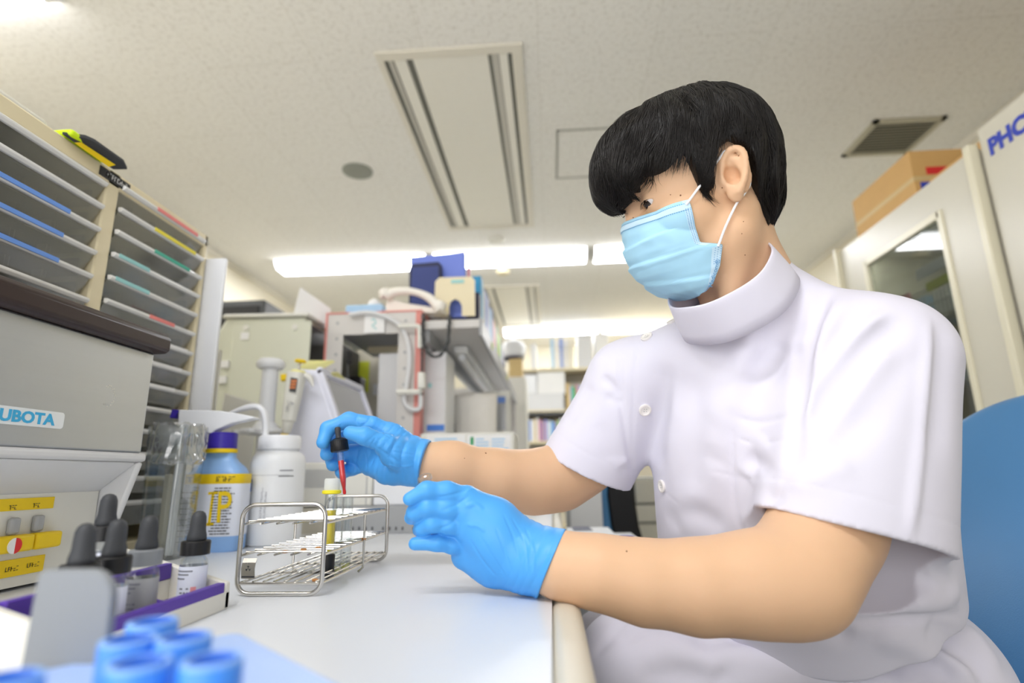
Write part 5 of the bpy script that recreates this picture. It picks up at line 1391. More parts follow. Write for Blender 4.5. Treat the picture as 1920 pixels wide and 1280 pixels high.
# ------------------------------------------------------------------ head frame
HP = np.array([0.195, 0.6566, 0.4535 + BZ]); _a = (0.0989, 0.3261, 0.2388)
def headM(a):
    F = np.array([-math.cos(a[0]), -math.sin(a[0]), 0]); U = np.array([0, 0, 1.]); Rr = np.cross(F, U)
    F2 = F * math.cos(a[1]) - U * math.sin(a[1]); U2 = U * math.cos(a[1]) + F * math.sin(a[1])
    R3 = Rr * math.cos(a[2]) + U2 * math.sin(a[2]); U3 = U2 * math.cos(a[2]) - Rr * math.sin(a[2])
    return np.stack([R3, F2, U3], 1)
HM = headM(_a)
def hw(p): return HM @ np.array(p, F4) + HP           # head -> room
def hl(P): return (P - HP) @ HM                       # room -> head
head = SDF()
h_ = head
h_.u(Ell((0, -.015, .045), (.0745, .094, .083)), 0)
h_.u(Ell((0, .025, .005), (.066, .066, .092)), .03)
h_.u(Ell((0, .016, -.056), (.056, .060, .050)), .03)
h_.u(Ell((0, .052, -.088), (.022, .020, .018)), .025)
for s in (-1, 1):
    h_.u(Ell((s * .046, .045, -.020), (.022, .032, .024)), .02)
    h_.u(Cap((s * .056, .0, -.055), (s * .030, .055, -.088), .018, .016), .02)     # jaw line
    h_.u(Cap((s * .012, .086, .030), (s * .046, .068, .030), .009, .009), .015)    # brow
h_.u(Cap((0, .085, .022), (0, .096, -.022), .007, .009), .014)
for s in (-1, 1): h_.u(Ell((s * .010, .090, -.028), (.008, .009, .007)), .008)
h_.u(Ell((0, .074, -.060), (.022, .012, .010)), .012)                               # mouth mound
EY = [np.array((s * .0315, .0715, .010)) for s in (-1, 1)]
def eyes_post(P, d):
    for s, c in zip((-1, 1), EY):
        m = np.linalg.norm(P - c, axis=1) < .04
        if not m.any(): continue
        Q = P[m]; dd = d[m]
        sock = Ell(c + np.array((0, .022, .001)), (.019, .014, .012)).d(Q)
        dd = smax(dd, -sock, .012)
        lid = Ell(c, (.0150, .0140, .0138)).d(Q)
        dd = smin(dd, lid, .004)
        # slit: tilted lens, outer corner higher
        q = Q - (c + np.array((s * .0005, .0125, -.0034)))
        tilt = .20 * s; x = q[:, 0] * math.cos(tilt) + q[:, 2] * math.sin(tilt); z = -q[:, 0] * math.sin(tilt) + q[:, 2] * math.cos(tilt)
        slit = Ell((0, 0, 0), (.0168, .012, .0027)).d(np.stack([x, q[:, 1], z], 1))
        dd = smax(dd, -slit, .0012)
        # upper lid crease
        cr = np.abs(np.sqrt((x * .9) ** 2 + (z * 1.6 + .006) ** 2) - .0155)
        dd = np.where((z > .002) & (Q[:, 1] > c[1]), dd + .0006 * np.exp(-(cr / .0011) ** 2), dd)
        d = d.copy(); d[m] = dd
    return d
h_.post.append(eyes_post)
# ears in head space
EARCUT = []
def ear_sdf(s):
    o = np.array((s * .0745, .0005, .003)); e = SDF()
    fl = math.radians(28)                                   # how far the ear stands off
    bk = np.array((s * math.sin(fl), -math.cos(fl), 0)); up = np.array((0, -.18, 1.0)); up /= np.linalg.norm(up)
    out = np.array((s * math.cos(fl), math.sin(fl), 0))
    def pt(u, v, w=0): return o + bk * u * .92 + up * v * .90 + out * w
    hel = [(-.004, .006), (-.003, .020), (.004, .0295), (.013, .0305), (.0205, .024), (.0228, .012), (.0212, -.001), (.017, -.013), (.011, -.022)]
    hel = [np.array(p) for p in spline([(a, b, 0) for a, b in hel], 3)]
    for i in range(len(hel) - 1):
        a, b = hel[i], hel[i + 1]; w = .004 + .002 * min(1, i / 8)
        e.u(Cap(pt(a[0], a[1], w), pt(b[0], b[1], w), .0036, .0036), .002)
    anti = [np.array(p) for p in spline([(.008, .021, 0), (.0145, .014, 0), (.0155, .003, 0), (.012, -.007, 0), (.005, -.011, 0)], 3)]
    for a, b in zip(anti[:-1], anti[1:]): e.u(Cap(pt(a[0], a[1], .0025), pt(b[0], b[1], .0025), .0034, .0032), .003)
    e.u(Ell(pt(.010, .006, -.0035), (.0165, .026, .0052), np.stack([bk, up, out], 1)), .0025)      # back plate
    e.u(Ell(pt(.006, -.022, .002), (.0085, .0105, .0042), np.stack([bk, up, out], 1)), .006)     # lobe
    e.u(Ell(pt(-.004, -.003, .003), (.0045, .006, .0040), np.stack([bk, up, out], 1)), .003)     # tragus
    e.u(Cap(pt(-.003, -.008, -.006), pt(.002, .014, -.006), .008, .008), .006)
    bowl = Ell(pt(.0060, .000, .003), (.0080, .0105, .0100), np.stack([bk, up, out], 1))
    def post(P, d): return smax(d, -bowl.d(P), .0025)
    e.post.append(post); EARCUT.append(Ell(o + bk * .009 + up * .004 + out * .014, (.0175, .031, .0175), np.stack([bk, up, out], 1))); return e, o
EARS = [ear_sdf(s) for s in (-1, 1)]
def head_local(P):
    d = head.ev(P)
    for e, o in EARS:
        m = np.linalg.norm(P - o, axis=1) < .06
        if m.any():
            d = d.copy(); d[m] = smin(d[m], e.ev(P[m]), .005)
    return d
HEAD = Fn(lambda P: head_local(hl(P)), HP, .165)

# ------------------------------------------------------------------ joints (pixel, distance)
def J(px, py, Z, r): return (W3(px, py, Z), rp(r, Z))
SL, SR = W3(1668, 655, .635), W3(1178, 712, .83)
PEL = W3(1600, 1300, .745)
MID = (SL + SR) / 2
tr_ = (SR - SL); tr_[2] = 0; tr_ /= np.linalg.norm(tr_)                 # torso right
tu = MID - PEL; tu -= (tu @ tr_) * tr_; TL = np.linalg.norm(tu); tu /= TL
tf = np.cross(tu, tr_)                                                  # torso forward
if tf @ CF > 0: tf = -tf
TA = np.stack([tr_, tf, tu], 1)
def tw_(x, y, z): return PEL + TA @ np.array((x, y, z))
body = SDF()
body.u(HEAD, 0)
NK0 = hw((0, -.026, -.055)); NKb = W3(1402, 548, .715)
body.u(Cap(NK0, NKb, .048, .053), .025)
body.u(Cap(hw((-.05, -.02, -.03)), W3(1368, 590, .66), .012, .011), .03)          # neck muscle
armR = [J(800, 868, .745, 37), J(850, 874, .757, 37.5), J(930, 897, .780, 47), J(1000, 903, .805, 51), J(1052, 895, .825, 51), J(1100, 860, .830, 52), J(1160, 760, .83, 56)]
armL = [J(1000, 1047, .578, 42), J(1034, 1055, .567, 47), J(1066, 1062, .555, 52), J(1130, 1073, .545, 60), J(1210, 1090, .541, 69), J(1310, 1098, .537, 78), J(1410, 1093, .536, 86), J(1470, 1090, .538, 88), J(1501, 1086, .541, 88), J(1526, 1030, .562, 90), J(1552, 985, .583, 90), J(1588, 870, .606, 88), J(1660, 700, .625, 78)]
body.chain(armR, .03); body.chain(armL, .02)
body.u(Cap(SR, SL, .030, .030), .02); body.u(Cap(NKb, tw_(0, 0, TL * .55), .05, .06), .03); body.u(Cap(tw_(0, 0, TL * .55), PEL, .06, .07), .03)
body.u(Cap(armR[-1][0], SR, .04, .035), .02); body.u(Cap(armL[-1][0], SL, .04, .035), .02)
HipL, HipR = W3(1690, 1290, .70), W3(1560, 1280, .88)
KnL, KnR = W3(1190, 1262, .74), W3(1150, 1235, .92)
FtL, FtR = np.array((KnL[0] + .05, KnL[1] + .02, .09)), np.array((KnR[0] + .06, KnR[1] + .02, .09))
for a, b, c in ((HipL, KnL, FtL), (HipR, KnR, FtR)):
    body.u(Cap(PEL, a, .05, .05), .02); body.u(Cap(a, b, .055, .045), .02); body.u(Cap(b, c, .042, .032), .02)
    body.u(Cap(c, c + np.array((-.14, 0, -.05)), .032, .026), .02)
if not NOBODY:
    vv, ff = polygonise(body, HB)
    np_mesh('body', vv, ff, 'skin', person, 1, .4)

# ------------------------------------------------------------------ eyes, brows, moles
def eyeball(c, s):
    c = hw(c); f = HM @ np.array((-.22, 1.0, -.40)); f /= np.linalg.norm(f)
    M = Matrix.Translation(V(c)) @ V(f).to_track_quat('Z', 'Y').to_matrix().to_4x4()
    n = 18; pr = [(.0131 * math.sin(math.pi * k / n) + 1e-5, -.0131 * math.cos(math.pi * k / n)) for k in range(n + 1)]
    e = MB().lathe(pr, M, 28, cap=False).build('eyeball', 'eye_white', person, ang=180)
    MB().lathe([(1e-5, .01345), (.003, .01325), (.0056, .0121), (.0074, .01085)], M, 28, cap=False).build('iris', 'iris_dark', e, ang=180)
for s, c in zip((-1, 1), EY): eyeball(c, s)
def skin_pt(px, py): return trace(body, px, py)
ml = MB()
for px, py, r in ((1276, 366, .0011), (1257, 365, .0007), (1354, 352, .0009), (1187, 408, .0008), (1394, 415, .0006), (1397, 478, .0007), (1391, 438, .0006), (911, 849, .0012), (871, 859, .0006), (1175, 1033, .0009)):
    p = skin_pt(px, py)
    if p is None: continue
    n = normal_at(body, p)
    ml.lathe([(r, -.0004), (r * .8, .0002), (1e-5, .0004)], Matrix.Translation(V(p)) @ V(n).to_track_quat('Z', 'Y').to_matrix().to_4x4(), 10)
ml.build('moles', 'mole', person)
# ------------------------------------------------------------------ gloves
def glove(chains, webs, wrist_plane, seeds, name, cuff, axis, label=None, folds_=()):
    g = SDF()
    for ch in webs: g.chain([J(*q) for q in ch], .014)
    fing = []
    for ch in chains:
        f_ = SDF(); f_.chain([J(*q) for q in ch], .006); c_ = np.mean([p.c for p, k in f_.pr], axis=0)
        g.u(Fn(f_.ev, c_, max(np.linalg.norm(p.c - c_) + p.R for p, k in f_.pr)), .0026)
    o, n = wrist_plane
    def post(P, d):
        s = (P - cuff) @ axis
        # fine stretched creases around the wrist and across the back
        w = np.exp(-((s) / .050) ** 2)
        cr = 1 - 2.2 * np.abs(np.sin(s * 330 + 2.6 * vnoise(P, 45, seeds) + 2)) ** .7 * np.clip(.6 + .6 * vnoise(P, 50, seeds + 1), 0, 1)
        cr2 = 1 - 2 * np.abs(np.sin((P @ axis) * 240 + 4 * vnoise(P, 38, seeds + 5))) ** .6
        d = d + .0011 * w * cr * .9 + .0007 * np.exp(-((s - .045) / .04) ** 2) * cr2 * np.clip(.2 + vnoise(P, 30, seeds + 9), 0, 1)
        # flared rim at the cuff
        d = d - .0016 * np.exp(-((s) / .004) ** 2)
        return smax(d, (P - o) @ n, .001)
    g.post.append(post)
    if folds_: folds(g, folds_)
    return g
# right hand (far), pinching the dropper
cR = W3(797, 868, .745); aR = W3(700, 845, .75) - cR; aR /= np.linalg.norm(aR)
gR = glove(
    [[(700, 797, .745, 16.5), (654, 787, .744, 14.0), (615, 803, .737, 12.8), (606, 829, .725, 12.5)],
     [(692, 815, .765, 16), (642, 818, .764, 14), (617, 836, .753, 13), (613, 851, .739, 12.5)],
     [(690, 842, .780, 15.5), (648, 848, .784, 13.5), (625, 862, .770, 12.8), (624, 871, .756, 12)],
     [(698, 868, .790, 14), (660, 878, .788, 12), (642, 885, .776, 11), (638, 884, .766, 10)],
     [(765, 858, .726, 21), (724, 833, .712, 18.5), (684, 817, .702, 16), (657, 811, .7010, 13.0)]],
    [[(796, 868, .745, 38), (770, 866, .747, 38)],
     [(790, 852, .745, 24), (735, 820, .750, 22), (700, 799, .747, 17)],
     [(790, 862, .748, 24), (740, 840, .756, 23), (694, 818, .766, 16.5)],
     [(790, 874, .752, 24), (740, 862, .764, 23), (692, 843, .780, 16)],
     [(790, 884, .752, 22), (745, 880, .764, 22), (700, 868, .788, 15)],
     [(775, 886, .738, 21), (725, 884, .752, 17), (690, 876, .775, 14)],
     [(700, 848, .785, 22), (656, 852, .788, 15)],
     [(780, 862, .730, 26), (740, 848, .722, 24), (722, 834, .713, 18.5)]],
    (W3(797, 868, .745), -aR), 3, 'glove', cR, aR,
    folds_=[([(694, 776), (690, 790), (676, 800)], 0.00176, -0.00216), ([(672, 776), (668, 788), (672, 798)], 0.00128, -0.00135), ([(700, 846), (706, 836), (712, 828)], 0.00112, -0.00149),
            ([(690, 842), (700, 828), (705, 820)], 0.00096, -0.00135), ([(720, 842), (728, 832), (733, 824)], 0.00096, -0.00108), ([(686, 895), (688, 865), (684, 845)], 0.00096, -0.00135),
            ([(705, 838), (730, 855), (752, 868)], 0.00176, -0.00162), ([(664, 885), (668, 862), (672, 840)], 0.00128, -0.00162), ([(700, 800), (720, 812), (735, 822)], 0.00120, -0.00095),
            ([(640, 793), (636, 803), (630, 808)], 0.00096, -0.00095), ([(722, 870), (750, 875), (775, 872)], 0.00128, 0.00095), ([(735, 846), (755, 850), (778, 852)], 0.00096, -0.00095), ([(740, 836), (760, 842), (782, 843)], 0.00096, -0.00095)])
# left hand (near), holding the vial
cL = W3(1036, 1054, .564); aL = W3(900, 985, .585) - cL; aL /= np.linalg.norm(aL)
gL = glove(
    [[(874, 934, .585, 22), (838, 922, .578, 18.5), (800, 919, .572, 15.5), (768, 935, .567, 12.6)],
     [(870, 960, .580, 21), (838, 953, .574, 17.5), (802, 951, .570, 16), (779, 960, .574, 14.8), (771, 970, .583, 13)],
     [(874, 990, .582, 20.5), (842, 983, .575, 17), (810, 981, .570, 15.5), (793, 988, .576, 14), (786, 993, .585, 12.5)],
     [(886, 1024, .590, 20.5), (850, 1020, .581, 16.5), (820, 1017, .574, 14.2), (778, 1019, .573, 12)],
     [(915, 955, .615, 20), (855, 938, .620, 17), (815, 920, .602, 14)]],
    [[(1066, 1061, .5535, 58), (1034, 1055, .5655, 57.5), (1000, 1049, .575, 53), (960, 1036, .585, 52)],
     [(985, 1030, .585, 44), (930, 975, .588, 36), (875, 936, .586, 26)],
     [(985, 1040, .583, 46), (930, 1000, .582, 40), (873, 964, .581, 25)],
     [(985, 1050, .583, 46), (930, 1022, .583, 42), (876, 994, .583, 25)],
     [(985, 1053, .580, 45), (930, 1046, .588, 38), (888, 1026, .590, 24)],
     [(985, 1050, .580, 44), (925, 1052, .590, 36), (870, 1042, .593, 24)],
     [(960, 1010, .600, 36), (915, 960, .612, 24)]],
    (W3(1036, 1054, .564), -aL), 11, 'glove', cL, aL,
    folds_=[([(818, 932), (845, 928), (875, 918)], 0.00112, -0.00162), ([(828, 957), (855, 946), (880, 930)], 0.00112, -0.00176), ([(822, 992), (845, 982), (862, 962)], 0.00112, -0.00162),
            ([(826, 1043), (840, 1040), (842, 1026)], 0.00128, -0.00189), ([(880, 1010), (905, 1050), (930, 1080)], 0.00112, -0.00108), ([(900, 1005), (925, 1045), (950, 1085)], 0.00104, -0.00095),
            ([(930, 990), (945, 1030), (960, 1075)], 0.00104, -0.00108), ([(945, 965), (960, 1000), (975, 1050)], 0.00104, -0.00108), ([(960, 970), (985, 1020), (990, 1080)], 0.00096, -0.00108),
            ([(985, 988), (1000, 1030), (1000, 1085)], 0.00096, -0.00122), ([(872, 925), (885, 915), (900, 926)], 0.00112, 0.00081), ([(870, 950), (890, 945), (905, 955)], 0.00200, 0.00135), ([(876, 985), (895, 985), (910, 995)], 0.00200, 0.00122)])
for g in ((gR, gL) if not NOBODY else ()):
    vv, ff = polygonise(g, HG)
    np_mesh('glove', vv, ff, 'glove_blue', person, 1, .35)
# thin rolled rim at each cuff
# ------------------------------------------------------------------ dropper and vial held in the hands
dy = (W3(636, 812, .72))[1]
dk = thing('dropper', 'black rubber dropper with red liquid held over the test tube', 'dropper', tuple(W3(646, 925, .73)))
def dpt(px, py, y=None): return ay(px, py, .718)
A0, A1 = dpt(632.5, 800), dpt(646.3, 926.5)
L = (A1 - A0).length; M = Matrix.Translation(A0) @ (A1 - A0).to_track_quat('Z', 'Y').to_matrix().to_4x4()
k = L / 127.4                                            # metres per pixel along the dropper
cap0, cap1 = 23 * k, 45 * k
MB().lathe([(.0003, 0), (3.6 * k, .5 * k), (5.4 * k, 3 * k), (5.6 * k, 10 * k), (4.9 * k, 16 * k), (5.4 * k, 21 * k), (8.5 * k, 24 * k)], M, 28).build('rubber_bulb', 'black_rubber', dk)
cp = MB(); n = 72
for (r, z) in ((9, 22), (13.5, 24.5), (16.0, 27), (17.0, 45), (15.5, 47)):
    cp.v += [tuple(M @ V(((r - (.45 if i % 2 else 0) * (r > 12)) * k * math.cos(2 * math.pi * i / n), (r - (.45 if i % 2 else 0) * (r > 12)) * k * math.sin(2 * math.pi * i / n), z * k))) for i in range(n)]
for j in range(4):
    for i in range(n): cp.f.append((j * n + i, j * n + (i + 1) % n, (j + 1) * n + (i + 1) % n, (j + 1) * n + i)); cp.mi.append(0)
cp.f.append(tuple(range(n - 1, -1, -1))); cp.mi.append(0); cp.f.append(tuple(range(4 * n, 5 * n))); cp.mi.append(0)
cp.build('screw_cap', 'black', dk)
MB().lathe([(6.0 * k, 46 * k), (6.0 * k, 97 * k), (4.6 * k, 108 * k), (3.0 * k, 117 * k), (2.6 * k, 120 * k)], M, 24, cap=False).build('glass_tube', 'clear', dk)
MB().lathe([(.0002, 64.5 * k), (5.3 * k, 64.5 * k), (5.4 * k, 97 * k), (4.2 * k, 108 * k), (2.9 * k, 117 * k), (2.7 * k, 120 * k), (3.2 * k, 123 * k), (2.6 * k, 126.5 * k), (.0002, 127.6 * k)], M, 24).build('red_liquid', 'red', dk)
vl = thing('glass_vial', 'small clear glass vial held behind the index finger of the near hand', 'vial', tuple(W3(800, 910, .59)))
P0, P1 = V(W3(795.5, 893, .590)), V(W3(808, 928, .597))
L = (P1 - P0).length; M = Matrix.Translation(P0) @ (P1 - P0).to_track_quat('Z', 'Y').to_matrix().to_4x4() @ Matrix.Rotation(0, 4, 'Z')
rv = rp(14, .59)
MB().lathe([(rv * .62, .0), (rv * .95, .0004), (rv, .0016), (rv, .0034), (rv * .78, .0045), (rv * .72, .007), (rv * .95, .011), (rv * .95, L + .01), (.0003, L + .0105)], M, 32, cap=False).build('vial_body', 'clear', vl)

# ------------------------------------------------------------------ tunic
tn = SDF()
tn.u(Ell(tw_(.018, .005, TL * .70), (.172, .112, .165), TA), 0)
tn.u(Ell(tw_(.034, .014, TL * .41), (.178, .122, .19), TA), .05)
tn.u(Ell(tw_(.008, -.005, .03), (.180, .138, .14), TA), .05)
tn.u(Cap(SR, tw_(.03, -.015, TL + .045), .052, .050), .05); tn.u(Cap(SL, tw_(-.03, -.015, TL + .045), .051, .050), .05)
tn.u(Cap(tw_(0, -.02, TL + .03), NKb, .058, .058), .04)
# sleeves
hA, hB, hC = W3(1450, 956, .575), W3(1803, 1058, .610), W3(1655, 1003, .505)
hn = np.cross(hB - hA, hC - hA); hn /= np.linalg.norm(hn)
if hn[2] > 0: hn = -hn
sl0, sl1 = W3(1645, 668, .628), W3(1590, 1035, .578)
slw = W3(1803, 1050, .6) - W3(1450, 965, .58); slw -= (slw @ (sl1 - sl0)) * (sl1 - sl0) / ((sl1 - sl0) @ (sl1 - sl0))
SLE = (Cap(sl0, sl1, .065, .079, slw, 1.29), Cap(sl0, sl1 + (sl1 - sl0) * .05, .058, .0705, slw, 1.295))
rA, rB, rC = W3(1020, 838, .83), W3(1186, 905, .86), W3(1100, 890, .78)
rn = np.cross(rB - rA, rC - rA); rn /= np.linalg.norm(rn)
if rn[2] > 0: rn = -rn
sr0, sr1 = W3(1183, 722, .83), W3(1098, 880, .832)
SRE = (Cap(sr0, sr1, .062, .070), Cap(sr0, sr1 + (sr1 - sr0) * .1, .0555, .0645))
class Cut:
    def __init__(s, cap, o, n): s.cap = cap; s.o = o; s.n = n; s.c = cap.c; s.R = cap.R
    def d(s, P): return np.maximum(s.cap.d(P), (P - s.o) @ s.n)
tn.u(Cut(SLE[0], hA, hn), .030); tn.u(Cut(SRE[0], rA, rn), .030)
def hollow(P, d):
    for cap, o, n in ((SLE[1], hA, hn), (SRE[1], rA, rn)):
        m = np.linalg.norm(P - cap.c, axis=1) < cap.R + .05
        if not m.any(): continue
        Q = P[m]; up = (Q - o) @ n                     # below the hem > 0, inside the sleeve < 0
        cav = np.maximum(cap.d(Q), -(up + .040))
        d = d.copy(); d[m] = smax(d[m], -cav, .002)
    return d
# opening for the neck
NKax = NK0 - NKb; NKax /= np.linalg.norm(NKax)
CC = W3(1358, 534, .688)                                # middle of the collar ring
ca = np.array((-.22, 0, .68)) + .66 * np.array((tf[0], tf[1], 0)); ca /= np.linalg.norm(ca)  # collar axis
cw_ = W3(1455, 480, .70) - W3(1260, 582, .67); cw_ -= (cw_ @ ca) * ca
COLR = .070
class Ring:
    """stand collar: elliptical band round the neck"""
    def __init__(s, c, a, r, h, th, w, e, r2): s.c = c; s.a = a; s.r = r; s.h = h; s.th = th; s.w = w / np.linalg.norm(w); s.e = e; s.R = r * e + h; s.r2 = r2
    def d(s, P):
        q = P - s.c; z = q @ s.a; v = q - z[:, None] * s.a; c = v @ s.w; v = v + ((1 / s.e - 1) * c)[:, None] * s.w
        rr = np.linalg.norm(v, axis=1) - (s.r + (s.r2 - s.r) * (z / s.h * .5 + .5))
        return np.maximum(np.abs(rr) - s.th, np.abs(z) - s.h) - .0008
def neckhole(P, d):
    m = np.linalg.norm(P - CC, axis=1) < .16
    if m.any():
        q = P[m] - CC; z = q @ ca; v = q - z[:, None] * ca; rr = np.linalg.norm(v, axis=1) - (COLR - .0045 - (z / .016) * .003)
        cav = np.maximum(rr, -(z + .03))
        d = d.copy(); d[m] = smax(d[m], -cav, .002)
    return d
FOLDS = [
    ([(1548, 548), (1515, 650), (1496, 760), (1484, 850)], .0075, -.0120), ([(1575, 560), (1535, 660), (1512, 760), (1500, 850)], .010, .005), ([(1700, 590), (1610, 690), (1530, 810)], .016, -.006), ([(1715, 650), (1640, 750), (1560, 850)], .018, -.005), ([(1680, 640), (1600, 740), (1530, 850)], .012, .004),
    ([(1480, 560), (1440, 640), (1410, 720)], .014, -.004), ([(1420, 620), (1380, 720), (1340, 800)], .018, .004), ([(1260, 680), (1240, 780), (1235, 880)], .02, -.005), ([(1290, 640), (1270, 720), (1265, 800)], .014, .003),
    ([(1492, 790), (1535, 690), (1590, 610), (1650, 560)], .012, -.006), ([(1490, 850), (1545, 740), (1620, 650), (1690, 600)], .013, -.006), ([(1485, 810), (1540, 710), (1610, 625), (1665, 580)], .010, .005),
    ([(1490, 880), (1560, 820), (1650, 770)], .014, -.003), ([(1480, 915), (1540, 890), (1600, 865)], .012, .003), ([(1745, 570), (1738, 700), (1722, 860), (1706, 1008)], .006, .005), ([(1765, 600), (1762, 700), (1752, 860)], .016, -.004),
    ([(1500, 790), (1490, 840), (1480, 880)], .008, -.004), ([(1495, 640), (1492, 720), (1490, 780)], .008, -.005), ([(1505, 520), (1500, 580), (1495, 640)], .010, -.003), ([(1470, 640), (1440, 700), (1400, 760)], .016, -.004),
    ([(1377, 780), (1375, 860), (1380, 960), (1400, 1010)], .003, -.0022), ([(1378, 782), (1420, 792), (1460, 785), (1490, 774)], .003, -.0022), ([(1378, 820), (1420, 832), (1460, 826), (1485, 812)], .0022, -.0014), ([(1400, 850), (1440, 890), (1455, 950)], .012, -.005), ([(1420, 880), (1462, 920)], .010, .004),
    ([(1392, 640), (1378, 720), (1376, 780)], .012, .003), ([(1330, 660), (1345, 760), (1340, 860)], .022, .004), ([(1310, 700), (1300, 820), (1310, 930)], .02, -.003), ([(1355, 870), (1300, 930), (1270, 990)], .02, .003),
    ([(1198, 628), (1189, 720), (1186, 820), (1190, 900)], .0022, -.0016), ([(1163, 672), (1166, 760), (1180, 850), (1187, 895)], .004, -.004), ([(1128, 706), (1150, 725), (1162, 742)], .006, -.006), ([(1135, 742), (1158, 752), (1165, 758)], .006, -.005), ([(1110, 720), (1090, 760), (1060, 800)], .012, -.003), ([(1120, 790), (1138, 830), (1146, 865)], .012, -.002), ([(1152, 880), (1164, 868), (1180, 862)], .006, .002),
    ([(1488, 502), (1520, 505), (1560, 515), (1610, 540)], .002, -.0014), ([(1440, 820), (1400, 900)], .02, .003), ([(1250, 980), (1300, 960), (1360, 990)], .014, -.004),
    ([(1555, 1160), (1640, 1162), (1720, 1158), (1800, 1155)], .006, -.009), ([(1560, 1130), (1650, 1135), (1770, 1110)], .014, .006), ([(1640, 1085), (1700, 1100), (1745, 1075)], .014, -.006), ([(1700, 1125), (1760, 1130), (1800, 1100)], .012, .006), ([(1740, 1170), (1790, 1200), (1830, 1250)], .014, -.008), ([(1640, 1190), (1720, 1215), (1780, 1270)], .016, .006),
    ([(1460, 1170), (1540, 1175), (1600, 1200)], .012, -.007),
]
FOLDS2 = [
    ([(1450, 965), (1550, 988), (1650, 1010)], .0016, 0),
]
folds(tn, FOLDS)
hmo = W3(1680, 1163, .66); hmn = -(TA @ np.array((.10, .18, 1.0))); hmn /= np.linalg.norm(hmn)
tn.post.append(lambda P, d: smax(d, (P - hmo) @ hmn - .0025 * np.sin((P @ TA[:, 0]) * 60) - .002 * np.sin((P @ TA[:, 1]) * 90), .004))
tn.post += [hollow, neckhole]
def hemline(P, d):
    for o, n, cap in ((hA, hn, SLE[0]), (rA, rn, SRE[0])):
        s = (P - o) @ n; m = (np.abs(s + .030) < .006) & (np.linalg.norm(P - cap.b, axis=1) < .16)
        if m.any(): d = d + np.where(m, .0007 * np.exp(-((s + .030) / .0012) ** 2), 0)
    return d + .0010 * vnoise(P, 28, 5) * 1.0
tn.post.append(hemline)
# trousers and skirt of the tunic over the lap
tz = SDF()
tz.u(Ell(PEL + TA @ np.array((.004, -.004, .0)), (.172, .132, .15), TA), 0)
for a, b, c in ((HipL, KnL, FtL), (HipR, KnR, FtR)):
    tz.u(Cap(PEL, a, .11, .105), .05); tz.u(Cap(a, b, .098, .074), .04); tz.u(Cap(b, c, .068, .060), .03)
tz.u(Cap((HipL + HipR) / 2, (KnL * .6 + KnR * .4) * .7 + (HipL + HipR) / 2 * .3, .11, .09), .05)
FT = [([(1560, 1172), (1650, 1190), (1740, 1235), (1790, 1278)], .011, -.012), ([(1590, 1170), (1690, 1198), (1780, 1240), (1830, 1278)], .010, .009), ([(1640, 1168), (1740, 1190), (1820, 1240), (1850, 1278)], .010, -.009), ([(1770, 1165), (1830, 1195), (1870, 1260)], .012, .006), ([(1440, 1200), (1560, 1215), (1680, 1262)], .016, .010),([(1400, 1195), (1500, 1200), (1600, 1225), (1700, 1260)], .014, -.009), ([(1330, 1215), (1450, 1235), (1560, 1262)], .016, .008), ([(1300, 1190), (1340, 1205), (1420, 1190)], .012, -.007), ([(1230, 1200), (1300, 1230), (1350, 1270)], .016, .006), ([(1160, 1200), (1200, 1180), (1240, 1170)], .010, -.006), ([(1115, 1225), (1140, 1200), (1180, 1150)], .006, -.007), ([(1200, 1275), (1280, 1265), (1380, 1275)], .014, -.007), ([(1580, 1215), (1680, 1235), (1760, 1275)], .014, -.008), ([(1500, 1250), (1600, 1270)], .014, .007)]
folds(tz, FT)
tz.post.append(lambda P, d: d + .0016 * vnoise(P, 24, 8))
if not NOBODY:
    vv, ff = polygonise(tn, HC)
    tunic = np_mesh('tunic', vv, ff, 'tunic_cloth', person, 1, .4)
    vv, ff = polygonise(tz, HC * 1.5)
    np_mesh('trousers', vv, ff, 'tunic_cloth', person, 1, .4)
    # stand collar: a clean band round the neck, open over the right shoulder where the placket starts
    e1 = cw_ / np.linalg.norm(cw_); e2 = np.cross(ca, e1); vs = []; fs = []
    pr_ = [(.0060, -.034), (.0046, -.020), (.0030, -.010), (.0012, .0), (-.0006, .010), (-.0018, .0165), (-.0030, .0180), (-.0046, .0168), (-.0038, .008), (-.0026, -.004), (-.0010, -.020), (.0010, -.034)]
    n_ = 96; m_ = len(pr_)
    for i in range(n_):
        a = 2 * math.pi * i / n_
        wv = .0012 * math.sin(3 * a + 1) + .0007 * math.sin(7 * a)
        for (dr, dz) in pr_:
            rr = COLR + dr + wv; vs.append(CC + (e1 * math.cos(a) + e2 * math.sin(a)) * rr + ca * (dz + .0015 * math.sin(2 * a + .5)))
    fs = [(i * m_ + j, i * m_ + (j + 1) % m_, ((i + 1) % n_) * m_ + (j + 1) % m_, ((i + 1) % n_) * m_ + j) for i in range(n_) for j in range(m_)]
    np_mesh('collar', np.array(vs), np.array(fs), 'tunic_cloth', tunic)
    for px, py in ((1261, 603), (1213, 632), (1209, 768), (1242, 911)):
        p = trace(tn, px, py)
        if p is None: continue
        n = normal_at(tn, p, .004)
        M = Matrix.Translation(V(p)) @ V(n).to_track_quat('Z', 'Y').to_matrix().to_4x4()
        b = MB().lathe([(.0002, -.001), (.0078, -.001), (.0086, .0010), (.0084, .0026), (.0066, .0030), (.0056, .0022), (.0002, .0020)], M, 28).build('button', 'button_white', tunic)
        hb_ = MB()
        for sx in (-1, 1):
            for sy in (-1, 1): hb_.lathe([(.0006, .0018), (.0007, .0024), (.0002, .0025)], M @ Matrix.Translation((sx * .0016, sy * .0016, 0)), 8)
        hb_.build('button_stitch', 'mid_grey', b)
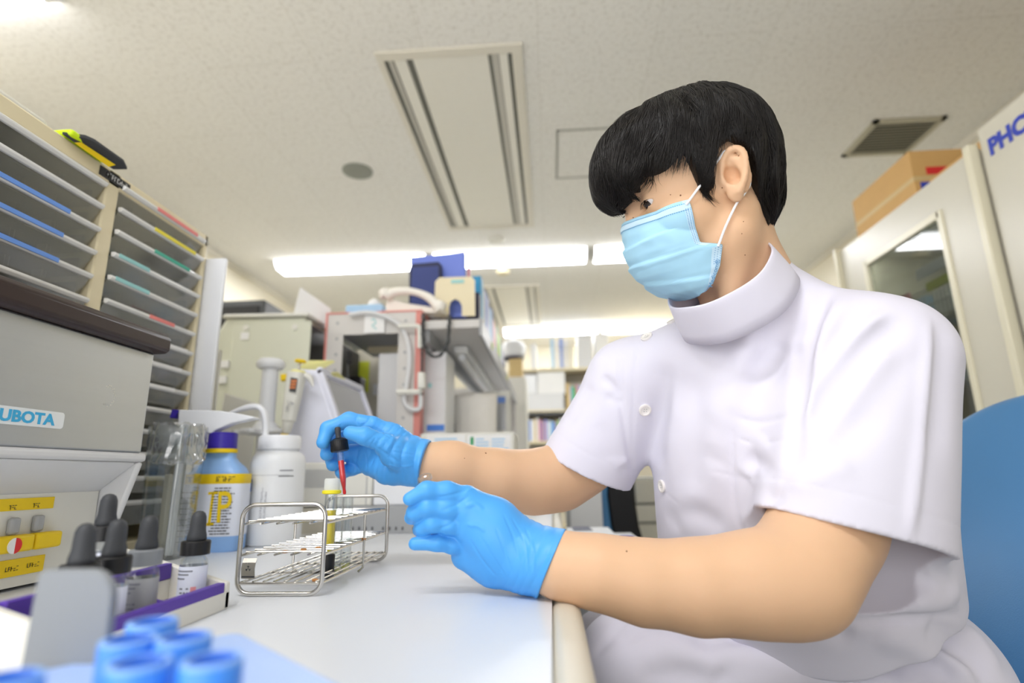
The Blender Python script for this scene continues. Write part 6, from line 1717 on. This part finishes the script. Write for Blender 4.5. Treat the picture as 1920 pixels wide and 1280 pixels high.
# ------------------------------------------------------------------ face mask (in head space)
def mask_pt(u, v):
    """u -1..1 from the right edge to the left edge (subject's right is +x), v 0 top .. 1 bottom"""
    # centre profile down the middle of the face
    prof = [(0, .1005, -.001), (.2, .1060, -.0200), (.45, .1085, -.0460), (.68, .1040, -.0715), (.88, .0830, -.0995), (1.0, .0570, -.1150)]
    for (a, ya, za), (b, yb, zb) in zip(prof[:-1], prof[1:]):
        if v <= b + 1e-9:
            t = (v - a) / (b - a); t2 = t; cy, cz = ya + (yb - ya) * t2, za + (zb - za) * t2; break
    edge = [(0, .0600, .0475, -.0092), (.3, .0640, .0497, -.0336), (.52, .0660, .0500, -.0560), (.60, .0700, .0275, -.0660), (.75, .0665, .0370, -.0880), (.88, .0590, .0460, -.1020), (1.0, .0460, .0560, -.1120)]
    for (a, xa, ya, za), (b, xb, yb, zb) in zip(edge[:-1], edge[1:]):
        if v <= b + 1e-9:
            t = (v - a) / (b - a); ex, ey, ez = xa + (xb - xa) * t, ya + (yb - ya) * t, za + (zb - za) * t; break
    s = abs(u); sg = 1 if u >= 0 else -1
    a = s * math.pi / 2 * .93; p = 1.0
    k = (1 - math.cos(a)) / (1 - math.cos(math.pi / 2 * .93)); q = math.sin(a) / math.sin(math.pi / 2 * .93)
    x = sg * ex * q; y = cy + (ey - cy) * k; z = cz + (ez - cz) * (.35 * q + .65 * k)
    return np.array((x, y, z))
def nod(a, b, t): return a + (b - a) * t
if not NOBODY:
    NU, NV = 80, 72
    P = np.zeros((NV + 1, NU + 1, 3))
    for j in range(NV + 1):
        for i in range(NU + 1): P[j, i] = mask_pt(-1 + 2 * i / NU, j / NV)
    dU = np.gradient(P, axis=1); dV = np.gradient(P, axis=0); Nn = np.cross(dU, dV); Nn /= np.maximum(np.linalg.norm(Nn, axis=2), 1e-9)[:, :, None]
    if Nn[NV // 2, NU // 2, 1] < 0: Nn = -Nn
    for j in range(NV + 1):
        for i in range(NU + 1):
            v = j / NV; u = -1 + 2 * i / NU; a = abs(u)
            d = 0
            for v0, sl in ((.34, -.06), (.54, .02), (.74, .10)):
                vv0 = v0 + sl * a; t = (v - vv0)
                fade = max(0, 1 - a ** 4)
                if 0 <= t < .19: d += .0034 * (1 - t / .19) * fade
                if -.02 < t < 0: d += .0034 * (1 + t / .02) * fade
            d += .0016 * mnoise.noise(V((u * 3.1, v * 4, 3))) + .0009 * mnoise.noise(V((u * 7, v * 9, 8)))
            d += .0012 * math.sin((v * 9 + a * 5)) * (a > .5) * (a - .5)
            d += .0014 * math.exp(-((v - .075) / .045) ** 2)                    # nose wire band
            P[j, i] += Nn[j, i] * (d + .0014)
    # keep the cloth outside the skin
    Q = P.reshape(-1, 3); 
    for _ in range(6):
        dd = head.ev(Q); m = dd < .0022
        if not m.any(): break
        E = np.eye(3) * .001; g = np.stack([head.ev(Q[m] + E[k]) - head.ev(Q[m] - E[k]) for k in range(3)], 1); g /= np.maximum(np.linalg.norm(g, axis=1), 1e-9)[:, None]
        Q[m] += g * (.0024 - dd[m])[:, None]
    P = Q.reshape(NV + 1, NU + 1, 3)
    Pw = P @ HM.T + HP
    vs = Pw.reshape(-1, 3); fs = np.array([(j * (NU + 1) + i, j * (NU + 1) + i + 1, (j + 1) * (NU + 1) + i + 1, (j + 1) * (NU + 1) + i) for j in range(NV) for i in range(NU)])
    mask = np_mesh('face_mask', vs, fs, 'mask_blue', person)
    so = mask.modifiers.new('thick', 'SOLIDIFY'); so.thickness = .0009; so.offset = 0
    Nw = Nn @ HM.T
    def mp(u, v, off=.0008):
        fi = (u + 1) / 2 * NU; fj = v * NV; i = min(int(fi), NU - 1); j = min(int(fj), NV - 1); a, b = fi - i, fj - j
        def bl(A): return (A[j, i] * (1 - a) + A[j, i + 1] * a) * (1 - b) + (A[j + 1, i] * (1 - a) + A[j + 1, i + 1] * a) * b
        n = bl(Nw); return V(bl(Pw) + n / np.linalg.norm(n) * off)
    def patch(name, u0, u1, v0, v1, m, par, nu=24, nv=3, off=.0009):
        mb = MB(); g = [[mp(u0 + (u1 - u0) * i / nu, v0 + (v1 - v0) * j / nv, off) for i in range(nu + 1)] for j in range(nv + 1)]
        vs = [p for r in g for p in r]
        mb.add(vs, [(j * (nu + 1) + i, j * (nu + 1) + i + 1, (j + 1) * (nu + 1) + i + 1, (j + 1) * (nu + 1) + i) for j in range(nv) for i in range(nu)])
        return mb.build(name, m, par, ang=180)
    patch('nose_band', -.97, .97, .045, .105, 'mask_band', mask, 60, 4)
    patch('side_band', -.995, -.93, .0, .56, 'mask_band', mask, 3, 30, .0007); patch('side_band', .93, .995, .0, .56, 'mask_band', mask, 3, 30, .0007)
    patch('side_band', -.995, -.90, .60, 1.0, 'mask_band', mask, 3, 30, .0007); patch('side_band', .90, .995, .60, 1.0, 'mask_band', mask, 3, 30, .0007)
    dots = MB()
    def dot(u, v, s=.00055, s2=None):
        c = mp(u, v, .0011); e = .004
        a, b = mp(min(u + e, 1), v, .0011) - c, mp(u, min(v + e, 1), .0011) - c
        if a.length < 1e-7 or b.length < 1e-7: return
        a = a.normalized() * s * (s2 or 1); b = b.normalized() * s
        dots.add([c - a - b, c + a - b, c + a + b, c - a + b], [(0, 1, 2, 3)])
    for k in range(90):
        u = -.96 + 1.92 * k / 89
        for v in (.038, .112): dot(u, v, .00042, 1.5)
    for q in range(26):
        for r in range(3): dot(-.985 + r * .022, .10 + q * .017, .00045); dot(.985 - r * .022, .10 + q * .017, .00045)
    for q in range(8):
        for r in range(3): dot(-.985 + r * .028, .61 + q * .016, .00045); dot(-.985 + r * .028, .90 + q * .012, .00045)
    dots.build('stitch_dots', 'mask_dot', mask, smooth=False)
    c = mp(-.955, .80, .0016); up = (mp(-.955, .76, .0016) - mp(-.955, .84, .0016)); sd = (mp(-.99, .8, .0016) - mp(-.92, .8, .0016))
    text('mask_print', 'Medicom®', .0072, frame(c, up, sd if V(up).cross(sd).dot(V(Nw[int(.8 * NV), 2])) > 0 else -sd), 'mask_dot', mask, ext=.0001)
    # ear loops
    def eloop(pts, s):
        q = spline(pts, 8); mb = MB(); mb.tube(q, .0014, 8); return mb.build('ear_loop', 'loop_white', mask)
    for s in (-1, 1):
        c1, c2 = mp(s * .955, .055, .001), mp(s * .955, .605, .001)
        b = lambda x, y, z: V(hw((s * x, y, z)))
        eloop([c1, c1.lerp(b(.0775, .004, .026), .5) + V(HM @ np.array((s * .002, 0, 0))), b(.0790, .004, .026), b(.0815, -.004, .031), b(.0800, -.016, .026), b(.0785, -.023, .010), b(.0775, -.022, -.010), b(.0765, -.012, -.020), b(.0760, -.002, -.026), b(.0760, .003, -.0275).lerp(c2, .5), c2], s)
# ------------------------------------------------------------------ hair
def hair_volume(cut=True):
    h = SDF()
    h.u(Ell((0, -.017, .048), (.0850, .094, .087)), 0)
    h.u(Ell((0, .055, .068), (.070, .058, .050)), .04)           # front top
    h.u(Ell((0, .076, .048), (.062, .046, .042)), .03)           # fringe roll
    for s in (-1, 1):
        h.u(Ell((s * .052, .004, .035), (.030, .056, .055)), .03)
    h.u(Ell((0, -.050, -.004), (.064, .046, .058)), .03)         # back of the head
    h.u(Ell((0, -.042, -.040), (.046, .029, .034)), .02)         # nape
    def post(P, d):
        if not cut: return d + ridge(P)
        for ec in EARCUT: d = smax(d, -ec.d(P), .002)
        return smax(d + ridge(P), zcut(P) + np.where(P[:, 1] > .034, .009, .003) - P[:, 2], .005)
    h.post.append(post); return h
def ridge(P):
    q = P - np.array((.012, -.045, .150)); az_ = np.arctan2(q[:, 0], q[:, 1] + 1e-6); r = np.linalg.norm(q, axis=1)
    return (.0011 * np.sin(az_ * 23 + 2.5 * np.sin(r * 60) + 3) + .0013 * np.sin(az_ * 11 + 1.8 * np.sin(r * 45 + 1))) * np.clip(r / .08 - .2, 0, 1.3) + .0012 * vnoise(P, 60, 21)
def zcut(P):
        x, y, z = P[:, 0], P[:, 1], P[:, 2]; ax_ = np.abs(x)
        fr = .008 + .0290 * np.clip(ax_ / .066, 0, 1.2) + .0045 * np.sin(x * 260 + 1) * np.clip(ax_ / .03, .4, 1) - np.clip(.12 * (.115 - y), -.002, .006)
        zl_ = np.interp(y, [-.2, -.036, -.027, -.014, .004, .013, .018, .033, .039, .2], [-.066, -.064, .026, .039, .033, .020, -.006, -.012, .036, .036])
        zl_ = np.where(y > .037, np.minimum(fr, .040), np.where((y < -.027) & (ax_ > .03), zl_ + (ax_ - .03) * .5, zl_))
        return zl_
HV = hair_volume(); HU = hair_volume(False)
if not NOBODY:
    class HL:
        pass
    hs = SDF(); hs.u(Fn(lambda P: HV.ev(hl(P)), HP, .19), .004)
    vv, ff = polygonise(hs, .0028)
    vl_ = hl(vv)
    rng = np.random.RandomState(3)
    # strands follow the surface away from the crown
    CROWN = np.array((.012, -.045, .150))
    def grad(P):
        E = np.eye(3) * .0012
        g = np.stack([HU.ev(P + E[k]) - HU.ev(P - E[k]) for k in range(3)], 1); return g / np.maximum(np.linalg.norm(g, axis=1), 1e-9)[:, None]
    NS = 17000
    tri = vl_[ff]; cen = tri.mean(1); area_ = np.linalg.norm(np.cross(tri[:, 1] - tri[:, 0], tri[:, 3] - tri[:, 0]), axis=1)
    sel = rng.choice(len(ff), NS, p=area_ / area_.sum())
    w = rng.dirichlet((1, 1, 1, 1), NS); S0 = (tri[sel] * w[:, :, None]).sum(1)
    n0 = grad(S0); ok = (S0[:, 2] > zcut(S0) + .004) & (head.ev(S0) > .004) & ((n0 * (S0 - np.array((0, 0, .03)))).sum(1) > 0)
    S0 = S0[ok]; NS = len(S0)
    STEP, NP = .0078, 9
    clump = rng.normal(size=(60, 3))
    path = np.zeros((NS, NP, 3)); path[:, 0] = S0; cur = S0.copy()
    lift = rng.uniform(-.0020, .0026, NS); run = np.full(NS, 99.0); tipz = rng.choice([-.011, -.007, -.004, -.001, .003, .006], NS) * np.where((S0[:, 1] < .016) & (S0[:, 1] > -.03), .2, 1); wav = rng.normal(size=(NS, 3)) * .20
    Ls = rng.uniform(.6, 1.25, NS)
    for k in range(1, NP):
        n = grad(cur); d = cur - CROWN; d[:, 2] -= .05 + .25 * np.clip(-(cur[:, 2] - .06) * 8, 0, 1) * .1
        d -= (d * n).sum(1)[:, None] * n; d /= np.maximum(np.linalg.norm(d, axis=1), 1e-9)[:, None]
        sw = np.stack([-d[:, 1] * 0 + .16 * np.sin(cur[:, 2] * 60 + cur[:, 0] * 40), .10 * np.sin(cur[:, 0] * 70 + 1), 0 * d[:, 0]], 1)
        d = d + sw + wav * .8 + .10 * vnoise(cur, 160, 4)[:, None]
        dist = HU.ev(cur); inside = dist < .004
        d -= np.where(inside, (d * n).sum(1), 0)[:, None] * n
        d /= np.maximum(np.linalg.norm(d, axis=1), 1e-9)[:, None]
        nx = cur + d * (STEP * Ls)[:, None]
        dd = HU.ev(nx); gn = grad(nx)
        corr = np.where(np.abs(dd) < .012, dd - lift * (k / NP) - .0006, 0)
        # beyond the cut edge strands keep falling
        edge = (np.abs(dd) < .012) & ((gn * n).sum(1) > .55)
        nx = nx - np.where(edge, corr, 0)[:, None] * gn
        gone = ((~edge) | (nx[:, 2] < zcut(nx) + tipz)) & (run > 50); run[gone] = k
        nx = np.where((k > run)[:, None], cur + d * 2e-5, nx)
        path[:, k] = nx; cur = nx
    # gather the strands into locks towards the tips
    gi = rng.choice(NS, 900, replace=False); near_ = np.zeros(NS, int); bd = np.full(NS, 9.0)
    for j in gi:
        dj = np.linalg.norm(S0 - S0[j], axis=1); m_ = dj < bd; bd[m_] = dj[m_]; near_[m_] = j
    for k in range(1, NP): path[:, k] += (path[near_, k] - path[:, k]) * (.70 * (k / (NP - 1)) ** 1.1) * (np.minimum(run[near_], 90) >= np.minimum(run, 90) - 1)[:, None]
    # keep strand points off the face and ears
    Q = path.reshape(-1, 3)
    for _ in range(3):
        dd = head.ev(Q); m = dd < .0012
        if m.any():
            E = np.eye(3) * .0012; g = np.stack([head.ev(Q[m] + E[k]) - head.ev(Q[m] - E[k]) for k in range(3)], 1); g /= np.maximum(np.linalg.norm(g, axis=1), 1e-9)[:, None]
            Q[m] += g * (.0015 - dd[m])[:, None]
    path = Q.reshape(NS, NP, 3)
    # no strands across the ears
    keep_ = np.ones(NS, bool)
    for e, o in EARS:
        m = np.linalg.norm(path - o, axis=2) < .055
        dd = np.full(m.shape, 1.0); dd[m] = e.ev(path[m]); keep_ &= ~(dd < .0012).any(1)
    path = path[keep_]; NS = len(path); run = run[keep_]
    # ribbons with a triangular section
    wid = rng.uniform(.00022, .00055, NS)
    verts = []; faces = []
    prof = np.array([.55, .9, 1, 1, 1, .95, .8, .55, .08])
    T = np.gradient(path, axis=1); T /= np.maximum(np.linalg.norm(T, axis=2), 1e-9)[:, :, None]
    Nrm = grad(path.reshape(-1, 3)).reshape(NS, NP, 3); Bn = np.cross(T, Nrm); Bn /= np.maximum(np.linalg.norm(Bn, axis=2), 1e-9)[:, :, None]; N2 = np.cross(Bn, T)
    tp_ = np.clip((run[:, None] - np.arange(NP)[None, :]) / 3.2, .06, 1)
    ww = (wid[:, None] * prof[None, :] * tp_)[:, :, None]
    A = path + Bn * ww; Bq = path - Bn * ww; Cq = path + N2 * ww * .8
    vs = np.stack([A, Cq, Bq], 2).reshape(-1, 3)
    base = (np.arange(NS) * NP * 3)[:, None, None] + (np.arange(NP - 1) * 3)[None, :, None]
    q = np.array([[0, 1, 4, 3], [1, 2, 5, 4], [2, 0, 3, 5]])
    fs = (base[:, :, :, None] + q[None, None]).reshape(-1, 4)
    allv = np.concatenate([vv, vs @ HM.T + HP]); allf = np.concatenate([ff, fs + len(vv)])
    np_mesh('hair', allv, allf, 'hair', person)
    # eyebrows and lashes: short strands laid on the skin
    eb = MB()
    for s in (-1, 1):
        for k in range(90):
            t = R.random(); x = s * (.012 + .036 * t); z = .0275 + .006 * math.sin(t * 2.4) + R.uniform(-.0028, .0028); y = .11
            p = np.array((x, y, z))
            for _ in range(40):
                d = head.ev(p[None])[0]
                if d < .0003: break
                p[1] -= d * .8
            a = p + np.array((0, .0004, 0)); b = p + np.array((s * R.uniform(.003, .006), -.001 * t, R.uniform(.0, .0025))); 
            eb.tube([V(hw(a)), V(hw((a + b) / 2 + np.array((0, .0007, 0)))), V(hw(b))], [.00028, .00026, .0001], 4)
        for k in range(16):
            t = k / 15; c = EY[0 if s < 0 else 1]; x = -.0115 + .023 * t; tilt = .22 * s
            q = np.array((x * math.cos(tilt) + s * .0005, .0130 - 22 * x * x * 1.4 * .6, x * math.sin(tilt) + .0014 - 16 * x * x)); p = c + q
            eb.tube([V(hw(p)), V(hw(p + np.array((x * .10, .003, -.0012)))), V(hw(p + np.array((x * .2, .0034, -.0012))))], [.00020, .00017, .00006], 4)
    eb.build('brows_and_lashes', 'lash', person)
# ------------------------------------------------------------------ the person's chair
ch = thing('desk_chair', 'blue vinyl chair with a tall rounded back behind the seated person', 'chair', (.62, .95, 0))
bc_ = W3(2005, 1025, .80); bn = tf * .80 - tr_ * -.35; bn[2] = .42; bn /= np.linalg.norm(bn)
bu = np.array((0, 0, 1.)) - bn[2] * bn; bu /= np.linalg.norm(bu); bw = np.cross(bu, bn)
bm_ = SDF()
bm_.u(Fn(lambda P: backrest(P), bc_, .5), 0)
def backrest(P):
    q = (P - bc_) @ np.stack([bw, bu, bn], 1)
    x, y, z = q[:, 0], q[:, 1], q[:, 2] + .35 * q[:, 0] ** 2 + .55 * q[:, 1] ** 2
    ex, ey, r = .225, .285, .19
    dx = np.abs(x) - (ex - r); dy_ = np.abs(y) - (ey - r)
    d2 = np.sqrt(np.maximum(dx, 0) ** 2 + np.maximum(dy_, 0) ** 2) + np.minimum(np.maximum(dx, dy_), 0) - r
    th = .030
    a = d2 + .028; b = np.abs(z) - th + .028
    return (np.sqrt(np.maximum(a, 0) ** 2 + np.maximum(b, 0) ** 2) + np.minimum(np.maximum(a, b), 0) - .028) * .8
if not NOBODY:
    vv, ff = polygonise(bm_, .006, 12)
    np_mesh('backrest', vv, ff, 'vinyl_blue', ch, 2, .5)
    sc_ = PEL.copy(); sz = .43
    sm_ = SDF(); sm_.u(Cap((sc_[0] - .14, sc_[1] - .12, sz), (sc_[0] - .14, sc_[1] + .16, sz), .05, .05), 0); sm_.u(Cap((sc_[0] + .16, sc_[1] - .12, sz), (sc_[0] + .16, sc_[1] + .16, sz), .05, .05), .02)
    seat_ = MB().prism(rrect(-.23, -.22, .23, .22, .08, 8), lambda u, v, w: V((sc_[0] + .03 + u, sc_[1] + .02 + v, w)), sz - .09, sz - .01).build('seat', 'vinyl_blue', ch, bevel=.025, seg=4)
    cx_, cy_ = sc_[0] + .03, sc_[1] + .02
    MB().cyl((cx_, cy_, .09), (cx_, cy_, sz - .09), .028).build('gas_column', 'black', ch)
    pb = bc_ - bu * .2 - bn * .035
    MB().tube(spline([(cx_, cy_, sz - .10), (cx_ + .15 * -bn[0] / abs(bn[0] + 1e-6), cy_ - .12 * bn[1], sz - .08), tuple(pb - bn * .02 + np.array((0, 0, -.08))), tuple(pb)], 6), .018, 10).build('back_support', 'black', ch)
    for k in range(5):
        a = 2 * math.pi * k / 5 + .3
        MB().tube([(cx_, cy_, .10), (cx_ + .27 * math.cos(a), cy_ + .27 * math.sin(a), .062)], [.024, .016], 8).build('base_arm', 'black', ch)
        MB().lathe([(.003, -.012), (.026, -.011), (.028, 0), (.026, .011), (.003, .012)], frame((cx_ + .27 * math.cos(a), cy_ + .27 * math.sin(a), .028), (0, 0, 1), (math.cos(a), math.sin(a), 0)), 16).build('caster', 'black', ch)

# shoes under the bench
if not NOBODY:
    for f_ in (FtL, FtR):
        s_ = SDF(); t0 = np.array((f_[0] + .02, f_[1], .045)); t1 = t0 + np.array((-.17, 0, -.008))
        s_.u(Cap(t0, t1, .046, .042), 0); s_.u(Cap(t0, t0 + np.array((0, 0, .03)), .046, .044), .02)
        s_.post.append(lambda P, d: smax(d, .004 - P[:, 2], .004))
        vv, ff = polygonise(s_, .005, 12); np_mesh('shoe', vv, ff, 'white_plastic', person, 1, .4)
